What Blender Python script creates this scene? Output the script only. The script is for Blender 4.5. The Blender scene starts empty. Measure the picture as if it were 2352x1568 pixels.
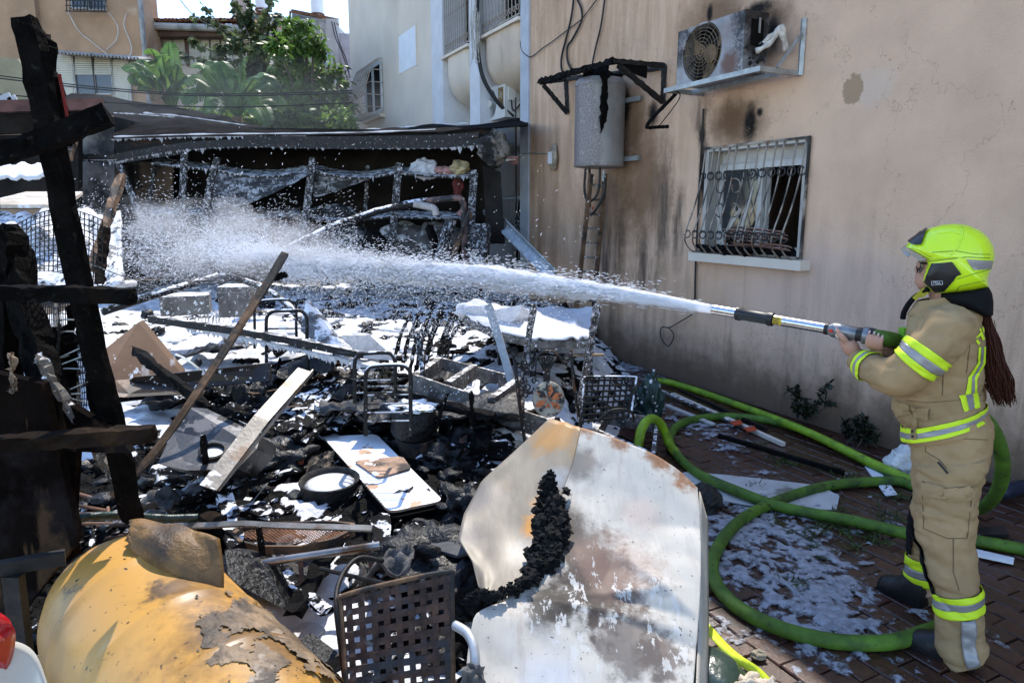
import bpy, bmesh, math, random
from math import sin, cos, pi, radians, sqrt, atan2, exp
from mathutils import Vector, Matrix, noise
V = Vector
rnd = random.Random(7)
SC = bpy.context.scene
COL = SC.collection
# ------------------------------------------------------------------ camera, sky, sun, exposure
F_, CX_, CY_, TH, CH = 1600.0, 1176.0, 784.0, radians(10.7), 1.8
cd = bpy.data.cameras.new("camera"); cam = bpy.data.objects.new("camera", cd); COL.objects.link(cam)
cam.location = (0, 0, CH); cam.rotation_euler = (radians(90) - TH, 0, 0)
cd.sensor_width = 36; cd.lens = F_/2352*36; cd.clip_start = .05; cd.clip_end = 500
SC.camera = cam
SUN_AZ, SUN_EL = radians(87), radians(58)      # azimuth measured from +x towards +y
w = bpy.data.worlds.new("World"); SC.world = w; w.use_nodes = True
nt = w.node_tree; nt.nodes.clear()
sky = nt.nodes.new("ShaderNodeTexSky"); sky.sky_type = 'NISHITA'; sky.sun_disc = False
sky.sun_elevation = SUN_EL; sky.sun_rotation = radians(90) - SUN_AZ
sky.altitude = 1500; sky.air_density = 1.0; sky.dust_density = 0.1; sky.ozone_density = 2.3
bg = nt.nodes.new("ShaderNodeBackground"); bg.inputs[1].default_value = 0.15
wo = nt.nodes.new("ShaderNodeOutputWorld")
nt.links.new(sky.outputs[0], bg.inputs[0]); nt.links.new(bg.outputs[0], wo.inputs[0])
ld = bpy.data.lights.new("sun", 'SUN'); ld.energy = 2.0; ld.angle = radians(.5); ld.color = (1, .94, .85)
sun = bpy.data.objects.new("sun", ld); COL.objects.link(sun)
sd = V((cos(SUN_AZ)*cos(SUN_EL), sin(SUN_AZ)*cos(SUN_EL), sin(SUN_EL)))
sun.rotation_euler = sd.to_track_quat('Z', 'Y').to_euler(); sun.location = (0, 20, 30)
vs = SC.view_settings; SC.display_settings.display_device = 'sRGB'
vs.view_transform = 'Standard'; vs.look = 'None'; vs.gamma = 1; vs.use_curve_mapping = False; vs.exposure = 1.68
SC.cycles.use_denoising = True
SC.cycles.max_bounces = 6; SC.cycles.diffuse_bounces = 3; SC.cycles.glossy_bounces = 3
SC.cycles.transmission_bounces = 4; SC.cycles.transparent_max_bounces = 12

# ------------------------------------------------------------------ where a sight line meets the place
ST, CT = sin(TH), cos(TH)
def ray(px, py):
    X = (px-CX_)/F_; Y = (py-CY_)/F_
    return V((X, CT-Y*ST, -(ST+Y*CT)))
def G(px, py, z=0.0):
    r = ray(px, py); s = (z-CH)/r.z
    return V((r.x*s, r.y*s, z))
def D(px, py, d):
    r = ray(px, py); return r*(d/r.y) + V((0, 0, CH))
WYAW = radians(26.6); WD = V((-sin(WYAW), cos(WYAW), 0)); WN = V((-cos(WYAW), -sin(WYAW), 0)); WP = V((2.03, 6.79, 0))
def WL(px, py, off=0.0):
    r = ray(px, py); o = V((0, 0, CH)); s = ((WP+WN*off-o).dot(WN))/r.dot(WN)
    return o + r*s
def uz(px, py, off=0.0):
    p = WL(px, py, off)-WP
    return p.dot(WD), p.z
def ULOC(p): q = p-WP; return V((q.dot(WD), q.dot(WN), q.z))
def n3(p, s=1.0, o=0.0): return noise.noise(V((p[0]*s+o, p[1]*s+o*1.7, p[2]*s-o)))
def fbm(p, s=1.0, o=0.0, k=4): return noise.fractal(V((p[0]*s+o, p[1]*s+o*1.7, p[2]*s-o)), 1.0, 2.0, k)
def sst(a, b, x):
    t = min(1, max(0, (x-a)/(b-a))); return t*t*(3-2*t)
def cr(pts, n):
    """smooth curve through points (vectors of any length)"""
    P = [V(p) for p in pts]; out = []
    m = len(P)-1
    for i in range(m):
        a, b, c, d = P[max(i-1, 0)], P[i], P[i+1], P[min(i+2, m)]
        k = max(1, n//m)
        for j in range(k):
            t = j/k
            out.append(.5*((2*b)+(c-a)*t+(2*a-5*b+4*c-d)*t*t+(3*b-a-3*c+d)*t**3))
    out.append(P[-1]); return out

# ------------------------------------------------------------------ mesh helper
class MB:
    def __init__(s): s.v = []; s.f = []
    def add(s, vs, fs):
        b = len(s.v); s.v += [V(x) for x in vs]; s.f += [tuple(i+b for i in f) for f in fs]; return s
    def box(s, c, d, R=None):
        x, y, z = d[0]/2, d[1]/2, d[2]/2
        vs = [V((a, b, e)) for a in (-x, x) for b in (-y, y) for e in (-z, z)]
        if R is not None: vs = [R @ q for q in vs]
        c = V(c)
        return s.add([q+c for q in vs], [(0, 1, 3, 2), (4, 6, 7, 5), (0, 4, 5, 1), (2, 3, 7, 6), (0, 2, 6, 4), (1, 5, 7, 3)])
    def bar(s, p, q, w, h, up=(0, 0, 1), w2=None, h2=None):
        p, q = V(p), V(q); d = (q-p).normalized(); u = V(up)
        if abs(d.dot(u)) > .97: u = V((0, 1, 0)) if abs(d.y) < .9 else V((1, 0, 0))
        a = d.cross(u).normalized(); b = a.cross(d).normalized()
        w2 = w if w2 is None else w2; h2 = h if h2 is None else h2
        vs = []
        for (c, ww, hh) in ((p, w, h), (q, w2, h2)):
            vs += [c-a*ww/2-b*hh/2, c+a*ww/2-b*hh/2, c+a*ww/2+b*hh/2, c-a*ww/2+b*hh/2]
        return s.add(vs, [(0, 1, 2, 3)[::-1], (4, 5, 6, 7), (0, 1, 5, 4), (1, 2, 6, 5), (2, 3, 7, 6), (3, 0, 4, 7)])
    def rough_bar(s, p, q, w, h, up=(0, 0, 1), n=14, amp=.006, seed=0):
        """a split or charred bar: many rings, each corner uneven"""
        p, q = V(p), V(q); d = (q-p).normalized(); u = V(up)
        if abs(d.dot(u)) > .97: u = V((0, 1, 0))
        a = d.cross(u).normalized(); b = a.cross(d).normalized(); rg = random.Random(seed)
        rings = []
        for i in range(n+1):
            c = p.lerp(q, i/n)
            rr = []
            for (x, y) in ((-1, -1), (0, -1), (1, -1), (1, 0), (1, 1), (0, 1), (-1, 1), (-1, 0)):
                j = V((rg.gauss(0, amp), rg.gauss(0, amp), rg.gauss(0, amp)))
                k = d*rg.uniform(-amp*2, amp*2) if i in (0, n) else V((0, 0, 0))
                rr.append(c+a*x*w/2+b*y*h/2+j+k)
            rings.append(rr)
        return s.loft(rings)
    def loft(s, rings, cap=True, close=True):
        n = len(rings[0]); b = len(s.v); fs = []
        for r in rings: s.v += [V(x) for x in r]
        for i in range(len(rings)-1):
            for j in range(n if close else n-1):
                k = (j+1) % n
                s.f.append((b+i*n+j, b+i*n+k, b+(i+1)*n+k, b+(i+1)*n+j))
        if cap and close:
            s.f.append(tuple(b+j for j in range(n))[::-1]); s.f.append(tuple(b+(len(rings)-1)*n+j for j in range(n)))
        return s
    def tube(s, pts, r, n=8, cap=True):
        pts = [V(p) for p in pts]; m = len(pts); rings = []; a = None
        for i, p in enumerate(pts):
            d = (pts[min(i+1, m-1)]-pts[max(i-1, 0)])
            d = d.normalized() if d.length > 1e-9 else V((0, 0, 1))
            if a is None:
                a = d.orthogonal().normalized()
            else:
                a = (a-d*a.dot(d)); a = a.normalized() if a.length > 1e-6 else d.orthogonal().normalized()
            b = d.cross(a); rr = r[i] if isinstance(r, (list, tuple)) else r
            rings.append([p+(a*cos(2*pi*j/n)+b*sin(2*pi*j/n))*rr for j in range(n)])
        return s.loft(rings, cap)
    def rod(s, p, q, r, n=8): return s.tube([p, q], r, n)
    def lathe(s, prof, o, axis=(0, 0, 1), n=24, cap=True, wob=None):
        ax = V(axis).normalized(); a = ax.orthogonal().normalized(); b = ax.cross(a); o = V(o); rings = []
        for (r, z) in prof:
            rr = []
            for j in range(n):
                t = 2*pi*j/n; k = 1.0
                if wob: k = 1+wob*n3((cos(t), sin(t), z*3), 1.5, o.x)
                rr.append(o+ax*z+(a*cos(t)+b*sin(t))*r*k)
            rings.append(rr)
        return s.loft(rings, cap)
    def prism(s, poly, t):
        poly = [V(p) for p in poly]; t = V(t); n = len(poly)
        return s.add(poly+[p+t for p in poly], [tuple(range(n))[::-1], tuple(range(n, 2*n))]+[(i, (i+1) % n, n+(i+1) % n, n+i) for i in range(n)])
    def grid(s, fn, nu, nv):
        b = len(s.v)
        for j in range(nv+1):
            for i in range(nu+1): s.v.append(V(fn(i/nu, j/nv)))
        for j in range(nv):
            for i in range(nu):
                k = b+j*(nu+1)+i; s.f.append((k, k+1, k+nu+2, k+nu+1))
        return s
    def sheet(s, fn, nu, nv, t):
        """a grid with thickness t along its own normal"""
        P = [[V(fn(i/nu, j/nv)) for i in range(nu+1)] for j in range(nv+1)]
        top = []; bot = []
        for j in range(nv+1):
            for i in range(nu+1):
                du = P[j][min(i+1, nu)]-P[j][max(i-1, 0)]; dv = P[min(j+1, nv)][i]-P[max(j-1, 0)][i]
                nn = du.cross(dv); nn = nn.normalized() if nn.length > 1e-9 else V((0, 0, 1))
                top.append(P[j][i]); bot.append(P[j][i]-nn*t)
        W = nu+1; N = len(top); fs = []
        for j in range(nv):
            for i in range(nu):
                k = j*W+i; fs.append((k, k+1, k+W+1, k+W)); fs.append((N+k, N+k+W, N+k+W+1, N+k+1))
        for i in range(nu):
            fs.append((i+1, i, N+i, N+i+1)); k = nv*W+i; fs.append((k, k+1, N+k+1, N+k))
        for j in range(nv):
            k = j*W; fs.append((k, k+W, N+k+W, N+k)); k = j*W+nu; fs.append((k+W, k, N+k, N+k+W))
        return s.add(top+bot, fs)
    def lump(s, c, r, seed=0, sub=3, amp=.25, sc=1.5, R=None, k=4):
        vs, fs = ico(sub); c = V(c); r = V(r) if not isinstance(r, (int, float)) else V((r, r, r)); out = []
        for q in vs:
            d = 1+amp*fbm(q, sc, seed*3.7, k); p = V((q.x*r.x, q.y*r.y, q.z*r.z))*d
            if R is not None: p = R @ p
            out.append(p+c)
        return s.add(out, fs)
    def build(s, name, mat, parent=None, smooth=False, local=False, off=None):
        me = bpy.data.meshes.new(name)
        if parent is not None:
            o0 = V((0, 0, 0)) if local else V(parent.get("_w", (0, 0, 0)))
        elif off is not None: o0 = V(off)
        else:
            xs = [p.x for p in s.v]; ys = [p.y for p in s.v]; zs = [p.z for p in s.v]
            o0 = V(((min(xs)+max(xs))/2, (min(ys)+max(ys))/2, min(zs)))
        me.from_pydata([p-o0 for p in s.v], [], s.f); me.update()
        mats = mat if isinstance(mat, (list, tuple)) else [mat]
        for m in mats: me.materials.append(m)
        if smooth:
            me.polygons.foreach_set("use_smooth", [True]*len(me.polygons))
            if smooth is not True: me.set_sharp_from_angle(angle=radians(smooth))
        o = bpy.data.objects.new(name, me); COL.objects.link(o)
        if parent is not None:
            o.parent = parent
            if not local: o["_w"] = tuple(o0)
        else: o.location = o0; o["_w"] = tuple(o0)
        return o
_ico = {}
def ico(sub):
    if sub not in _ico:
        bm = bmesh.new(); bmesh.ops.create_icosphere(bm, subdivisions=sub, radius=1)
        _ico[sub] = ([v.co.copy() for v in bm.verts], [tuple(v.index for v in f.verts) for f in bm.faces]); bm.free()
    return _ico[sub]
def tag(o, label=None, cat=None, group=None, kind=None):
    if label: o["label"] = label
    if cat: o["category"] = cat
    if group: o["group"] = group
    if kind: o["kind"] = kind
    return o
def thing(name, label, cat, loc, group=None, rotz=0):
    o = bpy.data.objects.new(name, None); COL.objects.link(o); o.location = V(loc); o.rotation_euler = (0, 0, rotz)
    o["_w"] = tuple(V(loc)); o.empty_display_size = .1
    return tag(o, label, cat, group)
def one(mb, name, mat, label, cat, group=None, smooth=False, kind=None):
    return tag(mb.build(name, mat, None, smooth), label, cat, group, kind)
def share(name, me, parent, loc=(0, 0, 0), rot=(0, 0, 0), scale=(1, 1, 1)):
    o = bpy.data.objects.new(name, me); COL.objects.link(o); o.parent = parent
    o.location = loc; o.rotation_euler = rot; o.scale = scale; return o
def mirror_copy(root, loc, label=None):
    r = root.copy(); COL.objects.link(r); r.location = loc
    if label: r["label"] = label
    for ch in root.children:
        c = ch.copy(); COL.objects.link(c); c.parent = r
        for g in ch.children:
            d = g.copy(); COL.objects.link(d); d.parent = c
    return r

# ------------------------------------------------------------------ materials
def _n(nt, t, **k):
    n = nt.nodes.new(t)
    for a, b in k.items(): setattr(n, a, b)
    return n
def _math(nt, op, a, b=None, c=None, clamp=False):
    n = _n(nt, "ShaderNodeMath", operation=op, use_clamp=clamp)
    for i, x in enumerate((a, b, c)):
        if x is None: continue
        if isinstance(x, (int, float)): n.inputs[i].default_value = x
        else: nt.links.new(x, n.inputs[i])
    return n.outputs[0]
def _ramp(nt, x, lo, hi):
    n = _n(nt, "ShaderNodeMapRange", interpolation_type='SMOOTHSTEP')
    nt.links.new(x, n.inputs[0]); n.inputs[1].default_value = lo; n.inputs[2].default_value = hi
    return n.outputs[0]
def _mix(nt, f, a, b):
    n = _n(nt, "ShaderNodeMix", data_type='RGBA')
    for i, x in ((0, f), (6, a), (7, b)):
        if isinstance(x, (int, float)): n.inputs[i].default_value = x
        elif isinstance(x, (tuple, list)): n.inputs[i].default_value = (*x[:3], 1)
        else: nt.links.new(x, n.inputs[i])
    return n.outputs[2]
def _noise(nt, co, scale, detail=4, rough=.55, stretch=None, off=(0, 0, 0), dist=0):
    if stretch or off != (0, 0, 0):
        mp = _n(nt, "ShaderNodeMapping"); nt.links.new(co, mp.inputs[0]); mp.inputs[3].default_value = stretch or (1, 1, 1); mp.inputs[1].default_value = off; co = mp.outputs[0]
    n = _n(nt, "ShaderNodeTexNoise"); nt.links.new(co, n.inputs["Vector"])
    n.inputs["Scale"].default_value = scale; n.inputs["Detail"].default_value = detail; n.inputs["Roughness"].default_value = rough; n.inputs["Distortion"].default_value = dist
    return n.outputs[0]
def mat(name, col, rough=.75, metal=0, var=.3, vs=5, bump=.2, bs=50, layers=(), trans=0, spec=.4, stretch=None, extra=None, hue=None, bdist=.01, coat=0):
    m = bpy.data.materials.new(name); m.use_nodes = True; nt = m.node_tree; nt.nodes.clear()
    out = _n(nt, "ShaderNodeOutputMaterial"); bs_ = _n(nt, "ShaderNodeBsdfPrincipled")
    tc = _n(nt, "ShaderNodeTexCoord"); co = tc.outputs["Object"]; ge = _n(nt, "ShaderNodeNewGeometry")
    lo = tuple(c*(1-var) for c in col); hi = tuple(min(1, c*(1+var)) for c in (hue or col))
    c = _mix(nt, _ramp(nt, _noise(nt, co, vs, 6, .6, stretch), .3, .7), lo, hi)
    r = rough; mt = metal
    for L in layers:
        k = None
        if L.get("s"):
            k = _ramp(nt, _noise(nt, co, L["s"], L.get("d", 5), L.get("r", .6), L.get("st"), L.get("off", (3.1, 1.7, .4)), L.get("dist", 0)), L["lo"], L["hi"])
        if L.get("up"):
            sx = _n(nt, "ShaderNodeSeparateXYZ"); nt.links.new(ge.outputs["Normal"], sx.inputs[0])
            u = _ramp(nt, sx.outputs[2], *L["up"]); k = u if k is None else _math(nt, 'MULTIPLY', k, u)
        if L.get("a"): k = _math(nt, 'MULTIPLY', k, L["a"])
        c = _mix(nt, k, c, L["col"])
        rl = L.get("rough")
        if rl is not None:
            n = _n(nt, "ShaderNodeMix", data_type='FLOAT'); nt.links.new(k, n.inputs[0])
            (nt.links.new(r, n.inputs[2]) if not isinstance(r, (int, float)) else setattr(n.inputs[2], "default_value", r)); n.inputs[3].default_value = rl; r = n.outputs[0]
        if metal and not L.get("metal"):
            mt = _math(nt, 'MULTIPLY', mt, _math(nt, 'SUBTRACT', 1.0, k))
    if extra: c = extra(nt, co, c)
    nt.links.new(c, bs_.inputs["Base Color"])
    for x, i in ((r, "Roughness"), (mt, "Metallic")):
        if isinstance(x, (int, float)): bs_.inputs[i].default_value = x
        else: nt.links.new(x, bs_.inputs[i])
    bs_.inputs["Specular IOR Level"].default_value = spec
    if coat: bs_.inputs["Coat Weight"].default_value = coat; bs_.inputs["Coat Roughness"].default_value = .12
    if bump:
        b = _n(nt, "ShaderNodeBump"); b.inputs["Strength"].default_value = bump; b.inputs["Distance"].default_value = bdist
        nt.links.new(_noise(nt, co, bs, 5, .6, stretch), b.inputs["Height"]); nt.links.new(b.outputs[0], bs_.inputs["Normal"])
    sh = bs_.outputs[0]
    if trans:
        t = _n(nt, "ShaderNodeBsdfTranslucent"); nt.links.new(c, t.inputs[0]); x = _n(nt, "ShaderNodeMixShader"); x.inputs[0].default_value = trans
        nt.links.new(sh, x.inputs[1]); nt.links.new(t.outputs[0], x.inputs[2]); sh = x.outputs[0]
    nt.links.new(sh, out.inputs[0]); m.diffuse_color = (*col, 1)
    return m
FOAMC = (.86, .87, .9)
def foamtop(lo=.48, hi=.56, s=9, up=(.25, .7)): return dict(col=FOAMC, s=s, lo=lo, hi=hi, up=up, rough=.6)
def flecks(lo=.60, hi=.64, s=38): return dict(col=FOAMC, s=s, lo=lo, hi=hi, rough=.6, d=3)
M = {}
M['plaster_shed'] = mat("plaster grey", (.22, .2, .18), .9, vs=2, bump=.4, layers=[dict(col=(.02, .02, .02), s=1.5, lo=.4, hi=.62)])
M['pilaster'] = mat("pilaster paint", (.40, .42, .46), .85, var=.12, vs=3, bump=.2, bs=120)
M['pilasterpale'] = mat("pale pilaster paint", (.60, .60, .62), .85, var=.08, vs=3, bump=.2, bs=120)
M['whitewall'] = mat("white facade paint", (.66, .57, .47), .9, var=.06, vs=1.2, bump=.3, bs=150, layers=[dict(col=(.5, .42, .34), s=.8, lo=.52, hi=.8, a=.5, st=(1, 1, .4))])
M['whitepaint'] = mat("white panel", (.72, .74, .78), .7, var=.05, bump=.05)
M['bay'] = mat("bay plaster", (.56, .45, .35), .9, var=.12, vs=2, bump=.4, bs=120, layers=[dict(col=(.3, .21, .13), s=2.5, lo=.55, hi=.8, a=.6, st=(1, 1, .3))])
M['char'] = mat("charred wood", (.006, .0055, .0055), .8, var=.5, vs=14, bump=.7, bs=34, layers=[dict(col=(.03, .028, .026), s=18, lo=.58, hi=.74, a=.6)], spec=.06)
M['charfoam'] = mat("charred with foam", (.006, .0055, .0055), .75, var=.5, vs=14, bump=.7, bs=34, layers=[dict(col=(.03, .028, .026), s=18, lo=.58, hi=.74, a=.6), foamtop(.53, .6, 12, (.5, .9)), flecks(.66, .69, 48)], spec=.08)
M['charwet'] = mat("wet char", (.005, .005, .0055), .38, var=.5, vs=10, bump=1.0, bs=26, spec=.35, bdist=.02)
M['ash'] = mat("ash", (.09, .085, .08), .95, var=.5, vs=20, bump=.8, bs=60)
M['foam'] = mat("foam", (.74, .75, .78), .6, var=.12, vs=14, bump=.8, bs=60, trans=.25, bdist=.008)
M['darkmetal'] = mat("burnt steel", (.014, .013, .012), .55, .4, var=.5, vs=18, bump=.25, bs=80, layers=[dict(col=(.05, .024, .012), s=12, lo=.55, hi=.72, a=.7)])
M['darkmetalfoam'] = mat("burnt steel with foam", (.012, .011, .011), .6, .2, var=.5, vs=18, bump=.3, bs=80, layers=[dict(col=(.07, .03, .014), s=9, lo=.57, hi=.72, a=.6), foamtop(.46, .56, 14, (.2, .6)), flecks(.67, .71, 50)])
M['postfoam'] = mat("foamed burnt post", (.014, .013, .013), .6, .2, var=.5, vs=18, bump=.3, bs=80, layers=[dict(col=(.34, .34, .36), s=22, lo=.5, hi=.66), flecks(.62, .67, 60)])
M['steel'] = mat("galvanised steel", (.36, .38, .38), .45, .7, var=.2, vs=9, bump=.12, bs=60, layers=[dict(col=(.14, .12, .1), s=4, lo=.55, hi=.75)])
M['rust'] = mat("rust", (.17, .075, .035), .85, .1, var=.5, vs=12, bump=.5, bs=70, layers=[dict(col=(.05, .03, .025), s=6, lo=.5, hi=.65)])
M['rustbar'] = mat("rusted burnt bar", (.13, .075, .04), .75, .2, var=.5, vs=9, bump=.4, bs=60, layers=[dict(col=(.02, .018, .016), s=5, lo=.48, hi=.6)])
M['wood'] = mat("old wood", (.24, .17, .11), .85, var=.35, vs=4, stretch=(1, 1, 8), bump=.3, bs=20, layers=[dict(col=(.04, .03, .025), s=3, lo=.52, hi=.68)])
M['greywood'] = mat("grey wet wood", (.16, .14, .12), .8, var=.4, vs=20, bump=.4, bs=40, layers=[dict(col=(.06, .05, .045), s=6, lo=.48, hi=.62), foamtop(.5, .58, 16, (.5, .9)), flecks(.63, .67, 40)])
M['darkwood'] = mat("scorched wood", (.014, .009, .006), .85, var=.5, vs=9, bump=.5, bs=40, layers=[dict(col=(.05, .03, .015), s=5, lo=.6, hi=.72, a=.7)], spec=.05)
M['postwood'] = mat("blackened post", (.0045, .004, .0036), .85, var=.5, vs=9, bump=1.0, bs=46, bdist=.02, layers=[dict(col=(.028, .026, .024), s=30, lo=.6, hi=.7, a=.7), dict(col=(.016, .010, .006), s=5, lo=.58, hi=.75, a=.7)], spec=.05)
M['black'] = mat("black plastic", (.012, .012, .013), .45, var=.3, bump=.05)
M['rubber'] = mat("black cable", (.012, .012, .012), .6, var=.3, bump=.1)
M['void'] = mat("flat near-black", (.006, .0055, .005), .95, var=.4, bump=.2, spec=.05)  # even near-black for window openings and one shed cloth
M['winframe'] = mat("aluminium frame", (.42, .39, .35), .5, .1, var=.12, bump=.08, layers=[dict(col=(.14, .12, .1), s=5, lo=.58, hi=.72, a=.7)])
M['cleanframe'] = mat("white aluminium", (.52, .50, .47), .5, var=.15, bump=.05, layers=[dict(col=(.2, .17, .14), s=4, lo=.55, hi=.75, a=.7)])
M['shutter'] = mat("cream shutter", (.60, .58, .50), .7, var=.08, bump=.05)
M['greyshutter'] = mat("grey shutter", (.45, .46, .45), .7, var=.12, bump=.05)
M['grille'] = mat("grille paint", (.34, .29, .24), .6, .2, var=.3, vs=12, bump=.2, layers=[dict(col=(.19, .08, .04), s=8, lo=.56, hi=.66)])
M['grilleburnt'] = mat("sooted grille paint", (.27, .23, .19), .6, .2, var=.4, vs=12, bump=.2, layers=[dict(col=(.2, .09, .04), s=9, lo=.55, hi=.65), dict(col=(.02, .018, .016), s=3, lo=.46, hi=.6)])
def glass(name, col, rough=.08):
    m = bpy.data.materials.new(name); m.use_nodes = True; b = m.node_tree.nodes["Principled BSDF"]
    b.inputs["Base Color"].default_value = (*col, 1); b.inputs["Roughness"].default_value = rough; b.inputs["Specular IOR Level"].default_value = .6
    return m
M['glass'] = glass("window glass", (.03, .035, .04))
M['skyglass'] = glass("pale window glass", (.25, .3, .36))
def spots(root_w, items):
    """stains and painted shade of their own shape: (world point, radius, colour, inner, outer, wobble)"""
    def fn(nt, co, c):
        wb = _noise(nt, co, 7, 6, .65); wb2 = _noise(nt, co, 30, 4, .6)
        for (p, r, col, lo, hi, wob, amt) in items:
            q = V(p)-V(root_w); n = _n(nt, "ShaderNodeVectorMath", operation='DISTANCE'); nt.links.new(co, n.inputs[0]); n.inputs[1].default_value = q
            d = _math(nt, 'ADD', _math(nt, 'MULTIPLY', n.outputs["Value"], 1/r), _math(nt, 'ADD', _math(nt, 'MULTIPLY', _math(nt, 'SUBTRACT', wb, .5), wob), _math(nt, 'MULTIPLY', _math(nt, 'SUBTRACT', wb2, .5), wob*.6)))
            c = _mix(nt, _math(nt, 'MULTIPLY', _math(nt, 'SUBTRACT', 1.0, _ramp(nt, d, lo, hi)), amt), c, col)
        return c
    return fn
# ------------------------------------------------------------------ wall material: paint with soot, peeling and damp stains
def US(px, py, u):
    r = ray(px, py); o = V((0, 0, CH)); s = (u-(o-WP).dot(WD))/r.dot(WD); p = o+r*s-WP
    return V((u, p.dot(WN), p.z))
def BW(u, v, z): return WP+WD*u+WN*v+V((0, 0, z))
def wall_extra(nt, co, c):
    sx = _n(nt, "ShaderNodeSeparateXYZ"); nt.links.new(co, sx.inputs[0]); U, Z = sx.outputs[0], sx.outputs[2]
    wob = _noise(nt, co, 4, 5, .65); wob2 = _noise(nt, co, 22, 4, .6); streak = _noise(nt, co, 1.5, 6, .65, (3.4, 1, .5))
    def ell(px, py, rx, ry, lo=.2, hi=1.0, w=.9, w2=.3, uv=None):
        u, z = uv or uz(px, py); u2, _ = uz(px+rx, py); _, z2 = uz(px, py+ry)
        ru, rz = max(.01, abs(u2-u)), max(.01, abs(z2-z))
        a = _math(nt, 'MULTIPLY', _math(nt, 'SUBTRACT', U, u), 1/ru); b = _math(nt, 'MULTIPLY', _math(nt, 'SUBTRACT', Z, z), 1/rz)
        d = _math(nt, 'SQRT', _math(nt, 'ADD', _math(nt, 'MULTIPLY', a, a), _math(nt, 'MULTIPLY', b, b)))
        d = _math(nt, 'ADD', d, _math(nt, 'MULTIPLY', _math(nt, 'SUBTRACT', wob, .5), w)); d = _math(nt, 'ADD', d, _math(nt, 'MULTIPLY', _math(nt, 'SUBTRACT', wob2, .5), w2))
        return _math(nt, 'SUBTRACT', 1.0, _ramp(nt, d, lo, hi))
    # heat browning and grime, stronger towards the burnt end
    g = _ramp(nt, U, -.6, 1.6); g = _math(nt, 'MULTIPLY', g, _ramp(nt, streak, .3, .7)); c = _mix(nt, _math(nt, 'MULTIPLY', g, .72), c, (.33, .205, .115))
    st2 = _noise(nt, co, 1.1, 6, .7, (3.2, 1, .4), (7, 0, 2)); low = _math(nt, 'SUBTRACT', 1.0, _ramp(nt, Z, .2, 2.3))
    c = _mix(nt, _math(nt, 'MULTIPLY', _math(nt, 'MULTIPLY', _ramp(nt, st2, .47, .68), low), .7), c, (.17, .11, .065))
    damp = _math(nt, 'SUBTRACT', 1.0, _ramp(nt, _math(nt, 'ADD', Z, _math(nt, 'MULTIPLY', wob, -.7)), -.25, .35)); c = _mix(nt, _math(nt, 'MULTIPLY', damp, .85), c, (.10, .065, .04))
    pale = ell(1880, 700, 420, 200, .3, 1.0, .8); c = _mix(nt, _math(nt, 'MULTIPLY', pale, .45), c, (.60, .45, .39))
    for a in ((1690, 285, 90, 85, .2, 1.1), (1765, 60, 80, 90, .2, 1.1), (1640, 50, 110, 100, .2, 1.2), (1395, 480, 90, 150, .2, 1.2), (1480, 420, 70, 160, .2, 1.3), (1450, 280, 60, 120, .2, 1.1), (1680, 270, 60, 60, .2, 1.1)):
        c = _mix(nt, _math(nt, 'MULTIPLY', ell(*a), .8), c, (.13, .07, .035))
    for a in ((1520, 470, 34, 160), (1395, 560, 45, 160), (1475, 640, 40, 130), (1560, 520, 20, 120), (1610, 260, 28, 60)):
        k = ell(*a, .3, 1.1, 1.0); c = _mix(nt, _math(nt, 'MULTIPLY', _math(nt, 'MULTIPLY', k, _ramp(nt, streak, .35, .6)), .9), c, (.085, .06, .045))
    for a in ((1722, 285, 22, 62, .3, 1.0), (1745, 258, 10, 14, .3, 1.0), (1630, 34, 10, 30, .3, 1.0), (1775, 75, 24, 60, .2, 1.0), (1740, 20, 60, 26, .2, 1.0), (1436, 250, 16, 60, .3, 1.0), (1500, 262, 16, 40, .2, 1.1), (1612, 310, 12, 40, .2, 1.1), (1616, 400, 14, 110, .2, 1.1)):
        c = _mix(nt, ell(*a), c, (.012, .010, .009))
    pt = ell(1958, 208, 30, 38, .80, .95, 1.7, 1.1); c = _mix(nt, _math(nt, 'MULTIPLY', ell(2000, 205, 70, 60, .4, 1.1, 1.2), .35), c, (.58, .50, .43)); c = _mix(nt, pt, c, (.36, .245, .155))
    cn = _noise(nt, co, .9, 7, .62, (1.3, 1, 1), (3, 3, 8)); ck = _math(nt, 'LESS_THAN', _math(nt, 'ABSOLUTE', _math(nt, 'SUBTRACT', cn, .56)), .0016); c = _mix(nt, _math(nt, 'MULTIPLY', ck, .5), c, (.22, .15, .09))
    dr = _ramp(nt, _noise(nt, co, 26, 3, .6, (2.2, 1, .22), (1, 4, 0)), .66, .72); dz = _math(nt, 'MULTIPLY', dr, _ramp(nt, U, -.3, .5)); c = _mix(nt, _math(nt, 'MULTIPLY', dz, .8), c, (.04, .03, .025))
    sp = _ramp(nt, _noise(nt, co, 90, 3, .6), .62, .75); c = _mix(nt, _math(nt, 'MULTIPLY', sp, .5), c, (.22, .15, .10)); sp2 = _ramp(nt, _noise(nt, co, 70, 3, .6, None, (9, 2, 5)), .62, .74); c = _mix(nt, _math(nt, 'MULTIPLY', sp2, .4), c, (.62, .49, .43))
    return c
M['wall'] = mat("rough sprayed plaster", (.63, .425, .292), .95, var=.10, vs=1.6, bump=.8, bs=75, extra=wall_extra, bdist=.012, spec=.2)

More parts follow.
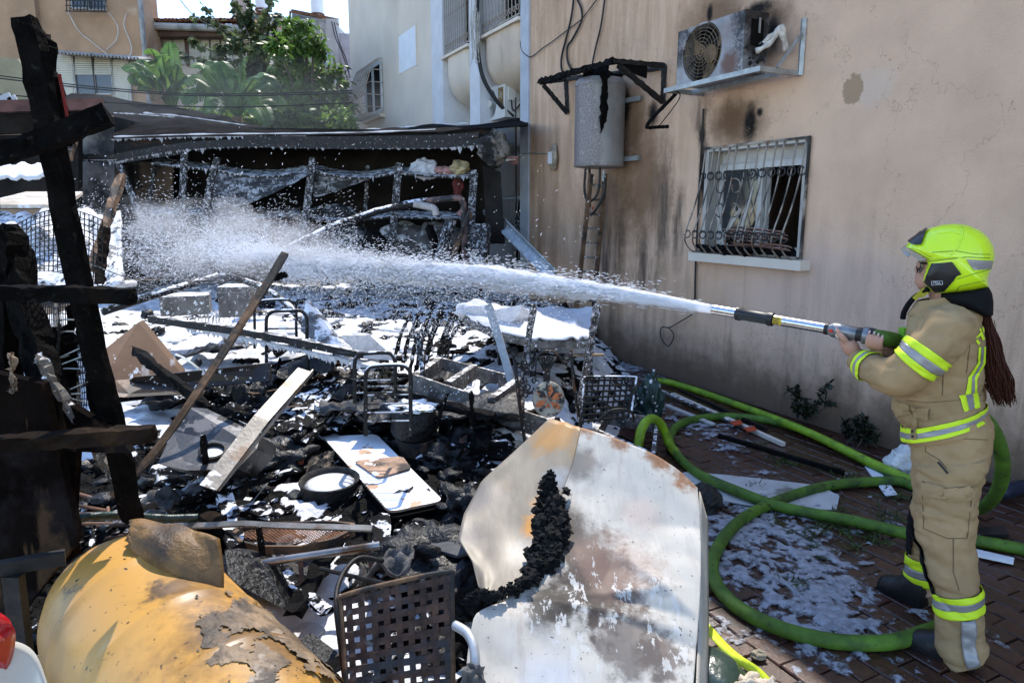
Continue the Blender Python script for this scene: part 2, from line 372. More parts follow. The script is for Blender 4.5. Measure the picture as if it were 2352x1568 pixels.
# ------------------------------------------------------------------ apartment building on the right
HA, HB, HM, US_ = 8.6, 7.45, 6.2, 2.45  # heights of the unseen roof, stepped to shape the shadow on the yard
bld = thing("apartment_building", "sooty beige plastered apartment building with barred windows on the right", "building", WP, None, atan2(WD.y, WD.x))
def ubox(mb, u0, u1, v0, v1, z0, z1): return mb.box(((u0+u1)/2, (v0+v1)/2, (z0+z1)/2), (abs(u1-u0), abs(v1-v0), abs(z1-z0)))
W0, W1, WZ0, WZ1 = -.95, .28, 1.385, 2.395
UA0, UA1 = 3.96, 4.21
m = MB()
ubox(m, -9, W0, -.25, 0, 0, HA); ubox(m, W1, US_, -.25, 0, 0, HA); ubox(m, US_, UA0, -.25, 0, 0, HM); ubox(m, W0, W1, -.25, 0, 0, WZ0); ubox(m, W0, W1, -.25, 0, WZ1, HA)
m.build("wall", M['wall'], bld, local=True)
for (a, b) in ((UA0, UA1), (5.64, 6.04), (7.26, 7.83)):
    m = MB(); ubox(m, a+.001, b-.001, -.6, .03, 0, HB if a > 7 else HM); m.build("pilaster", M['pilaster'] if a < 4.2 else M['pilasterpale'], bld, local=True)
m = MB(); ubox(m, 7.83, 14.0, -.25, 0, 0, HB); ubox(m, 13.75, 14.0, -8, -.25, 0, HB); m.build("wall", M['whitewall'], bld, local=True)["label"] = "clean white plaster wall at the far end"
m = MB(); ubox(m, -9, US_, -8, -.002, HA, HA+.2); ubox(m, US_, 7.3, -8, -.002, HM, HM+.1); ubox(m, 7.3, 14, -8, -.002, HB, HB+.1); m.build("roof", M['plaster_shed'], bld, local=True)
m = MB(); ubox(m, -9, 14, -8.3, -8.05, 0, HM); ubox(m, -9, US_, -8.3, -8.05, HM, HA); ubox(m, -9.25, -9, -8, 0, 0, HA); ubox(m, US_-.2, US_, -8, -.26, HM+.1, HA); ubox(m, 7.3, 7.5, -8, -.62, HM+.1, HB); m.build("back_wall", M['whitewall'], bld, local=True)
# recessed bays with bow-fronted balcony parapets
for (a, b, dk) in ((UA1, 5.64, 1), (6.04, 7.26, 0)):
    m = MB(); ubox(m, a, b, -.85, -.6, 0, HM); m.build("bay_wall", M['bay'] if dk else M['whitewall'], bld, local=True)
    z1 = 4.44; prof = [(.02, z1), (.02, z1-.30), (0, z1-.46), (-.06, z1-.60), (-.18, z1-.73), (-.36, z1-.82), (-.598, z1-.86)]
    m = MB(); nu = 12; rings = []
    for i in range(nu+1):
        u = a+.03+(b-a-.06)*i/nu; e = abs(2*i/nu-1); k = 1-.16*max(0, (e-.55)/.45)**2
        rings.append([V((u, -.598+(v+.598)*k, z1-(z1-z)*k)) for v, z in prof]+[V((u, -.598, z1))])
    m.loft(rings); m.build("bow_balcony", M['bay'] if dk else M['whitewall'], bld, smooth=35, local=True)
    m = MB(); ubox(m, a+.005, b-.005, -.3, .07, z1+.001, z1+.05); m.build("ledge", M['whitewall'], bld, local=True)
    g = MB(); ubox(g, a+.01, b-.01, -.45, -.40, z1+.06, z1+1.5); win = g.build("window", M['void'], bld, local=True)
    g = MB()
    for k in (0, .5, 1): u = a+.08+(b-a-.16)*k; ubox(g, u-.035, u+.035, -.395, -.36, z1+.07, z1+1.5)
    g.build("frame", M['winframe'], win, local=True)
    gr = MB(); ubox(gr, a+.05, b-.05, .0, .02, z1+.09, z1+.11); gr = gr.build("window_grille", M['grille'], bld, local=True); q = MB(); ubox(q, a+.05, b-.05, .0, .02, z1+1.38, z1+1.40); q.build("rail", M['grille'], gr, local=True)
    nb = 11
    bm0 = MB(); bm0.tube(cr([(0, 0, 0), (0, 0, .5), (0, 0, 1.3)], 4), .008, 5); bo = bm0.build("bar", M['grille'], gr, local=True); bo.location = (a+.07, .012, z1+.09)
    for i in range(1, nb+1):
        share("bar", bo.data, gr, (a+.07+(b-a-.14)*i/nb, .012, z1+.09))
    sc = MB(); sc.tube([V((.045*cos(t)*(1-t/14), 0, .045*sin(t)*(1-t/14))) for t in [k*.45 for k in range(18)]], .006, 4); so = sc.build("scroll", M['grille'], gr, local=True); so.location = (a+.13, .012, z1+.2)
    for i in range(1, nb):
        share("scroll", so.data, gr, (a+.13+(b-a-.14)*i/nb, .012, z1+.2))
        if i % 2: share("scroll", so.data, gr, (a+.13+(b-a-.14)*i/nb, .012, z1+1.2))
# far wall: closed shutter panel and caged window
ua, ub = 8.75, 9.88
m = MB(); ubox(m, ua, ub, -.02, .006, 4.63, 5.37); sh = m.build("shutter_panel", M['whitepaint'], bld, local=True)
m = MB()
for (x0, x1, z0, z1) in ((ua-.05, ua, 4.6, 5.4), (ub, ub+.05, 4.6, 5.4)): ubox(m, x0, x1, -.01, .02, z0, z1)
m.build("frame", M['whitewall'], sh, local=True)
c0, c1, cz0, cz1 = 11.15, 12.5, 4.05, 5.1
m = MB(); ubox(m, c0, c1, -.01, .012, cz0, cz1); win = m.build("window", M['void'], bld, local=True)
m = MB()
for u in (c0, (c0+c1)/2, c1): ubox(m, u-.04, u+.04, .013, .05, cz0, cz1)
for z in (cz0, cz1): ubox(m, c0+.041, (c0+c1)/2-.041, .013, .05, z-.04, z+.04); ubox(m, (c0+c1)/2+.041, c1-.041, .013, .05, z-.04, z+.04)
m.build("frame", M['greyshutter'], win, local=True)
m = MB(); ubox(m, c0-.12, c1+.12, .001, .12, cz0-.16, cz0-.08); m.build("sill", M['bay'], win, local=True)
m = MB()
for k in range(4): z = cz0+.05+k*.27; vv = .52-.1*k; m.tube([(c0-.1, .01, z), (c0-.1, vv, z), (c1+.1, vv, z), (c1+.1, .01, z)], .009, 5)
cg = m.build("window_cage", M['grille'], bld, local=True)
m = MB(); m.tube(cr([(0, .02, cz1+.06), (0, .22, cz1-.02), (0, .42, cz0+.5), (0, .54, cz0+.1), (0, .42, cz0-.08), (0, .02, cz0-.1)], 20), .012, 5); bo = m.build("bar", M['grille'], cg, local=True); bo.location = (c0-.1, 0, 0)
for i in range(1, 10): share("bar", bo.data, cg, (c0-.1+(c1-c0+.2)*i/9, 0, 0))
# lower bay: barred window behind the shed end, dark opening
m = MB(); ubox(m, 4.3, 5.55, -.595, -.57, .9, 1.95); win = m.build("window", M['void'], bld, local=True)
gr = MB(); ubox(gr, 4.3, 5.55, -.5, -.48, .92, .95); ubox(gr, 4.3, 5.55, -.3, -.28, 1.97, 2.0); ubox(gr, 4.3, 5.55, -.5, -.48, 1.6, 1.63); gr = gr.build("window_grille", M['greyshutter'], bld, local=True)
bm0 = MB(); bm0.tube(cr([(0, -.55, 2.05), (0, -.3, 1.98), (0, -.28, 1.7), (0, -.49, 1.4), (0, -.49, .92)], 12), .008, 5); bo = bm0.build("bar", M['greyshutter'], gr, local=True); bo.location = (4.34, 0, 0)
for i in range(1, 12): share("bar", bo.data, gr, (4.34+i*.105, 0, 0))

# the burnt barred window in the near wall
win = MB(); ubox(win, W0+.04, W1-.04, -.2, -.17, WZ1-.16, WZ1-.045); win = win.build("window", M['cleanframe'], bld, local=True)
m = MB()
for (a, b, z0, z1) in ((W0, W0+.045, WZ0, WZ1), (W1-.045, W1, WZ0, WZ1)): ubox(m, a+.001, b-.001, -.2, .012, z0+.001, z1-.001)
ubox(m, W0+.046, W1-.046, -.2, .012, WZ1-.045, WZ1-.001); ubox(m, W0+.046, W1-.046, -.2, -.02, WZ0+.001, WZ0+.03)
m.build("frame", M['winframe'], win, local=True)
def sash(u0, u1, v):
    m = MB(); t = .055
    ubox(m, u0, u0+t, v, v+.04, WZ0+.035, WZ1-.165); ubox(m, u1-t, u1, v, v+.04, WZ0+.035, WZ1-.165)
    ubox(m, u0+t, u1-t, v, v+.04, WZ0+.035, WZ0+.035+t); ubox(m, u0+t, u1-t, v, v+.04, WZ1-.165-t, WZ1-.165)
    m.build("sash", M['cleanframe'], win, local=True)
sash(W0+.05, -.33, -.12); sash(-.40, W1-.05, -.175)
m = MB(); ubox(m, -.27, W1-.10, -.158, -.152, WZ0+.2, WZ1-.2); m.build("pane", M['glass'], win, local=True)["label"] = "dark window pane streaked with soot"
m = MB(); ubox(m, W0-.1, W1+.06, .002, .12, WZ0-.085, WZ0-.002); m.build("sill", M['whitewall'], win, local=True)
# the room behind
m = MB(); ubox(m, -2.4, 1.5, -3.6, -3.5, .2, 2.9); ubox(m, -2.5, -2.4, -3.5, -.26, .2, 2.9); ubox(m, 1.5, 1.6, -3.5, -.26, .2, 2.9); ubox(m, -2.4, 1.5, -3.5, -.26, 2.9, 3.0); ubox(m, -2.4, 1.5, -3.5, -.26, .1, .2)
m.build("room", mat("sooted room paint", (.42, .33, .27), .9, var=.3, vs=1.5, bump=.1), bld, local=True)
# grille with a belly, scrolls
gr = MB(); ubox(gr, W0-.02, W1+.02, .013, .03, WZ1-.02, WZ1); ubox(gr, W0-.02, W1+.02, .013, .03, WZ0+.005, WZ0+.02); ubox(gr, W0-.02, W0, .013, .03, WZ0+.02, WZ1-.02); gr = gr.build("window_grille", M['grilleburnt'], bld, local=True)
NB = 11
m = MB(); m.tube(cr([(0, .02, WZ1-.01), (0, .06, WZ1-.3), (0, .13, WZ0+.45), (0, .22, WZ0+.22), (0, .225, WZ0+.1), (0, .13, WZ0+.01), (0, .03, WZ0+.012)], 24), .0075, 6); bo = m.build("bar", M['grilleburnt'], gr, smooth=True, local=True); bo.location = (W0+.02, 0, 0)
for i in range(1, NB+1): share("bar", bo.data, gr, (W0+.02+(W1-W0-.04)*i/NB, 0, 0), (0, rnd.gauss(0, .012), 0))
def scroll(r=.05):
    P = []
    for k in range(22):
        t = -pi*.9+k*.27; q = r*(1-.028*k); P.append(V((q*cos(t), 0, q*sin(t))))
    return P
sc = MB(); sc.tube(scroll(), .006, 5); sc.tube([V((-p.x+.1, 0, p.z)) for p in scroll()], .006, 5); so = sc.build("scroll", M['grilleburnt'], gr, smooth=True, local=True)
so.location = (W0+.0, .075, WZ1-.27)
for i in range(1, NB): share("scroll", so.data, gr, (W0+(W1-W0-.04)*i/NB, .075, WZ1-.27))
for i in range(NB): share("scroll", so.data, gr, (W0+(W1-W0-.04)*i/NB, .232, WZ0+.19))
sc = MB()
for (cx, cz, rr, fl) in ((-.09, .1, .08, 1), (.09, .1, .08, -1), (-.09, -.1, .08, 1), (.09, -.1, .08, -1)):
    sc.tube([V((cx+fl*rr*(1-.03*k)*cos(.8+k*.33), 0, cz+(1 if cz > 0 else -1)*rr*(1-.03*k)*sin(.8+k*.33))) for k in range(19)], .006, 5)
so = sc.build("rosette", M['grilleburnt'], gr, smooth=True, local=True); so.location = (-.17, .125, WZ0+.52)
# charred litter on the sill, snapped window slats
m = MB()
for i in range(46):
    m.lump((rnd.uniform(W0+.05, W1-.05), rnd.uniform(-.12, .15), WZ0+rnd.uniform(.02, .07)), (rnd.uniform(.03, .08), rnd.uniform(.02, .05), rnd.uniform(.015, .05)), i, 1, .5)
m = tag(m.build("charred_litter", M['char'], None, off=None), kind="stuff"); m.location = BW(0, 0, 0)+V((0, 0, WZ0)); 
me = m.data
zmin = WZ0
for vtx in me.vertices: pass
m.rotation_euler = (0, 0, atan2(WD.y, WD.x)); _o = V(m["_w"]); m.location = BW(*_o)
m["label"] = "charred litter heaped behind the window bars"
sl = thing("window_blind", "broken pinkish blind slats fallen behind the window bars", "blind", BW(-.5, .02, WZ0+.03))
pink = mat("singed blind", (.27, .16, .13), .8, var=.4, vs=9, bump=.2)
for i in range(7):
    a = BW(-.9+rnd.uniform(-.02, .3), .06+.01*i, WZ0+.05+.02*i+rnd.uniform(0, .06)); b = BW(-.35+rnd.uniform(0, .25), .10, WZ0+.08+.03*i)
    MB().bar(a, b, .05, .006, (.3, .2, 1)).build("slat", pink, sl)
sl = thing("snapped_frame", "snapped white window strips leaning crosswise behind the bars", "window strip", BW(.1, -.05, WZ0+.05))
for (p, q) in (((.13, .45), (-.05, .05)), ((-.2, .42), (.02, .1)), ((-.33, .62), (-.23, .12))):
    MB().bar(BW(p[0], -.02, WZ0+p[1]), BW(q[0], .02, WZ0+q[1]), .035, .012, WN).build("strip", M['winframe'], sl)

# ---- burnt air conditioner on its bracket
vb = .16; uR, zT = uz(1767, 33, vb); fR = US(1724, 28, uR); vf = fR.y; uL, zTL = uz(1568, 76, vf); zb = US(1722, 163, uR).z
vf = min(.62, max(.42, vf)); zt = (zT+zTL)/2
ac = thing("air_conditioner", "fire-blackened air conditioner unit with exposed fan on the right-hand wall", "air conditioner", BW((uL+uR)/2, vb, zb))
def acx(nt, co, c):
    # soot, blistered paint and heat-browned sheet
    k = _ramp(nt, _noise(nt, co, 2.3, 5, .6, None, (2.2, .3, 1.7)), .53, .62); c = _mix(nt, k, c, (.022, .019, .018))
    vo = _n(nt, "ShaderNodeTexVoronoi", feature='DISTANCE_TO_EDGE'); vo.inputs["Scale"].default_value = 26; nt.links.new(co, vo.inputs["Vector"])
    e = _math(nt, 'LESS_THAN', vo.outputs[0], .06); b = _ramp(nt, _noise(nt, co, 2.3, 5, .6, None, (2.2, .3, 1.7)), .52, .55); b2 = _math(nt, 'SUBTRACT', 1.0, _ramp(nt, _noise(nt, co, 2.3, 5, .6, None, (2.2, .3, 1.7)), .57, .61))
    c = _mix(nt, _math(nt, 'MULTIPLY', e, _math(nt, 'MULTIPLY', b, b2)), c, (.36, .34, .33))
    k = _ramp(nt, _noise(nt, co, 1.7, 4, .5, None, (8, 1, 3)), .55, .7); c = _mix(nt, _math(nt, 'MULTIPLY', k, .7), c, (.22, .12, .085)); B_ = (.015, .013, .013); return spots(ac['_w'], [(BW(uL, vf, zt), .17, B_, .3, 1.0, 1.2, .9), (BW(uL-.02, vf, (zt+zb)/2), .13, B_, .3, 1.0, 1.2, .7), (BW(uR, vf-.1, zt-.05), .2, B_, .4, 1.0, 1.2, .95), (BW(uR, vb+.1, zt-.25), .25, B_, .4, 1.0, 1.2, .95), (BW(uR+.16, vf, zb+.08), .14, (.12, .055, .035), .3, 1.1, 1.0, .9)])(nt, co, c)
M['burntsheet'] = mat("scorched white sheet metal", (.27, .265, .27), .5, .2, var=.3, vs=3, bump=.08, extra=acx)
def fan_case(root, u0, u1, v0, v1, z0, z1, material, cu, cr_, burnt):
    """case with a round fan opening in its front (v1) face; u0 is the far end"""
    m = MB(); cz = (z0+z1)/2; n = 40; t = .006
    for (a, b, c, d, e, f) in ((u0, u1, v0, v0+t, z0, z1), (u0, u0-t if u0 > u1 else u0+t, v0+t, v1, z0, z1), (u1+t if u0 > u1 else u1-t, u1, v0+t, v1, z0, z1), (u0, u1, v0, v1, z1+.001, z1+t), (u0, u1, v0, v1, z0-t, z0-.001)):
        q = MB(); ubox(q, min(a, b), max(a, b), min(c, d), max(c, d), min(e, f), max(e, f)); m.add(q.v, q.f)
    # front plate ring
    ul, ur = max(u0, u1), min(u0, u1); outer = []; inner = []
    for k in range(n):
        a = 2*pi*k/n; dx, dz = cos(a), sin(a); ts = []
        if abs(dx) > 1e-6: ts.append(((ul if dx > 0 else ur)-cu)/dx)
        if abs(dz) > 1e-6: ts.append(((z1 if dz > 0 else z0)-cz)/dz)
        s = min(ts); outer.append(V((cu+dx*s, v1, cz+dz*s))); inner.append(V((cu+dx*cr_, v1, cz+dz*cr_)))
    for (X, Z) in ((ul, z0), (ul, z1), (ur, z0), (ur, z1)):
        k = min(range(n), key=lambda i: (outer[i]-V((X, v1, Z))).length); outer[k] = V((X, v1, Z))
    back = [p-V((0, .03, 0)) for p in inner]
    b = len(m.v); m.v += outer+inner+back
    for k in range(n):
        j = (k+1) % n; m.f.append((b+k, b+j, b+n+j, b+n+k)); m.f.append((b+n+k, b+n+j, b+2*n+j, b+2*n+k))
    m.v = [BW(*p) for p in m.v]; m.build("casing", material, root)
    g = MB()
    for k in range(1, 9):
        rr = cr_*k/8.5; g.tube([BW(cu+rr*cos(a), v1+.012-.03*(k/9)**4, cz+rr*sin(a)) for a in [2*pi*i/28 for i in range(29)]], .0028, 4)
    for k in range(14):
        a = 2*pi*k/14; g.tube([BW(cu+cr_*.1*cos(a), v1+.012, cz+cr_*.1*sin(a)), BW(cu+cr_*cos(a+.5), v1-.01, cz+cr_*sin(a+.5))], .0025, 4)
    return g, cz
g, cz = fan_case(ac, uL, uR, vb, vf, zb, zt, M['burntsheet'], uL-.33, .25, True)
g.build("fan_guard", mat("sooted wire", (.20, .15, .10), .7, .3, var=.5, bump=0), ac)
m = MB(); cu = uL-.33; m.lathe([(.0, -.03), (.07, -.03), (.08, .02), (.0, .03)], BW(cu, vf-.12, cz), WN, 12)
for k in range(3):
    a0 = .4+2*pi*k/3
    m.add([BW(cu+.06*cos(a0), vf-.13, cz+.06*sin(a0)), BW(cu+.22*cos(a0-.3), vf-.10, cz+.22*sin(a0-.3)), BW(cu+.22*cos(a0+.35), vf-.06, cz+.22*sin(a0+.35)), BW(cu+.07*cos(a0+.5), vf-.10, cz+.07*sin(a0+.5))], [(0, 1, 2, 3)])
m.build("fan", mat("melted fan", (.16, .10, .05), .7, var=.5, bump=.2), ac)
MB().box((0, 0, 0), (.001, .001, .001)) 
m = MB(); m.v = []; q = MB(); ubox(q, uL-.05, uR+.35, vb+.02, vb+.08, zb+.02, zt-.02); m.add([BW(*p) for p in q.v], q.f); m.build("radiator", M['darkmetal'], ac)
q = MB(); ubox(q, uR-.008, uR-.001, vb+.06, vf-.07, zb+.2, zt-.06); MB().add([BW(*p) for p in q.v], q.f).build("terminal_opening", M['void'], ac)
q = MB(); ubox(q, uR-.014, uR-.009, vb+.1, vf-.14, zb+.3, zb+.42); MB().add([BW(*p) for p in q.v], q.f).build("terminal_plate", M['steel'], ac)
for (o, r) in ((0, .022), (.05, .02)):
    MB().tube(cr([BW(uR-.01, vf-.12-o, zb+.15+o), BW(uR-.10, vf-.2, zb+.22+o), BW(uR-.16, vb+.02, zb+.33-o), BW(uR-.13, vb-.08, zb+.15)], 16), [r*(1+.25*sin(i*1.9)) for i in range(16)], 8).build("pipe_lagging", mat("singed lagging", (.55, .50, .44), .9, var=.3, vs=20, bump=.5), ac, smooth=True)
m = MB()
for k in range(9): m.lump(BW(uR-.03-.01*rnd.random(), vf-.1+rnd.uniform(-.07, .1), zb+.1+rnd.uniform(-.05, .1)), rnd.uniform(.012, .03), k, 1, .5)
m.build("service_valve", M['darkmetal'], ac)
br = thing("wall_bracket", "grey angle-iron bracket carrying the fire-blackened air conditioner", "bracket", BW((uL+uR)/2, 0, zb-.06))
bu, bz = uz(1822, 195); 
m = MB()
def ubar(a, b, w, h): m.bar(BW(*a), BW(*b), w, h)
zz = zb-.03
for u in (uR-.22, uL+.1):
    m.bar(BW(u, .0, zz), BW(u, vf+.02, zz), .035, .04)
    m.build("arm", M['steel'], br) ; m = MB()
m.bar(BW(uL+.12, vf+.03, zz), BW(uR-.24, vf+.03, zz), .035, .04).build("rail", M['steel'], br); m = MB()
m.bar(BW(uL+.12, vb+.0, zz), BW(uR-.2, vb, zz), .035, .04).build("rail", M['steel'], br); m = MB()
m.bar(BW(uR-.24, .02, zz-.02), BW(uR-.24, .02, zz+.42), .035, .03).build("upright", M['steel'], br); m = MB()
m.bar(BW(uR-.24, .03, zz+.3), BW(uR-.24, .28, zz+.02), .02, .02).build("brace", M['steel'], br)
# loose burnt insulation hanging off the bracket's far end
m = MB(); m.tube(cr([BW(uL+.05, vf, zz), BW(*US(1555, 212, uL+.12)), BW(*US(1500, 270, uL+.2)), BW(*US(1486, 292, uL+.22)), BW(*US(1512, 292, uL+.2)), BW(*US(1535, 291, uL+.18))], 40), [.018+.008*n3((i*.9, 0, 0)) for i in range(45)], 6)
m.tube(cr([BW(uL+.05, vf-.05, zz), BW(*US(1560, 228, uL+.1)), BW(*US(1512, 292, uL+.2))], 16), .005, 5)
one(m, "burnt_pipe_lagging", M['char'], "charred pipe lagging drooping below the burnt air conditioner bracket", "pipe lagging", smooth=True)

# ---- clean air conditioner in the bay
vb2 = -.42; uR2, t1 = uz(1193.8, 198, vb2); p = US(1160, 190, uR2); vf2 = p.y; uL2, t2 = uz(1111.4, 210, vf2); zb2 = US(1160, 268, uR2).z; zt2 = p.z
M['acwhite'] = mat("cream air conditioner case", (.60, .58, .54), .5, var=.05, bump=.03)
ac2 = thing("air_conditioner", "clean cream air conditioner unit with a grey fan above the shed roof", "air conditioner", BW((uL2+uR2)/2, vb2, zb2))
fr2 = min(.27, (zt2-zb2)*.44, abs(uL2-uR2)*.33)
g, cz2 = fan_case(ac2, uL2, uR2, vb2, vf2, zb2, zt2, M['acwhite'], uL2-fr2-.04, fr2, False)
g.build("fan_guard", M['steel'], ac2)
m = MB(); m.lathe([(0, 0), (fr2*.98, 0), (fr2*.98, .01), (0, .01)], BW(uL2-fr2-.04, vf2-.05, cz2), WN, 24); m.build("fan", mat("fan shadow grey", (.16, .16, .16), .6, bump=0), ac2)
m = MB(); m.lathe([(0, 0), (.06, 0), (.055, .02), (0, .025)], BW(uL2-fr2-.04, vf2+.005, cz2), WN, 14); m.build("fan_hub", M['acwhite'], ac2)
gold = mat("gold badge", (.30, .19, .07), .5, .3, bump=0)
q = MB(); ubox(q, uR2+.06, uR2+.24, vf2+.001, vf2+.006, zt2-.32, zt2-.05); MB().add([BW(*p) for p in q.v], q.f).build("badge", gold, ac2)
m = MB()
for k in range(3): m.tube([BW(uR2+.15+.05*cos(a), vf2+.008, zt2-.14-.035*k+.02*sin(a)+.02*cos(a)) for a in [pi*.1+i*pi*.09 for i in range(10)]], .007, 4)
m.build("badge_emblem", mat("badge print", (.55, .5, .42), .5, bump=0), ac2)
q = MB(); ubox(q, uR2-.03, uR2-.001, vb2+.08, vf2-.05, zt2-.26, zt2-.05); MB().add([BW(*p) for p in q.v], q.f).build("service_cover", M['acwhite'], ac2)
m = MB(); m.tube(cr([BW(uR2-.01, vf2-.1, zb2+.3), BW(uR2-.05, vf2-.1, zb2+.12), BW(uR2-.03, vb2+.1, zb2+.1), BW(uR2-.01, vb2, zb2+.2)], 12), .012, 5); m.build("pipe", M['rubber'], ac2)

# ---- boiler under a burnt awning frame
bcu, _ = uz(1377, 290, .30); bz1 = US(1377, 190, bcu).z; bz0 = US(1377, 387, bcu).z
def boilx(nt, co, c):
    sx = _n(nt, "ShaderNodeSeparateXYZ"); nt.links.new(co, sx.inputs[0]); nz = _noise(nt, co, 1.9, 4, .5, (1, 1, .6), (4.4, 2.2, .1)); k = _ramp(nt, _math(nt, 'ADD', nz, _math(nt, 'MULTIPLY', sx.outputs[0], -1.5)), .62, .68); c = _mix(nt, k, c, (.15, .13, .125))
    vo = _n(nt, "ShaderNodeTexVoronoi", feature='DISTANCE_TO_EDGE'); vo.inputs["Scale"].default_value = 30; nt.links.new(co, vo.inputs["Vector"])
    e = _math(nt, 'LESS_THAN', vo.outputs[0], .05); c = _mix(nt, _math(nt, 'MULTIPLY', e, _math(nt, 'MULTIPLY', k, .45)), c, (.36, .34, .31))
    sx = _n(nt, "ShaderNodeSeparateXYZ"); nt.links.new(co, sx.inputs[0]); t = _ramp(nt, _math(nt, 'ADD', sx.outputs[2], _math(nt, 'MULTIPLY', nz, .5)), 1.1, 1.35); return _mix(nt, t, c, (.06, .055, .055))
M['boiler'] = mat("scorched enamel", (.22, .205, .19), .45, .1, var=.18, vs=3, bump=.1, extra=boilx, layers=[dict(col=(.25, .22, .2), s=5, lo=.55, hi=.7, st=(1, 1, .3))])
bo_ = thing("water_heater", "scorched grey cylindrical water heater hung on the wall under a burnt awning", "water heater", BW(bcu, .3, bz0))
R_ = .285
m = MB(); H_ = bz1-bz0; m.lathe([(.0, .0), (R_*.6, .0), (R_*.97, .015), (R_, .03), (R_, .05), (R_*.985, .055), (R_*.985, H_-.05), (R_, H_-.045), (R_, H_-.01), (R_*.9, H_+.03), (R_*.5, H_+.06), (0, H_+.07)], BW(bcu, .3, bz0), n=40); m.build("tank", M['boiler'], bo_, smooth=40)
m = MB()
def flap(s, t): 
    a = -.6+1.1*s; return BW(bcu-.18-.13*s, .32+.20*sin(a*2)+.05*n3((s*3, t*4, 0), 2), bz1+.06-.65*t*(.35+.65*s)+.07*n3((s*4, t*5, 2), 1.5))
m.sheet(flap, 12, 16, .008); m.build("scorched_flap", M['char'], bo_)
m = MB(); m.sheet(lambda s, t: BW(bcu+.05-.35*s, .5-.1*s+.05*n3((s*5, t*3, 1), 2), bz1+.03+.09*t+.06*n3((s*6, t*2, 5), 2)), 14, 6, .006); m.build("scorched_flap", M['char'], bo_)
m = MB(); m.lathe([(.0, 0), (.05, 0), (.05, .1), (.03, .16), (0, .17)], BW(bcu+.13, .2, bz1+.03), n=10); m.build("vent", M['steel'], bo_)
for (u, z) in ((bcu-.36, bz0+.1), (bcu-.36, bz1-.2)): MB().bar(BW(u-.04, .03, z), BW(u+.2, .06, z), .05, .05).build("bracket", M['steel'], bo_)
hb = [BW(bcu+.18, .36, bz0), BW(bcu+.2, .36, bz0-.2), BW(bcu+.12, .38, bz0-.34), BW(bcu, .38, bz0-.36), BW(bcu-.1, .36, bz0-.25), BW(bcu-.12, .36, bz0)]
MB().tube(cr(hb, 24), .014, 6).build("hose", M['rubber'], bo_, smooth=True)
MB().tube(cr([BW(bcu-.2, .36, bz0-.05), BW(bcu-.22, .36, bz0-.25), BW(bcu-.12, .37, bz0-.42), BW(bcu+.08, .35, bz0-.52), BW(bcu+.1, .34, bz0-.3), BW(bcu+.13, .34, bz0)], 26), .014, 6).build("hose", M['rubber'], bo_, smooth=True)
for (u, z) in ((bcu-.2, bz0-.1), (bcu+.08, bz0-.5)):
    m = MB(); m.rod(BW(u, .36, z-.05), BW(u, .36, z+.06), .018, 8); m.rod(BW(u-.03, .36, z), BW(u+.03, .36, z), .014, 6); m.build("valve", M['steel'], bo_)
MB().bar(BW(bcu+.02, .36, bz0-.46), BW(bcu-.06, .40, bz0-.43), .012, .012).build("valve_lever", mat("red lever", (.45, .03, .02), .5), bo_)
aw = thing("awning_frame", "charred angle-iron awning frame stripped of its cover above the water heater", "awning frame", BW(2, 0, 3.2))
a0 = V((.965, .02, 3.27)); a1 = V((.965, .02, 2.89)); fr = US(1408, 141, .965); fl = US(1240, 189, 2.95); l0 = V((2.95, .02, fl.z+.06)); l1 = V((2.9, .02, fl.z-.36))
for (p, q, nm) in ((a0, a1, "upright"), (fr, a0, "arm"), (fr+V((0, -.06, -.03)), a1+V((0, 0, .02)), "brace"), (fl+V((0, 0, -.01)), l0, "arm"), (fl+V((0, -.05, -.03)), l1, "brace"), (l0, l1, "upright"), (a0+V((0, 0, -.02)), l0+V((-.05, 0, 0)), "wall_rail")):
    MB().rough_bar(BW(*p), BW(*q), .045, .045, n=16, amp=.003).build(nm, M['darkmetal'], aw)
m = MB(); m.rough_bar(BW(*fl), BW(*fr), .06, .055, n=40, amp=.009); m.build("front_rail", M['char'], aw)
m = MB(); m.sheet(lambda s, t: BW(.97+.0*s, fr.y*(.35+.55*s), fr.z+.02-.15*t*(1-.5*s)+.03*n3((s*6, t*3, 0), 2)), 12, 4, .006); m.build("scorched_flap", M['char'], aw)

# ---- ladder against the wall
la = thing("wall_ladder", "rusty narrow ladder leaning on the wall below the water heater", "ladder", BW(2.4, .25, 0))
lt, lb = BW(bcu-.05, .12, bz0-.1), BW(*US(1350, 700, 2.5)); lb.z = max(lb.z, .05)
for (a, b) in (((1358, 400), (1330, 650)), ((1390, 400), (1368, 655))):
    p = BW(*US(a[0], a[1], bcu-.02)); q = BW(*US(b[0], b[1], bcu+.15)); q2 = q+(q-p)*.55
    MB().bar(p, q2, .03, .05, WN).build("rail", M['rustbar'], la)
for k in range(9):
    y = 425+k*33; s = (y-400)/250
    p = BW(*US(1359-28*s, y, bcu-.02+.17*s)); q = BW(*US(1389-22*s, y+2, bcu-.02+.17*s)); MB().bar(p, q, .03, .025).build("rung", M['greywood'], la)
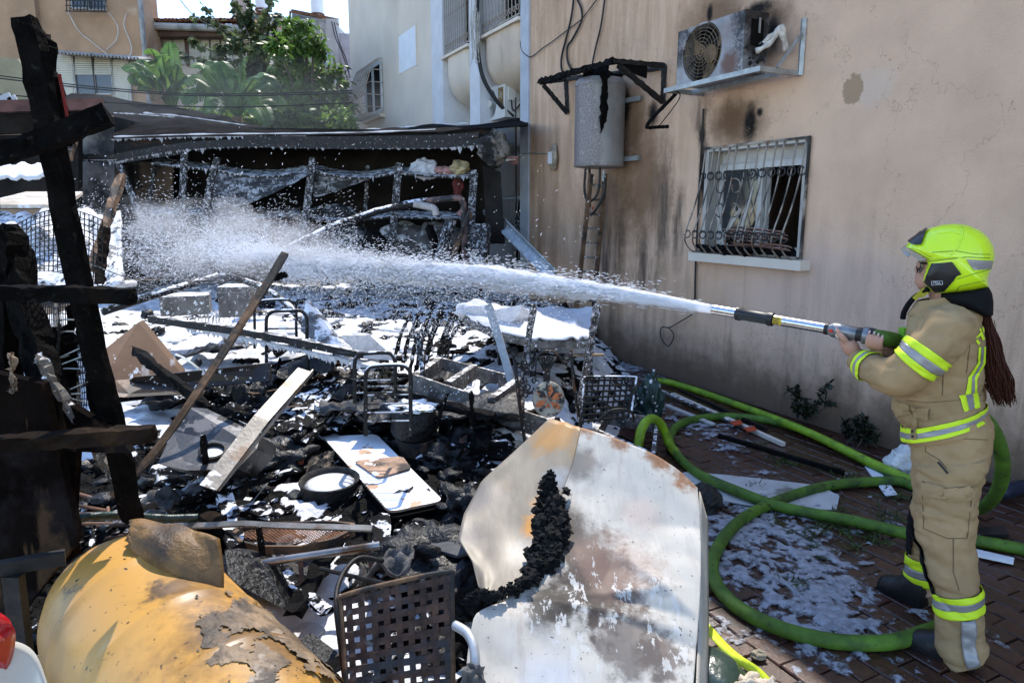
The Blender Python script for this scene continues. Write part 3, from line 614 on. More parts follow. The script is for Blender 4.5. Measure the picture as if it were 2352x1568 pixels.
# ---- junction box in a plastic bag, cables, vents
p0 = BW(*(lambda t: (t[0], .05, t[1]))(uz(1271, 363, .05)))
jb = thing("bagged_switch", "wall switch wrapped in a torn clear bag left of the water heater", "switch", p0)
m = MB(); m.lump(p0, (.085, .05, .17), 3, 3, .25, 2, Matrix.Rotation(atan2(WD.y, WD.x), 3, 'Z')); m.build("bag", mat("yellowed plastic bag", (.50, .43, .32), .35, var=.3, vs=12, bump=.5, bs=30, trans=.4), jb, smooth=True)
m = MB(); m.box(p0+WN*.052, (.07, .03, .15), Matrix.Rotation(atan2(WD.y, WD.x), 3, 'Z')); m.build("plate", M['whitepaint'], jb)
def cable(name, pts, r, label, mm='rubber', n=40): return one(MB().tube(cr(pts, n), r, 5), name, M[mm], label, "cable", smooth=True)
def wp(px, py, off=.03): u, z = uz(px, py, off); return BW(u, off, z)
M['teal'] = mat("teal cable", (.05, .18, .16), .6, bump=0); M['palecable'] = mat("pale cable", (.5, .47, .42), .6, bump=0)
cable("cable", [wp(1200, 353), wp(1225, 352, .06), wp(1255, 354)], .006, "thin teal cable running to the bagged wall switch", 'teal')
for (pts, r, lb) in (
    ([wp(1318, -8), wp(1312, 40), wp(1300, 90), wp(1290, 130), wp(1290, 160), wp(1300, 172)], .014, "leftmost thick black cable dropping to the water heater"),
    ([wp(1322, -8), wp(1335, 20), wp(1335, 50), wp(1315, 90), wp(1303, 110), wp(1305, 145), wp(1325, 175), wp(1340, 185)], .014, "looped thick black cable curving down to the water heater"),
    ([wp(1390, -8), wp(1380, 60), wp(1368, 110), wp(1358, 160), wp(1355, 190)], .011, "straight black cable falling behind the burnt awning rail"),
    ([wp(1376, -8), wp(1355, 20), wp(1335, 45), wp(1300, 72), wp(1270, 95), wp(1245, 112), wp(1222, 130), wp(1210, 128), wp(1198, 115), wp(1195, 95)], .007, "frayed thin cable sagging across the wall to the pilaster"),
    ([wp(1616, 250, .02), wp(1612, 330, .02), wp(1606, 430, .02), wp(1602, 520, .02), wp(1598, 600, .02), wp(1596, 690, .02)], .010, "straight burnt cable down the wall beside the barred window"),
    ([wp(1590, 722, .03), wp(1560, 740, .05), wp(1538, 752, .05), wp(1520, 752, .08), wp(1518, 775, .08), wp(1535, 795, .06), wp(1548, 770, .06), wp(1535, 752, .06)], .006, "short cable with a looped end hanging low on the wall")):
    cable("cable", pts, r, lb)
m = MB()
for k in range(5):
    o = .02*k; m.tube(cr([BW(5.66, .06+o*.5, 6.2), BW(5.62-o, .08, 5.4), BW(5.62-o, .09, 4.8), BW(5.56-o, .10, 4.2), BW(5.45-o, .05, 3.8), BW(5.25-o, -.1, 3.45), BW(5.15-o, -.3, 3.25)], 30), .016, 5)
one(m, "cable_bundle", M['rubber'], "thick bundle of black cables running down between the two balconies", "cable bundle", smooth=True)
m = MB()
for k in range(9):
    m.tube(cr([BW(5.5+rnd.uniform(-.12, .15), .12+rnd.random()*.1, 4.3+rnd.uniform(-.25, .8)) for _ in range(7)], 40), .004, 4)
one(m, "wire_tangle", M['palecable'], "tangle of thin pale wires hung on the black cable bundle", "wires", smooth=True)
cable("cable", [BW(4.3, .06, 3.4), BW(4.28, .06, 2.6), BW(4.26, .06, 1.6)], .012, "vertical black pipe cable along the grey pilaster")
u, z = uz(1170, 342, -.3)
m = MB(); m.lathe([(0, 0), (.06, 0), (.06, .16), (.09, .18), (.09, .3), (.05, .32), (0, .32)], BW(u, -.55, z), WN, 14); one(m, "vent_pipe", M['steel'], "small grey vent cap on the wall below the clean air conditioner", "vent", smooth=40)
# ------------------------------------------------------------------ far houses
M['orange'] = mat("orange plaster", (.40, .25, .15), .95, var=.18, vs=.9, bump=.5, bs=9, bdist=.03, layers=[dict(col=(.25, .17, .11), s=.6, lo=.52, hi=.8, a=.7), dict(col=(.6, .48, .36), s=1.4, lo=.6, hi=.75, a=.5)])
M['greyhouse'] = mat("stained grey render", (.40, .38, .36), .95, var=.15, vs=1, bump=.3, bs=20, layers=[dict(col=(.12, .12, .11), s=2.2, lo=.52, hi=.68, a=.8, st=(1, 1, .5))])
M['tile'] = mat("clay tile", (.38, .16, .09), .85, var=.45, vs=3, bump=.2)
M['brown'] = mat("brown fascia", (.10, .055, .035), .8, var=.3)
def px_x(px, py, d): return D(px, py, d).x
def px_z(px, py, d): return D(px, py, d).z
def fbox(px0, py0, px1, py1, d, t, mb=None):
    """upright box whose front face spans the given sight lines at distance d; t goes away from the camera"""
    a = D((px0+px1)/2, py0, d); b = D((px0+px1)/2, py1, d); x0 = D(px0, (py0+py1)/2, d).x; x1 = D(px1, (py0+py1)/2, d).x
    mb = mb or MB(); return mb.box(((x0+x1)/2, d+t/2, (a.z+b.z)/2), (x1-x0, abs(t), a.z-b.z))
oh = thing("orange_house", "weathered orange plastered house with shuttered windows at the upper left", "house", (-9, 18, 0))
xr = px_x(320, 60, 18)
m = MB(); m.box(((-24+xr)/2, 18.5, 5.5), (xr+24, 1, 11)); m.build("wall", M['orange'], oh)
m = MB(); m.rod((xr+.12, 17.9, 0), (xr+.12, 17.9, 10.5), .06, 10); m.build("drainpipe", M['greyhouse'], oh)
m = MB(); m.box((px_x(88, 60, 17.9)-6, 17.93, 5.5), (12, .16, 11)); m.build("wall", M['orange'], oh)
def window(root, x0, y0, x1, y1, d, mode, fr=M['cleanframe']):
    w_ = fbox(x0, y0, x1, y1, d-.04, .02).build("window", M['glass'] if mode in ('glass', 'dark') else (M['shutter'] if mode == 'slat' else M['greyshutter']), root)
    f = MB(); e = (x1-x0)*.04+1
    for (a, b, c, dd) in ((x0-e, y0-e, x0, y1+e), (x1, y0-e, x1+e, y1+e), (x0, y0-e, x1, y0), (x0, y1, x1, y1+e)): fbox(a, b, c, dd, d-.09, .045, f)
    f.build("frame", fr, w_)
    if mode != 'glass':
        n = max(5, int((y1-y0)/4.2)); s = MB()
        lim = n if mode in ('slat', 'grey') else n//2
        for i in range(lim):
            t = y0+(y1-y0)*(i+.12)/n; fbox(x0+.5, t, x1-.5, t+(y1-y0)*.70/n, d-.07, .025, s)
        s = s.build("slats", M['shutter'] if mode != 'grey' else M['greyshutter'], w_); s["kind"] = "stuff"
    return w_
window(oh, 127, 129, 168, 240, 18, 'slat'); window(oh, 171, 130, 213, 215, 18, 'dark'); window(oh, 216, 134, 256, 215, 18, 'dark'); window(oh, 259, 139, 296, 240, 18, 'slat')
window(oh, 163, -20, 198, 18, 18, 'glass'); window(oh, 201, -20, 238, 21, 18, 'glass')
g = MB()
for i in range(12): x = 153+i*8; g.rod(D(x, -20, 17.6), D(x, 27, 17.6), .012, 4)
for y in (2, 14, 27): g.rod(D(150, y-1, 17.6), D(245, y+1, 17.6), .014, 4)
g.build("window_grille", M['rubber'], oh)
aw2 = MB()
def corr(s, t):
    x0, x1 = px_x(108, 118, 17.4), px_x(324, 140, 17.4); x = x0+(x1-x0)*s
    return V((x, 17.98-.6*t, px_z(216, 122, 17.7)-.12*t-.16*(s-.5)+.03*sin(s*2*pi*26)))
aw2.sheet(corr, 208, 3, .01); aw2.build("corrugated_canopy", M['greyhouse'], oh)
m = MB(); m.tube(cr([D(270, 20, 17.9), D(300, 75, 17.9), D(330, 110, 17.9), D(360, 128, 17.9)], 20), .012, 4)
for pts in ([(155, 25), (180, 70), (215, 100), (255, 132)], [(290, 32), (285, 60), (300, 100), (300, 125), (280, 134)], [(250, 30), (270, 60), (268, 90), (245, 115)]):
    one(MB().tube(cr([D(x, y, 17.93) for x, y in pts], 24), .012, 4), "cable", M['palecable'], {155: "long pale cable slanting down the orange house from its upper window", 290: "curled pale cable near the drainpipe of the orange house", 250: "faint hooked cable in the middle of the orange house wall"}[pts[0][0]], "cable")
# shuttered house with tiled roof
th = thing("shuttered_house", "low house with a red tiled roof and a row of cream shutters", "house", (-8, 20, 0))
x0, x1 = px_x(322, 100, 19.2), px_x(575, 100, 19.2); ez = px_z(400, 66, 19.2)
m = MB(); m.box(((x0+x1)/2, 21.2, ez/2-.1), (x1-x0, 3.6, ez-.2)); m.build("wall", M['whitewall'], th)
m = MB(); m.box(((x0+x1)/2, 19.05, ez-.14), (x1-x0, .3, .24)); m.build("fascia", M['brown'], th)
m = MB(); m.rod((x0, 18.8, ez-.02), (x1, 18.8, ez-.1), .09, 8); m.build("gutter", M['greyhouse'], th)
m = MB(); m.prism([(x0, 18.85, ez+.02), (x1, 18.85, ez+.02), (x1, 22, ez+.72), (x0, 22, ez+.72)], (0, 0, -.06)); rf = m.build("roof", M['tile'], th)
tb = MB(); rings = []
for i in range(2):
    rr = []; k = .075+.012*(1-i)
    for j in range(7): a = pi*j/6; rr.append(V((k*cos(a), .42*i, k*.9*sin(a)+.04*(1-i))))
    for j in range(7): a = pi-pi*j/6; rr.append(V(((k-.014)*cos(a), .42*i, (k-.014)*.9*sin(a)+.04*(1-i))))
    rings.append(rr)
tb.loft(rings); nt_ = 30; first = None
for r in range(4):
    for i in range(nt_):
        x = x0+.08+(x1-x0-.16)*i/(nt_-1); y = 18.78+r*.38; z = ez+.03+r*.38*.222
        if first is None:
            first = tb.build("roof_tile", M['tile'], rf, local=True)
            first.location = V((x, y, z))-V(th["_w"])
        else: share("roof_tile", first.data, rf, V((x+rnd.gauss(0, .006), y+rnd.gauss(0, .012), z+rnd.gauss(0, .006)))-V(th["_w"]), (.22+rnd.gauss(0, .02), 0, rnd.gauss(0, .03)))
first.rotation_euler = (.22, 0, 0)
for (a, b, ya, yb) in ((324, 349, 80, 142), (351, 372, 81, 143), (375, 396, 83, 145), (398, 424, 84, 146), (436, 458, 90, 150), (461, 482, 91, 151), (484, 506, 92, 152), (508, 530, 93, 153)): window(th, a, ya, b, yb, 19.4, 'slat')
m = MB(); fbox(425, 82, 434, 152, 19.3, .1, m); m.build("post", M['brown'], th)
# grey house with roof tanks
gh = thing("grey_house", "stained grey rendered house with solar tanks on its flat roof", "house", (-5, 24, 0))
gx0, gx1 = px_x(545, 60, 23), px_x(770, 60, 23); gz = px_z(720, 52, 23)
m = MB(); m.box(((gx0+gx1)/2, 26, gz/2), (gx1-gx0, 6, gz)); m.build("wall", M['greyhouse'], gh)
m = MB(); m.box((gx1+1.3, 26.5, gz/2-.1), (2.6, 6, gz-.2)); m.build("wall", mat("lilac render", (.45, .41, .43), .9, var=.1), gh)
m = MB(); m.box((gx0+.25, 22.8, gz-.6), (.5, .3, 2.6)); m.build("corner_pier", M['greyhouse'], gh)
m = MB(); m.box(((gx0+gx1)/2, 23.2, gz+.06), (gx1-gx0+.1, .3, .12)); m.build("parapet", M['greyhouse'], gh)
w_ = window(gh, 728, 118, 744, 152, 22.95, 'glass'); w2 = window(gh, 746, 120, 762, 152, 22.95, 'glass'); w2.data.materials[0] = M['skyglass']
for i, (a, b, yb) in enumerate(((585, 614, 20), (713, 742, 31))):
    zb_ = px_z(a, yb, 23.6); xc = (px_x(a, yb, 23.6)+px_x(b, yb, 23.6))/2; rr = (px_x(b, yb, 23.6)-px_x(a, yb, 23.6))/2
    t = thing("solar_tank", ("white solar water tank on the grey roof, left of the tree top", "white solar water tank on the grey roof, nearest the white building")[i], "water tank", (xc, 23.7, zb_-.5), "white solar tanks on the grey house")
    m = MB(); m.lathe([(0, 0), (rr, 0), (rr, 1.5), (rr*.6, 1.6), (0, 1.62)], (xc, 23.7, zb_), n=20); m.build("tank", M['whitepaint'], t, smooth=40)
    m = MB()
    for k in range(4): a_ = pi/4+k*pi/2; m.rod((xc+rr*cos(a_), 23.7+rr*sin(a_), zb_-.55), (xc+rr*cos(a_)*.9, 23.7+rr*sin(a_)*.9, zb_), .025, 5)
    m.tube([(xc+rr*cos(k*.4), 23.7+rr*sin(k*.4), zb_-.02) for k in range(17)], .03, 5); m.build("stand", M['rust'], t)
for i, (a, ya, b, yb) in enumerate(((545, 22, 650, 42), (670, 26, 778, 48))):
    pa, pb = D(a, ya, 23.4), D(b, yb, 23.4); t = thing("solar_collector", ("tilted solar collector on the grey roof behind the tree", "red-edged tilted solar collector beside the white building")[i], "solar panel", (pa.x, 23.5, pa.z-.6))
    m = MB(); q = [V((pa.x, 23.4, pa.z)), V((pb.x, 23.4, pb.z)), V((pb.x-.2, 24.6, pb.z-.7)), V((pa.x-.4, 24.6, pa.z-.7))]; m.prism(q, (0, 0, -.08)); m.build("panel", M['skyglass'], t)
    m = MB(); m.bar(q[0]+V((0, -.03, .0)), q[1]+V((0, -.03, .0)), .06, .1); m.bar(q[0]+V((-.04, 0, 0)), q[0]+V((-.5, 1, -.9)), .06, .06); m.build("frame", M['rust'], t)
    m = MB()
    for k in range(3):
        p = q[0].lerp(q[1], .1+.4*k); m.rod(p, (p.x, p.y+.1, gz), .02, 5)
    m.build("leg", M['steel'], t)
for k, pts in enumerate(([(762, 50), (770, 85), (785, 120), (800, 165)], [(768, 52), (778, 95), (796, 140), (803, 180)])):
    one(MB().tube(cr([D(x, y, 22.8) for x, y in pts], 16), .02, 4), "cable", M['rubber'], ("black cable drooping down the grey house, left of its twin", "black cable drooping down the grey house, right of its twin")[k], "cable")

# ------------------------------------------------------------------ trees and banana plants
def leafmat(name, col, hue, tr=.4): return mat(name, col, .45, var=.45, vs=2.2, hue=hue, bump=0, trans=tr, spec=.35)
M['leafA'] = leafmat("bright green leaf", (.065, .125, .022), (.11, .19, .035), .5)
M['leafB'] = leafmat("dull green leaf", (.065, .095, .035), (.11, .14, .06), .4)
M['leafC'] = leafmat("banana leaf", (.06, .13, .03), (.11, .19, .05), .5)
M['leafdry'] = leafmat("dry leaf", (.22, .13, .05), (.3, .18, .08), .3)
M['bark'] = mat("bark", (.10, .075, .055), .9, var=.4, vs=8, bump=.6, bs=30)
def leaf(mb, p, d, up, L, w):
    d = d.normalized(); s = d.cross(up); s = s.normalized() if s.length > 1e-3 else V((1, 0, 0)); n = s.cross(d)
    mb.add([p, p+d*L*.35+s*w-n*L*.03, p+d*L*.75+s*w*.7-n*L*.12, p+d*L-n*L*.25, p+d*L*.75-s*w*.7-n*L*.12, p+d*L*.35-s*w-n*L*.03], [(0, 1, 5), (1, 2, 4, 5), (2, 3, 4)])
def rv(g): return V((g.gauss(0, 1), g.gauss(0, 1), g.gauss(0, 1))).normalized()
def tree(label, trunk_px, d, blobs, nleaf, L, w, lm, seed, droop=.4, twig=None):
    g = random.Random(seed); base = D(trunk_px[0], trunk_px[1], d); base.z = 0
    t = thing("tree", label, "tree", base); cs = []
    m = MB(); top = D(blobs[0][0], blobs[0][1], d)
    m.tube(cr([base, base.lerp(top, .4)+V((.15, 0, 0)), base.lerp(top, .7)], 12), [.16-.008*i for i in range(20)][:len(cr([base, base, base], 12))], 8)
    lf = MB()
    fork = base.lerp(top, .6)
    for (x, y, r) in blobs:
        dd = d+g.uniform(-1.0, 1.0); c = D(x, y, dd); rr = r/F_*dd; cs.append((c, rr))
        m.tube(cr([fork, fork.lerp(c, .5)+V((0, 0, .2)), c], 8), [.06, .055, .05, .04, .035, .03, .025, .02, .015][:len(cr([fork, fork, c], 8))], 5)
        k = int(nleaf*r*r/1500)
        for _ in range(max(2, int(r/9))):
            e = c+rv(g)*rr*.95; m.tube(cr([c, c.lerp(e, .5)+rv(g)*.1, e], 4), .012, 4)
        sub = [c+rv(g)*rr*g.uniform(.35, .95) for _ in range(max(3, int(r/3.2)))]
        for _ in range(k):
            q = g.choice(sub); p = q+rv(g)*rr*.33*abs(g.gauss(0, 1)); dr = (rv(g)+V((0, 0, -droop))+(p-c).normalized()*.6)
            leaf(lf, p, dr, V((g.gauss(0, .4), g.gauss(0, .4), 1)), L*g.uniform(.6, 1.3), w*g.uniform(.7, 1.2))
    if twig:
        for pts in twig:
            P = cr([D(x, y, d+g.uniform(-.6, .6)*.3) for x, y in pts], 14); m.tube(P, [.02*(1-.8*i/len(P))+.003 for i in range(len(P))], 4)
            for p in P[2:]:
                for _ in range(5): leaf(lf, p+rv(g)*.07, rv(g)+V((0, 0, -.5)), V((g.gauss(0, .5), g.gauss(0, .5), 1)), L*g.uniform(.7, 1.2), w*g.uniform(.8, 1.3))
    m.build("trunk", M['bark'], t, smooth=True); lf.build("crown", lm, t)
    return t
tree("tall open tree with small dull leaves on thin twigs before the grey house", (560, 300), 17.5,
     [(590, 150, 42), (560, 110, 34), (610, 90, 34), (575, 60, 24), (620, 45, 20), (540, 165, 34), (640, 130, 34), (500, 130, 22), (600, 200, 45), (650, 200, 40), (560, 210, 34), (480, 185, 20)], 330, .15, .055, M['leafB'], 11, .5,
     [[(560, 120), (530, 85), (505, 55), (465, 12)], [(545, 110), (520, 75), (490, 52), (448, 42)], [(575, 90), (560, 55), (545, 30), (540, 5)], [(600, 80), (612, 40), (618, 10), (625, -12)], [(520, 130), (480, 115), (455, 100), (440, 88)], [(545, 160), (500, 165), (460, 170), (420, 185)], [(500, 160), (470, 140), (430, 130), (415, 125)], [(580, 70), (575, 30), (570, 0)]])
tree("dense bright green tree beside the white building corner", (735, 320), 16,
     [(690, 110, 40), (665, 75, 28), (720, 100, 30), (640, 110, 26), (700, 165, 46), (750, 180, 36), (655, 170, 40), (730, 240, 50), (670, 240, 48), (785, 235, 32), (640, 230, 30), (775, 285, 40), (700, 290, 45), (640, 280, 30), (700, 60, 16), (610, 270, 26), (790, 180, 14)], 520, .17, .036, M['leafA'], 12, .7)
def banana(label, base, d, leaves, seed, dry):
    g = random.Random(seed); b = D(*base, d); gr = V((b.x, b.y, .0)); t = thing("banana_plant", label, "banana plant", gr)
    m = MB(); m.tube(cr([gr, gr.lerp(b, .5)+V((.05, 0, 0)), b], 12), [.16-.006*i for i in range(13)], 10); m.build("trunk", M['leafdry'], t, smooth=True)
    for (tx, ty, wd, fl) in leaves:
        tip = D(tx, ty, d+g.uniform(-.9, .5)); mid = b.lerp(tip, .5)+V((0, 0, .28*fl)); P = cr([b, b.lerp(mid, .6)+V((0, 0, .06)), mid, mid.lerp(tip, .55)+V((0, 0, .12*fl)), tip], 28); n = len(P)
        lf = MB(); tv = g.uniform(-.5, .9); side = []
        for i in range(n):
            dr = (P[min(i+1, n-1)]-P[max(i-1, 0)]).normalized(); s = dr.cross(V((tv*.4, -1 if tv > 0 else -.6, .9))).normalized(); side.append((s, s.cross(dr)))
        for sg in (-1, 1):
            i = int(n*.3)
            while i < n-1:
                k = min(n-1, i+g.choice((1, 2, 3, 4)))     # torn strips
                dip = g.uniform(.02, .3)
                for j in range(i, k):
                    q = []
                    for e in (j, j+1):
                        x = (e/n-.3)/.7; ww = wd*sqrt(max(0, sin(pi*min(1, x*.93+.07))))*(1 if e < n-1 else .1); s, nn = side[e]
                        q.append((P[e], P[e]+s*sg*ww*.55+nn*ww*.12, P[e]+s*sg*ww-nn*ww*dip))
                    if j == k-1 and k < n-1: q[1] = (q[1][0], q[1][1].lerp(q[0][1], .12), q[1][2].lerp(q[0][2], .35))
                    lf.add([*q[0], *q[1]], [(0, 1, 4, 3), (1, 2, 5, 4)])
                i = k
        o = lf.build("leaf", M['leafC'] if g.random() > dry else M['leafdry'], t); m = MB(); m.tube(P, [.035*(1-.85*i/n) for i in range(n)], 5); m.build("midrib", M['leafC'], o, smooth=True)
banana("leftmost banana plant with broad upright leaves behind the burnt shed", (398, 262), 14.5,
       [(283, 162, .20, 1), (298, 192, .2, 1), (318, 208, .2, .8), (345, 112, .22, .5), (386, 96, .23, .1), (372, 128, .2, .3), (302, 150, .2, 1), (352, 232, .18, 1), (428, 190, .2, .8), (410, 150, .2, .3), (438, 238, .18, 1), (330, 175, .2, .8)], 3, .08)
banana("second banana plant with torn leaves and a dry trunk behind the burnt shed", (545, 268), 13.6,
       [(440, 155, .22, .9), (468, 148, .22, .7), (500, 142, .24, .3), (562, 132, .26, .2), (600, 178, .24, .7), (640, 205, .22, 1.0), (655, 255, .2, 1), (425, 195, .22, 1), (420, 240, .22, 1), (470, 262, .2, 1), (620, 290, .18, 1), (590, 240, .18, 1), (530, 165, .2, .2), (505, 285, .16, .8)], 4, .06)
g0 = random.Random(5); bs_ = MB()
for _ in range(5200):
    x = g0.uniform(400, 810); y = 312-g0.betavariate(1.2, 3)*75; p = D(x, y, g0.uniform(14.6, 16.5)); leaf(bs_, p, rv(g0)+V((0, 0, .1)), V((g0.gauss(0, .5), g0.gauss(0, .5), 1)), .2*g0.uniform(.5, 1.3), .05)
o = tag(bs_.build("undergrowth", M['leafA']), "low leafy undergrowth between the banana plants and the shed roof", kind="stuff")
# overhead wires
for (pts, dd, lb) in (([(-20, 172), (200, 198), (420, 215), (620, 215), (810, 208)], 11.5, "uppermost black cable strung across the yard before the banana plants"), ([(-20, 178), (200, 203), (420, 219), (620, 219), (810, 213)], 11.4, "black cable strung just below the uppermost one across the yard"), ([(-20, 216), (200, 232), (380, 243), (560, 246), (810, 236)], 11.2, "lowest sagging black cable across the yard before the banana plants"), ([(410, -5), (450, 40), (520, 80), (590, 118)], 17, "thin wire crossing the sky above the tiled roof")):
    one(MB().tube(cr([D(x, y, dd) for x, y in pts], 30), .012, 4), "cable", M['rubber'], lb, "cable", smooth=True)
# ------------------------------------------------------------------ ground, paving bricks, heap of burnt rubble under foam
m = MB(); m.grid(lambda s, t: V((-60+120*s, -20+140*t, -.075)), 4, 4); o = m.build("ground", mat("yard soil", (.07, .055, .045), .95, var=.4, vs=3, bump=.5)); o["kind"] = "structure"
PB = lambda u, v, z: WP+WD*u+WN*v+V((0, 0, z))
m = MB(); m.v = [PB(-6.5, -.001, -.014), PB(5, -.001, -.014), PB(5, 4.6, -.014), PB(-6.5, 4.6, -.014)]; m.f = [(3, 2, 1, 0)]
pave = m.build("pavement", mat("mossy mortar", (.035, .03, .025), .9, var=.5, vs=20, bump=.6), off=WP); pave["kind"] = "structure"; pave["_w"] = tuple(WP)
brick_m = []
for i, (c, h) in enumerate((((.105, .038, .024), (.15, .055, .033)), ((.085, .032, .022), (.12, .05, .03)), ((.13, .05, .03), (.17, .07, .045)))):
    brick_m.append(mat("wet paving brick", tuple(x*.42 for x in c), .3, var=.3, vs=30, bump=.35, bs=120, hue=tuple(x*.42 for x in h), spec=.5, layers=[dict(col=(.014, .010, .008), s=5, lo=.52, hi=.7, a=.6, rough=.3)]))
def brick_me(mt):
    m = MB(); x, y, z, b = .103, .0505, .02, .005
    ring = lambda e, zz: [V((-x+e, -y+e, zz)), V((x-e, -y+e, zz)), V((x-e, y-e, zz)), V((-x+e, y-e, zz))]
    m.loft([ring(0, -.03), ring(0, -b), ring(b, 0)]); me = bpy.data.meshes.new("brick"); me.from_pydata(m.v, [], m.f); me.materials.append(mt); return me
bmes = [brick_me(x) for x in brick_m]
cand = []
for r in range(0, 42):
    v = .055+r*.1065
    for k in range(-28, 22):
        u = (k+(.5 if r % 2 else 0))*.2125
        p = PB(u, v, 0)
        r_ = p-V((0, 0, CH)); fz = r_.y*CT-r_.z*ST
        if fz < .3 or v > 4.5: continue
        X = CX_+F_*r_.x/fz; Y = CY_-F_*(r_.y*ST+r_.z*CT)/fz
        vis = 1480 < X < 2420 and 800 < Y < 1620 and p.x > .62
        cand.append((0 if vis else 1, r_.length, u, v, p))
cand.sort(key=lambda c: c[:2])
rest = MB(); ang = atan2(WD.y, WD.x)
for i, (nv, _, u, v, p) in enumerate(cand):
    if i < 300 and not nv:
        share("brick", rnd.choice(bmes), pave, (p-WP)+V((0, 0, rnd.gauss(0, .0025))), (rnd.gauss(0, .012), rnd.gauss(0, .012), ang+rnd.gauss(0, .012)))
    else:
        h = rnd.gauss(0, .002); q = MB(); q.box(p+V((0, 0, -.015+h)), (.206, .101, .03), Matrix.Rotation(ang, 3, 'Z')); rest.add(q.v, q.f)
o = rest.build("bricks", brick_m[0], pave); o["kind"] = "stuff"

def xb(y): return .62+.05*y+.16*max(0, y-4.5)-.35*sst(7.5, 9, y)
MND = [(G(x, y, .4).x, G(x, y, .4).y, h) for x, y, h in ((560, 905, .16), (770, 905, .14), (1060, 985, .15), (660, 1030, .08), (1000, 1290, .08))]
def hbase(x, y):
    e = sst(.0, .9, xb(y)-x+.12*n3((x, y, 0), 1.6)); k = .45+.55*sst(1.9, 3.4, y)
    return e*(.34*k+.16*sst(5, 7.5, y)+.09*n3((x, y, 3), .9)+.05*sst(-.5, -3, x)+sum(h*exp(-((x-a)**2+(y-b)**2)/.07) for a, b, h in MND))-.055*(1-e)
# places where the photograph shows bare char (1) or thick foam (-1): sight-line x, y, radius, weight
SPOTS = [(560, 920, 90, 1), (470, 1010, 80, .4), (760, 960, 110, 1), (900, 960, 110, 1), (980, 1030, 90, .9), (1090, 1060, 90, .7), (600, 1110, 110, .8), (560, 1180, 70, .9), (900, 1150, 120, 1), (960, 1230, 100, 1.2), (1010, 1310, 90, 1.2), (1050, 1180, 60, 1), (860, 1260, 60, .8), (460, 1080, 100, .7), (240, 1100, 90, .6), (700, 1260, 40, .5), (1200, 960, 70, .8), (1350, 930, 60, .7), (700, 1520, 80, .6), (1000, 1500, 60, .9), (120, 1250, 120, 1), (60, 1420, 90, 1), (450, 1270, 60, 1),
         (480, 800, 110, -1.2), (600, 860, 70, -1), (330, 870, 100, -.8), (760, 850, 60, -.7), (690, 1340, 60, -1.2), (740, 1430, 70, -1.2), (400, 1140, 50, -.6), (1050, 1000, 40, -.5), (600, 1060, 40, -.5), (680, 1130, 40, -.4), (300, 960, 60, -.7), (830, 800, 70, -.4), (250, 700, 120, -.8), (1180, 900, 60, -.3)]
SP2 = []
def hraw(x, y): return hbase(x, y)
def P(px, py, dz=0.0):
    """the point of the heap (or paving) seen along a sight line, raised by dz"""
    r = ray(px, py).normalized(); o = V((0, 0, CH)); t = 1.5
    while t < 30:
        p = o+r*t
        if p.z < max(0, hbase(p.x, p.y))+dz: break
        t += .02
    return o+r*t
for (x, y, rr, wt) in SPOTS:
    p = P(x, y); SP2.append((p.x, p.y, rr/F_*p.length*1.15, rr/F_*p.length*2.2, wt))
def foamf(x, y):
    f = .10*fbm((x, y, 0), 2.2, 4)+.55*fbm((x, y, 0), 5, 9)+.10*sst(3.0, 4.2, y)-.16*sst(4.8, 6.4, y)+.15
    for (a, b, rx, ry, wt) in SP2:
        d = ((x-a)/rx)**2+((y-b)/ry)**2
        if d < 6: f -= wt*.42*exp(-d)
    return f
NX, NY = 300, 330
hv, ff, hf = [], [], []
for j in range(NY+1):
    y = 1.1+10.6*(j/NY)**1.5
    for i in range(NX+1):
        x = -5.6+7.4*(i/NX)
        if y < 4: x = -2.9+(4.4)*(i/NX)*(1-.0)+0 if False else x
        fo = foamf(x, y); k = sst(-.03, .06, fo); b = hbase(x, y); e = sst(-.04, .05, b)
        rough = (.055*abs(fbm((x, y, 1), 6, 2))+.03*fbm((x, y, 2), 17, 5, 3)+.015*n3((x, y, 0), 40))*(1-k*.85)
        puff = k*(.025+.05*max(0, fbm((x, y, 5), 3.2, 1))+.012*n3((x, y, 0), 14))
        hv.append(V((x, y, b+e*(rough+puff)))); ff.append(k)
for j in range(NY):
    for i in range(NX):
        a = j*(NX+1)+i
        if max(hv[a].z, hv[a+1].z, hv[a+NX+1].z, hv[a+NX+2].z) > -.03: hf.append((a, a+1, a+NX+2, a+NX+1))
me = bpy.data.meshes.new("rubble_heap"); me.from_pydata(hv, [], hf); at = me.attributes.new("foam", 'FLOAT', 'POINT'); at.data.foreach_set("value", ff)
me.polygons.foreach_set("use_smooth", [True]*len(me.polygons))
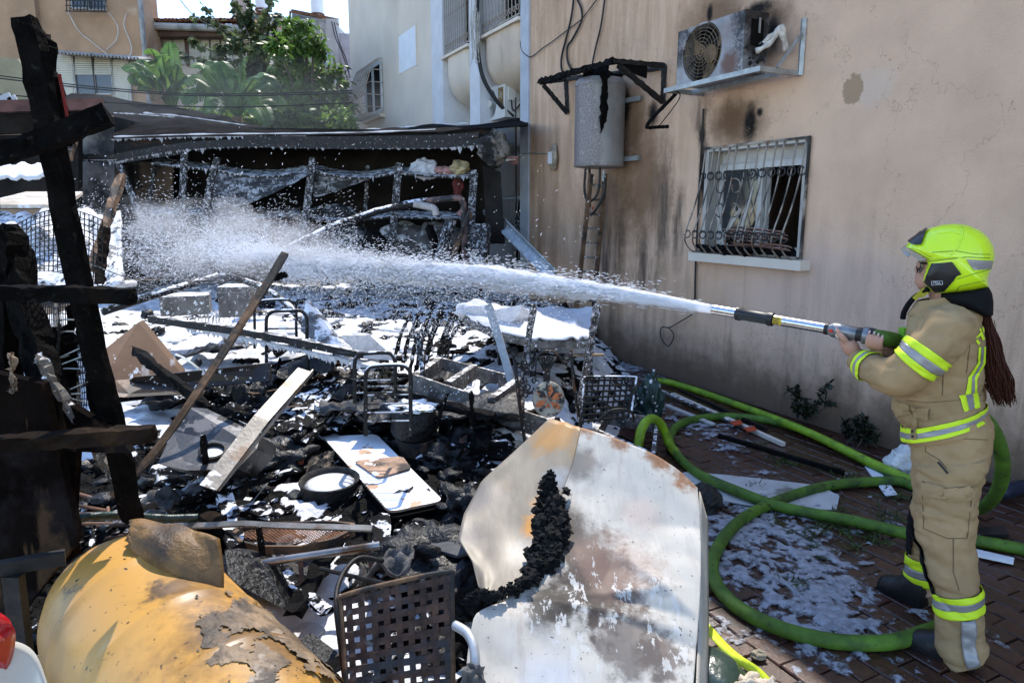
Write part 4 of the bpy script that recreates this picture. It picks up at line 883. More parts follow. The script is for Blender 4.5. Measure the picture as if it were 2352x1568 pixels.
def heap_mat():
    m = mat("charred rubble", (.005, .0048, .0046), .7, var=.6, vs=20, bump=1.0, bs=34, bdist=.03, spec=.08, layers=[dict(col=(.022, .02, .018), s=14, lo=.58, hi=.74, a=.7), dict(col=(.05, .026, .014), s=5, lo=.64, hi=.72, a=.6)])
    nt = m.node_tree; b1 = next(n for n in nt.nodes if n.type == 'BSDF_PRINCIPLED'); out = next(n for n in nt.nodes if n.type == 'OUTPUT_MATERIAL')
    b2 = _n(nt, "ShaderNodeBsdfPrincipled"); tc = _n(nt, "ShaderNodeTexCoord"); co = tc.outputs["Object"]
    nt.links.new(_mix(nt, _ramp(nt, _noise(nt, co, 9, 5), .35, .65), (.58, .59, .62), (.80, .81, .83)), b2.inputs["Base Color"]); b2.inputs["Roughness"].default_value = .5
    bp = _n(nt, "ShaderNodeBump"); bp.inputs["Strength"].default_value = .6; bp.inputs["Distance"].default_value = .012; nt.links.new(_noise(nt, co, 55, 4, .7), bp.inputs["Height"]); nt.links.new(bp.outputs[0], b2.inputs["Normal"])
    a = _n(nt, "ShaderNodeAttribute", attribute_name="foam"); k = _math(nt, 'ADD', a.outputs["Fac"], _math(nt, 'MULTIPLY', _math(nt, 'SUBTRACT', _noise(nt, co, 38, 8, .75), .5), 1.5))
    mx = _n(nt, "ShaderNodeMixShader"); nt.links.new(_ramp(nt, k, .40, .62), mx.inputs[0]); nt.links.new(b1.outputs[0], mx.inputs[1]); nt.links.new(b2.outputs[0], mx.inputs[2]); nt.links.new(mx.outputs[0], out.inputs[0]); return m
me.materials.append(heap_mat()); o = bpy.data.objects.new("rubble_heap", me); COL.objects.link(o); tag(o, "low heap of charred rubble spread over the yard under white foam", kind="stuff")
# loose char shards and foam billows over it
g1 = random.Random(21); sh = MB(); fl = MB(); wt_ = MB()
n_s = n_f = 0
while n_s < 2000:
    y = 1.5+8*g1.random()**1.7; x = -4.6+6*g1.random()
    b = hbase(x, y)
    if b < .05 or foamf(x, y) > .07: continue
    n_s += 1; c = V((x, y, b+g1.uniform(.0, .07))); a = g1.uniform(0, 6.28); t = g1.gauss(0, .35); k = g1.random(); sc_ = .7+.07*y
    if k < .5:
        L = g1.uniform(.015, .09)*sc_; d = V((cos(a), sin(a), t)).normalized()*L
        sh.rough_bar(c-d, c+d, g1.uniform(.006, .022), g1.uniform(.005, .014), n=2, amp=.004, seed=n_s)
    elif k < .8: wt_.lump(c, (g1.uniform(.02, .07)*sc_, g1.uniform(.02, .07)*sc_, g1.uniform(.015, .04)*sc_), n_s, 2, .8, 1.6, Matrix.Rotation(a, 3, 'Z'))
    else:
        q = [c+V((g1.uniform(-1, 1), g1.uniform(-1, 1), g1.uniform(-.3, .5)))*.04*sc_ for _ in range(4)]; sh.prism(q, V((0, 0, -.006)))
tag(sh.build("charred_debris", M['charfoam']), "scattered splinters of charred wood over the heap", kind="stuff")
tag(wt_.build("charred_debris", M['charwet'], smooth=True), "scattered wet melted clinker over the heap", kind="stuff")
while n_f < 150:
    y = 2.2+7.5*g1.random()**1.3; x = -5+6*g1.random(); b = hbase(x, y)
    if b < .05 or foamf(x, y) < .12: continue
    n_f += 1; r = g1.uniform(.04, .17)*(.6+.08*y); fl.lump((x, y, b+.02), (r*g1.uniform(.8, 1.5), r, r*g1.uniform(.15, .3)), n_f, 3, .6, 1.4)
tag(fl.build("foam", M['foam'], smooth=True), "white billows of fire foam lying on the heap", kind="stuff")
# thin foam on the paving: a sheet with holes
def pave_foam():
    v, f, th = [], [], []; st = .0125; idx = {}
    us = [(-5.2+st*i) for i in range(int(7.6/st))]; vs_ = [.02+st*j for j in range(int(3.7/st))]
    C = {}
    pts = [(1700, 1220, 130, .38), (1800, 1275, 110, .30), (1830, 1420, 160, .20), (1900, 1400, 90, .25), (1960, 1380, 100, .1), (1620, 1000, 70, .35), (1700, 1010, 60, .2), (1650, 1110, 90, .2), (1800, 1120, 160, .2), (1450, 830, 110, .6), (1420, 900, 80, .5), (1560, 950, 80, .3), (1780, 1470, 170, .12), (1650, 1450, 100, .15), (2000, 1500, 160, .1), (2080, 1530, 100, .1), (1850, 1210, 150, .12), (1900, 1150, 100, .1), (2320, 1420, 60, .08), (2300, 1530, 80, .1)]
    SPV = []
    for (x, y, r, wt) in pts:
        p = G(x, y); q = ULOC(p); SPV.append((q.x, q.y, r/F_*p.length*1.6, wt))
    n = 0
    for j, vv in enumerate(vs_):
        for i, u in enumerate(us):
            p = PB(u, vv, 0)
            if hbase(p.x, p.y) > .08: continue
            s = -.42+.34*fbm((p.x, p.y, 0), 3.2, 2, 3)+.34*fbm((p.x, p.y, 0), 11, 7)+.30*fbm((p.x, p.y, 0), 27, 4, 2)
            for (a, b, r, wt) in SPV:
                d = ((u-a)**2+(vv-b)**2)/(r*r)
                if d < 5: s += wt*exp(-d)
            C[i, j] = s
    for (i, j), s in C.items():
        if s > -.05 and all(C.get(k, -1) > -.09 for k in ((i+1, j), (i, j+1), (i+1, j+1))):
            q = []
            for k in ((i, j), (i+1, j), (i+1, j+1), (i, j+1)):
                if k not in idx:
                    th.append(max(0, min(1, C[k]*3)))
                    u, vv = us[k[0]], vs_[k[1]]; p = PB(u+st*.6*n3((u*40, vv*40, 0)), vv+st*.6*n3((u*40, vv*40, 9)), .004+.03*max(0, min(.5, C[k]))+.0015*n3((u*60, vv*60, 2)))
                    idx[k] = len(v); v.append(p)
                q.append(idx[k])
            f.append(q[::-1])
    mb = MB(); mb.v, mb.f, mb.th = v, f, th; return mb
pf = pave_foam()
fm_ = mat("thin paving foam", (.30, .31, .34), .5, var=.3, vs=25, bump=.5, bs=120); nt = fm_.node_tree; ou = next(n for n in nt.nodes if n.type == 'OUTPUT_MATERIAL'); pb = next(n for n in nt.nodes if n.type == 'BSDF_PRINCIPLED'); tc = next(n for n in nt.nodes if n.type == 'TEX_COORD')
at = _n(nt, "ShaderNodeAttribute", attribute_name="thick"); k_ = _math(nt, 'ADD', at.outputs["Fac"], _math(nt, 'MULTIPLY', _math(nt, 'SUBTRACT', _noise(nt, tc.outputs["Object"], 70, 6, .7), .5), 2.2)); k_ = _math(nt, 'ADD', k_, _math(nt, 'MULTIPLY', _math(nt, 'SUBTRACT', _noise(nt, tc.outputs["Object"], 13, 5, .6), .5), 2.0))
mx = _n(nt, "ShaderNodeMixShader"); tr_ = _n(nt, "ShaderNodeBsdfTransparent"); nt.links.new(_ramp(nt, k_, .02, .85), mx.inputs[0]); nt.links.new(tr_.outputs[0], mx.inputs[1]); nt.links.new(pb.outputs[0], mx.inputs[2]); nt.links.new(mx.outputs[0], ou.inputs[0])
fo = tag(pf.build("foam", fm_, smooth=True), "thin patches of foam spread on the wet brick paving", kind="stuff"); at = fo.data.attributes.new("thick", 'FLOAT', 'POINT'); at.data.foreach_set("value", pf.th)

# ------------------------------------------------------------------ the burnt shed at the back
def sd_(px): return 10.2-(px-265)*.00105
def S(px, py, dz=0): return D(px, py, sd_(px)+dz)
def pl(pts, n=40): return cr([V((a, b, 0)) for a, b in pts], n)
def at_(P_, s):
    k = s*(len(P_)-1); i = min(int(k), len(P_)-2); return P_[i].lerp(P_[i+1], k-i)
shed = thing("burnt_shed", "long burnt-out shed with a buckled roof and sagging shelves at the back of the yard", "shed", (-2.5, 9.7, .5))
def ribbon(A, B, da, db, nu=40, nv=8, t=.02, wob=.02, seed=0, St=S):
    PA, PB_ = pl(A), pl(B)
    def fn(s, v_):
        a, b = at_(PA, s), at_(PB_, s); p = St(a.x, a.y, da).lerp(St(b.x, b.y, db), v_)
        return p+V((0, 0, wob*n3((s*9, v_*5, seed), 1)*min(1, 4*v_*(1-v_)+.2)))
    return MB().sheet(fn, nu, nv, t)
M['shedroof'] = mat("buckled burnt roofing", (.006, .0058, .006), 1.0, var=.5, vs=5, bump=.4, bs=20, layers=[dict(col=(.03, .03, .032), s=3, lo=.5, hi=.75, a=.7, st=(1, 4, 1))], spec=.05)
FE = [(258, 318), (420, 313), (560, 311), (700, 310), (860, 307), (1000, 301), (1100, 295), (1213, 288)]
ribbon(FE, [(262, 262), (400, 270), (520, 285), (700, 304), (860, 301), (980, 292), (1100, 286), (1214, 273)], 0, 2.2, seed=1, wob=.11).build("roof_sheet", M['shedroof'], shed, smooth=60)
ribbon([(60, 240), (250, 262), (400, 280), (570, 302)], [(165, 214), (240, 219), (330, 237), (480, 258), (620, 298)], 2.25, 4, seed=2, wob=.10).build("roof_sheet", M['shedroof'], shed, smooth=60)
ribbon([(150, 255), (250, 262), (300, 266), (420, 282)], [(150, 228), (250, 232), (330, 246), (430, 262)], 2.2, 3.2, seed=5, nu=20).build("roof_sheet", M['shedroof'], shed, smooth=60)
for kk, (pts, dz, r_) in enumerate((([(262, 317), (420, 312), (560, 310), (700, 309), (860, 306), (1000, 300)], -.02, .012), ([(330, 262), (420, 270), (520, 284), (620, 297), (760, 303)], 2.1, .016), ([(700, 303), (860, 300), (980, 291), (1085, 286)], 2.15, .02), ([(262, 262), (330, 266), (400, 272)], 2.1, .014))):
    PP = pl(pts, 60); m = MB(); m.tube([S(p.x, p.y-.8, dz)+V((0, 0, .012)) for p in PP], [max(.002, r_*(.55+1.3*n3((i*.23, kk, 0), 1))) for i in range(len(PP))], 5); m.build("foam_edge", M['foam'], shed, smooth=True)
ribbon([(268, 366), (330, 352), (430, 338), (560, 328), (760, 331), (1000, 331), (1130, 322)], [(262, 322), (420, 317), (560, 314), (700, 313), (860, 310), (1000, 304), (1140, 296)], .06, .04, seed=3, wob=.0, t=.04).build("fascia", mat("burnt fascia", (.008, .0075, .007), .7, var=.5, vs=6, bump=.5, spec=.2, layers=[dict(col=(.04, .018, .009), s=3, lo=.55, hi=.7, a=.8, st=(1, 1, 3))]), shed)
for (pts, w_) in (([(190, 362), (265, 363), (330, 351), (430, 337), (560, 330), (760, 333), (1000, 332), (1120, 327)], .075), ([(268, 372), (340, 360), (420, 348)], .05), ([(560, 318), (760, 320), (1000, 317), (1100, 310)], .05)):
    m = MB(); PP = pl(pts, 60); m.loft([[S(p.x, p.y, -.02)+V((0, a*w_*.5, b*w_*.7+.008*n3((p.x*.05, b, a), 1))) for a, b in ((-1, -1), (1, -1), (1, 1), (-1, 1))] for p in PP]); m.build("beam", M['darkmetalfoam'], shed)
posts = [[(424, 345), (420, 450), (414, 585)], [(500, 362), (492, 388), (482, 430), (474, 480), (462, 585)], [(718, 362), (705, 470), (690, 605)], [(916, 374), (906, 480), (895, 610)], [(1088, 390), (1082, 480), (1076, 610)], [(270, 368), (296, 430), (322, 490), (345, 560)], [(356, 372), (350, 420), (342, 470)], [(845, 380), (842, 440), (835, 560)], [(668, 395), (665, 440), (655, 500)]]
for i, pts in enumerate(posts):
    PP = pl(pts, 26); w_ = .075 if i < 6 else .05; m = MB(); dz = 0 if i < 6 else .6
    m.loft([[S(p.x, p.y, dz)+V((a*w_*.5+.006*n3((p.y*.06, a, i), 1), b*w_*.5, 0)) for a, b in ((-1, -1), (1, -1), (1, 1), (-1, 1))] for p in PP])
    if i < 6: m.loft([[S(p.x, p.y, dz)+V((w_*.62+a*.014, b*.02-.03, 0)) for a, b in ((-1, -1), (1, -1), (1, 1), (-1, 1))] for p in PP[2:]])
    m.build("post", M['postfoam'], shed)
rails = [[(350, 374), (410, 381), (482, 388)], [(488, 387), (560, 402), (640, 403), (714, 391)], [(720, 391), (790, 405), (850, 406), (912, 394)], [(918, 396), (1000, 403), (1084, 406)], [(345, 490), (415, 491), (465, 490)], [(468, 489), (560, 501), (690, 491)], [(700, 493), (770, 505), (900, 496)], [(902, 497), (1000, 499), (1080, 500)]]
drip = MB()
for k, pts in enumerate(rails):
    B_ = [(a, b-14) for a, b in pts]
    ribbon(pts, B_, .0, .62, 24, 4, .03, .01, k).build("shelf", M['darkmetalfoam'], shed)
    PP = pl(pts, 60)
    for p in PP:
        for _ in range(rnd.choice((0, 1, 1))):
            q = S(p.x+rnd.uniform(-3, 3), p.y, -.012); L = rnd.uniform(.004, .035)*(2.4 if rnd.random() < .12 else 1); w_ = rnd.uniform(.008, .028); drip.add([q+V((-w_, 0, 0)), q+V((w_, 0, 0)), q+V((0, .012, 0)), q+V((0, -.012, .0)), q+V((0, 0, -L))], [(0, 3, 4), (3, 1, 4), (1, 2, 4), (2, 0, 4)])
for pts, dz in (([(268, 372), (330, 358), (430, 344), (560, 337), (760, 340), (1000, 340), (1110, 333)], -.05), ([(258, 320), (420, 315), (560, 313), (700, 312)], -.02), ([(110, 366), (200, 367), (265, 367)], -.05)):
    for p in pl(pts, 80):
        q = S(p.x+rnd.uniform(-3, 3), p.y, dz); L = rnd.uniform(.006, .045)*(2 if rnd.random() < .1 else 1); w_ = rnd.uniform(.012, .045); drip.add([q+V((-w_, 0, 0)), q+V((w_, 0, 0)), q+V((0, .02, 0)), q+V((0, -.02, .0)), q+V((0, 0, -L))], [(0, 3, 4), (3, 1, 4), (1, 2, 4), (2, 0, 4)])
o = drip.build("foam_drips", mat("shaded foam", (.34, .34, .36), .6, var=.4, vs=20, bump=.4), shed); o["kind"] = "stuff"  # drips greyed in colour for the shade under roof and shelves
M['net'] = mat("foam-laced charred cloth", (.012, .012, .013), .7, var=.4, vs=8, bump=.5, layers=[dict(col=(.30, .31, .33), s=6, lo=.42, hi=.66, st=(.5, 1, 1.8)), dict(col=(.02, .02, .02), s=24, lo=.50, hi=.58)])
ribbon([(487, 478), (560, 470), (640, 437), (714, 397)], [(490, 388), (560, 404), (640, 405), (714, 392)], -.12, .02, 30, 12, .01, .03, 4).build("hanging_cloth", M['net'], shed)
ribbon([(720, 455), (770, 440), (830, 418), (880, 402)], [(720, 394), (790, 408), (850, 408), (880, 400)], .1, .06, 24, 8, .01, .03, 6).build("hanging_cloth", M['net'], shed)
ribbon([(560, 500), (600, 480), (700, 470)], [(560, 470), (620, 445), (705, 400)], .4, .45, 16, 6, .01, .03, 6).build("hanging_cloth", M['void'], shed)
# walls: sooted back, grey side piece, paler patch
def quad_wall(pts, dz, t, name, mm, root=shed):
    return MB().prism([S(x, y, dz) for x, y in pts], (0, t, 0)).build(name, mm, root)
M['sootwall'] = mat("sooted plaster", (.02, .0175, .0155), .95, var=.5, vs=1.5, bump=.4, spec=.05, layers=[dict(col=(.08, .06, .045), s=1.1, lo=.6, hi=.72, a=.8)])
quad_wall([(255, 290), (1140, 300), (1120, 640), (240, 640)], 1.5, .15, "back_wall", M['sootwall'])
quad_wall([(172, 262), (262, 268), (264, 640), (160, 640)], .5, 1.2, "side_wall", M['plaster_shed'])
quad_wall([(285, 372), (398, 372), (392, 480), (300, 478)], 1.1, .05, "wall_panel", mat("scorched tan board", (.13, .09, .06), .9, var=.4, vs=2, bump=.2, layers=[dict(col=(.02, .018, .016), s=2.5, lo=.48, hi=.62)]))
quad_wall([(1108, 380), (1150, 395), (1160, 560), (1118, 560)], -.1, .05, "side_board", M['sootwall'])
m = MB(); m.lump(S(1132, 340, -.05), (.16, .12, .2), 3, 3, .6); m.lump(S(1150, 335, -.02), (.12, .1, .16), 8, 3, .5); m.build("crumbled_masonry", mat("crumbled masonry", (.14, .12, .10), .95, var=.5, vs=8, bump=.6, layers=[dict(col=(.015, .015, .015), s=5, lo=.46, hi=.55)]), shed)
MB().bar(S(1088, 322), S(1092, 308, .1), .02, .05).build("hook", M['darkmetal'], shed)
# things kept on its shelves
pinkc = mat("singed pink cloth", (.42, .22, .20), .9, var=.35, vs=6, bump=.4); yel = mat("singed cream cloth", (.40, .32, .17), .9, var=.3, vs=6, bump=.4); whc = mat("sooty white cloth", (.52, .52, .54), .85, var=.25, vs=6, bump=.4)
def bundle(px, py, r, mm, name, label, cat, seed, St=S, dz=.25):
    c = St(px, py, dz); m = MB(); m.lump(c, r, seed, 4, .4, 1.7); return one(m, name, mm, label, cat, smooth=True)
bundle(975, 387, (.17, .12, .13), whc, "cloth_bundle", "white wrapped bundle on the upper shelf of the shed, left of the pink cloths", "bundle", 3)
bundle(1022, 393, (.14, .12, .06), pinkc, "folded_cloth", "folded pink cloth singed at its edge on the shed's upper shelf", "cloth", 5)
bundle(1056, 386, (.13, .14, .10), yel, "folded_cloth", "cream folded cloth at the right end of the shed's upper shelf", "cloth", 6)
bundle(1052, 425, (.07, .05, .13), mat("dark red rag", (.10, .02, .02), .9), "hanging_rag", "dark red rag hanging under the shed's upper shelf", "rag", 7)
bundle(1060, 490, (.06, .06, .05), pinkc, "pipe_elbow_scrap", "small pinkish scrap on the lower shelf by the bent drainpipe", "scrap", 9)
for i, (x, y, r, lb) in enumerate(((775, 485, (.22, .15, .09), "foam-soaked paper stack on the middle of the shed's lower shelf"), (735, 488, (.12, .12, .09), "foam-soaked lump beside the paper stack on the lower shelf"), (810, 545, (.28, .2, .22), "big foam-covered sack under the shed's lower shelf"), (930, 555, (.36, .2, .25), "grey heaped sacks behind the burnt posts under the shelf"), (1005, 545, (.30, .2, .22), "pale foam-smeared sack at the right under the shelf"), (640, 530, (.38, .2, .18), "rusty rounded tank end showing under the sagging cloth"), (560, 545, (.5, .3, .2), "foam bank beneath the lower shelf at the second post"), (345, 540, (.3, .25, .3), "tall foam-covered lump beneath the leaning post"))):
    mm = M['net'] if i not in (3, 4, 5) else (mat("wet grey sacking", (.10, .095, .09), .9, var=.5, vs=4, bump=.5, layers=[dict(col=(.5, .5, .5), s=6, lo=.52, hi=.62)]) if i != 5 else mat("rusty tank", (.10, .05, .035), .8, var=.5, vs=6, layers=[dict(col=(.5, .5, .52), s=9, lo=.55, hi=.62)]))
    bundle(x, y, r, mm, ("paper_stack", "soaked_lump", "sack", "sacks", "sack", "tank", "foam_bank", "foam_lump")[i] if i != 3 else "sack", lb, ("paper stack", "lump", "sack", "sack", "sack", "tank", "foam", "foam")[i], 20+i, dz=.3)
# bent pipe, sticks and the steel channel right of the shed
m = MB(); m.tube([D(x, y, d) for x, y, d in ((560, 615, 8.0), (668, 568, 8.2), (760, 522, 8.5), (860, 487, 8.8), (940, 468, 9.0), (978, 462, 9.0))], .045, 8); pr = thing("bent_drainpipe", "foam-coated pipe sloping up to an elbow and down at the shed's right end", "pipe", D(700, 600, 8.3))
m.build("pipe", M['darkmetalfoam'], pr, smooth=True)
m = MB(); m.tube(cr([D(x, y, 9.0) for x, y in ((978, 462), (1045, 455), (1058, 457), (1063, 466), (1065, 480), (1068, 610))], 30), .04, 8); m.build("pipe", mat("pinkish pipe", (.17, .10, .09), .6, var=.4, vs=8, layers=[dict(col=(.02, .02, .02), s=5, lo=.5, hi=.6)]), pr, smooth=True)
m = MB(); m.tube(cr([D(x, y, 8.95) for x, y in ((950, 468), (985, 475), (998, 480), (1002, 495))], 12), .045, 8); m.build("tee_outlet", M['greyhouse'], pr, smooth=True)
for (a, b, w_, d, lb, mm) in (((1035, 505), (1015, 620), 20, 8.8, "short charred post standing before the shed's right end", 'postfoam'), ((1022, 525), (1000, 620), 12, 8.7, "thin foamed stick left of the short charred post", 'postfoam'), ((1080, 488), (1035, 600), 12, 8.8, "burnt stick leaning across the pinkish drainpipe", 'rustbar'), ((1108, 515), (1098, 625), 34, 8.9, "thick foam-dripped wooden stump at the shed's right corner", 'postfoam'), ((1085, 585), (1098, 640), 12, 8.2, "white splinter standing just below the shed corner stump", 'steel'), ((985, 520), (1010, 590), 16, 9.2, "dark slat leaning under the shed shelf", 'char'), ((850, 535), (885, 575), 30, 9.3, "dark ribbed board leaning beneath the shed shelf", 'char')):
    w = w_/F_*d; one(MB().rough_bar(D(*a, d), D(*b, d-.15), w, w*.8, n=12, amp=.006, seed=w_), "charred_stick", M[mm], lb, "stick")
m = MB(); a, b = D(1118, 478, 9.6), D(1268, 632, 8.3); dd = (b-a).normalized(); 
m.bar(a, b, .15, .012, (-.2, -1, .6)); m.bar(a+V((.03, -.01, .075)), b+V((.03, -.01, .075)), .05, .012, (.3, .3, 1)); m.bar(a+V((-.03, -.01, -.075)), b+V((-.03, -.01, -.075)), .05, .012, (.3, .3, 1))
one(m, "steel_channel", M['steel'], "grey steel channel leaning down from the shed corner to the wall", "steel channel")
m = MB(); m.sheet(lambda s, t: D(1120+70*s, 365-6*s+12*t+6*sin(s*9)*t, 9.3+.3*t), 12, 4, .006); one(m, "cloth_rag", pinkc, "small pinkish rag draped on the bar beside the grey pilaster", "rag")
one(MB().bar(D(1185, 365, 9.4), D(1120, 372, 9.4), .03, .03), "bar", M['steel'], "short bar sticking out from the pilaster under the pink rag", "bar")

# ------------------------------------------------------------------ left background scraps
q = MB().prism([D(-30, 130, 12.5), D(40, 135, 12.5), D(70, 180, 12.5), D(85, 260, 12.5), D(-30, 260, 12.5)], (0, .1, 0)); one(q, "painted_board", mat("faded painted board", (.28, .25, .16), .9, var=.3, vs=1, bump=.2, layers=[dict(col=(.6, .6, .6), s=.9, lo=.52, hi=.56), dict(col=(.03, .03, .03), s=2.5, lo=.6, hi=.7)]), "faded yellowish board with a white patch at the far left", "board")
m = MB(); m.bar(D(-20, 240, 10.5), D(25, 222, 10.5), .03, .12); m.bar(D(25, 222, 10.5), D(38, 243, 10.5), .03, .12); one(m, "gable_frame", M['pilaster'], "small pale triangular frame at the far left edge", "frame")
one(MB().bar(D(-40, 246, 10.2), D(235, 240, 10.4), .12, .16), "roof_beam", mat("red-brown beam", (.11, .05, .04), .8, var=.4), "reddish roof beam running behind the tall charred post", "beam")
m = MB(); m.prism([D(-40, 262, 10.6), D(175, 255, 10.6), D(175, 300, 10.6), D(-40, 310, 10.6)], (0, .1, 0)); m.prism([D(-40, 312, 9.9), D(180, 305, 9.9), D(180, 480, 9.9), D(-40, 480, 9.9)], (0, .1, 0)); one(m, "burnt_lean_to", M['sootwall'], "sooted wall of the burnt lean-to behind the tall post", "lean-to")
m = MB(); m.sheet(lambda s, t: D(-30+145*s, 405-30*t+8*n3((s*5, t*3, 0)), 7.5+1.5*t)+V((0, 0, .06*n3((s*6, t*4, 1)))), 20, 10, .03); one(m, "foam_slab", M['foam'], "thick foam lying on a ledge at the far left", "foam", smooth=True)
m = MB(); m.prism([D(0, 470, 6.3), D(0, 455, 6.6), D(60, 440, 7.2), D(190, 440, 7.2), D(150, 470, 6.3)], (0, 0, -.03)); one(m, "pale_board", mat("pale splashed board", (.45, .38, .30), .8, var=.25, vs=3, layers=[dict(col=(.75, .76, .78), s=4, lo=.5, hi=.6)]), "pale foam-splashed board lying behind the wire mesh", "board")
one(MB().rough_bar(D(178, 285, 8.5), D(155, 365, 8.2), .09, .05, n=10), "leaning_board", M['rustbar'], "orange-brown board leaning behind the slanting cross plank", "board")
one(MB().rough_bar(D(280, 400, 5.5), D(210, 620, 4.6), .05, .05, n=14), "leaning_stick", M['rustbar'], "brown stick leaning right of the tall charred post", "stick")
one(MB().rough_bar(D(242, 520, 4.8), D(228, 650, 4.5), .055, .03, n=14), "hanging_strip", M['darkwood'], "curved dark strip hanging beside the leaning brown stick", "strip")
m = MB(); m.sheet(lambda s, t: D(-30+310*s, 492+178*t+10*n3((s*4, t*3, 0)), 7.6-2.3*t)+V((0, 0, .10*fbm((s*4, t*4, 3), 1.6))), 50, 40, .03)
one(m, "foam_bank", mat("speckled foam over rubble", (.70, .71, .74), .6, var=.2, vs=9, bump=.7, bs=40, layers=[dict(col=(.015, .015, .016), s=11, lo=.50, hi=.60, st=(1, 1, 1.6)), dict(col=(.02, .02, .02), s=34, lo=.58, hi=.66)]), "speckled bank of foam over rubble seen through the wire mesh", "foam", smooth=True)
# ------------------------------------------------------------------ charred posts and boards in the left foreground
def rb(name, pts, w_, label, cat, mm='postwood', t=.05, amp=.005, n=20, seed=0, flat=True):
    """a board or post along sight-line points (px, py, distance); w_ is its width in sight-line units"""
    PP = cr([V(p) for p in pts], n); m = MB(); rings = []; rg = random.Random(seed+3)
    for i, p in enumerate(PP):
        c = D(p.x, p.y, p.z); a = PP[min(i+1, len(PP)-1)]; b = PP[max(i-1, 0)]; d = (D(a.x, a.y, a.z)-D(b.x, b.y, b.z)).normalized()
        s = d.cross(V((0, 1, 0))).normalized(); q = s.cross(d).normalized(); w = w_/F_*p.z
        rings.append([c+s*x*w/2+q*y*t/2+V((rg.gauss(0, amp), rg.gauss(0, amp), rg.gauss(0, amp)))+d*(rg.uniform(-2, 2)*amp if i in (0, len(PP)-1) else 0) for x, y in ((-1, -1), (-.3, -1), (.4, -1), (1, -1), (1, 1), (.3, 1), (-.4, 1), (-1, 1))])
    m.loft(rings); return one(m, name, M[mm], label, cat)
rb("charred_post", [(57, 38, 2.10), (100, 230, 2.14), (155, 520, 2.22), (215, 800, 2.30), (265, 1000, 2.38), (304, 1195, 2.47)], 46, "tall charred post leaning at the left, widest of the black posts", "post", t=.04, n=30, amp=.0025)
rb("red_batten", [(104, 78, 2.2), (118, 150, 2.21), (140, 250, 2.24), (166, 330, 2.26)], 15, "thin black batten with a red edge beside the tall post's top", "batten", t=.03)
m = MB(); m.bar(D(136, 170, 2.2), D(164, 318, 2.23), .005, .01, (0, 1, 0)); one(m, "red_strip", mat("red painted strip", (.22, .015, .012), .6), "red painted strip along the batten by the tall post", "strip")
rb("cross_plank", [(-60, 372, 2.0), (100, 322, 2.06), (250, 262, 2.12)], 41, "slanting black plank nailed across the tall post near its top", "plank", t=.05, amp=.002)
rb("cross_beam", [(-60, 672, 2.1), (120, 674, 2.14), (306, 680, 2.18)], 33, "level black beam crossing the tall post at mid-height", "beam", t=.06, amp=.0025)
rb("cross_beam", [(-60, 1022, 2.02), (150, 1008, 2.08), (354, 994, 2.14)], 33, "level brown-black beam crossing the tall post near its foot", "beam", 'darkwood', t=.06, amp=.0025)
rb("charred_stake", [(188, 690, 2.6), (210, 850, 2.62), (234, 1020, 2.64)], 24, "thin charred stake just left of the tall post's lower half", "stake", t=.03)
rb("charred_stake", [(160, 700, 2.75), (166, 820, 2.75), (170, 970, 2.75)], 13, "thinnest upright black stake behind the wire mesh bundle", "stake", t=.02)
rb("charred_log", [(8, 515, 2.5), (12, 620, 2.5), (5, 780, 2.5), (10, 930, 2.5)], 52, "thick black log standing at the far left edge", "log", t=.1, amp=.006)
rb("charred_log", [(22, 540, 2.55), (45, 650, 2.5), (80, 780, 2.45), (110, 880, 2.4), (140, 960, 2.4)], 44, "bent black log slanting right from the far left edge", "log", t=.09, amp=.006)
rb("charred_stump", [(130, 760, 2.7), (140, 860, 2.7), (150, 960, 2.7)], 42, "rough black stump behind the wire mesh left of the posts", "stump", t=.09, amp=.012)
rb("pale_lath", [(106, 770, 2.75), (103, 860, 2.72), (98, 980, 2.7)], 12, "upright pale brown lath seen through the wire mesh", "lath", 'wood', t=.012)
rb("wood_sliver", [(26, 812, 2.1), (30, 880, 2.1), (29, 900, 2.1)], 8, "bright orange sliver of wood against the black logs", "sliver", 'wood', t=.01)
rb("double_batten", [(86, 815, 2.25), (150, 920, 2.3), (205, 1005, 2.33)], 12, "grey batten slanting down to the lower cross beam", "batten", 'greywood', t=.03)
rb("double_batten", [(215, 1020, 2.4), (250, 1075, 2.45), (292, 1130, 2.5)], 17, "split batten slanting below the lower cross beam", "batten", 'greywood', t=.03)
M['peeled'] = mat("blackened peeling board", (.005, .0032, .0025), .9, var=.6, vs=3, bump=.6, spec=.03, layers=[dict(col=(.055, .033, .018), s=4, lo=.54, hi=.60, st=(1.6, 1, .35)), dict(col=(.012, .01, .01), s=4, lo=.46, hi=.6)])
for i, (poly, d, lb) in enumerate((([(-40, 850), (98, 882), (128, 1020), (180, 1240), (40, 1420), (-40, 1420)], 2.2, "peeling brown-black board standing at the lower left, nearest of the boards"), ([(92, 885), (135, 915), (272, 1000), (300, 1040), (240, 1040), (140, 1035)], 2.3, "dark board with a slanting top edge between the log and the tall post"), ([(128, 1020), (176, 1025), (165, 1210), (172, 1280), (130, 1300)], 2.32, "narrow dark board below the lower cross beam"))):
    one(MB().prism([D(x, y, d) for x, y in poly], (0, .035, 0)), "burnt_board", M['peeled'], lb, "board")
bn = thing("bench_frame", "dark metal bench frame beneath the boards at the lower left", "bench frame", D(60, 1480, 1.9))
MB().bar(D(-40, 1312, 1.85), D(150, 1278, 1.95), .03, .04).build("rail", M['darkmetal'], bn); MB().bar(D(30, 1320, 1.87), D(52, 1500, 1.87), .05, .03).build("leg", M['darkmetal'], bn)
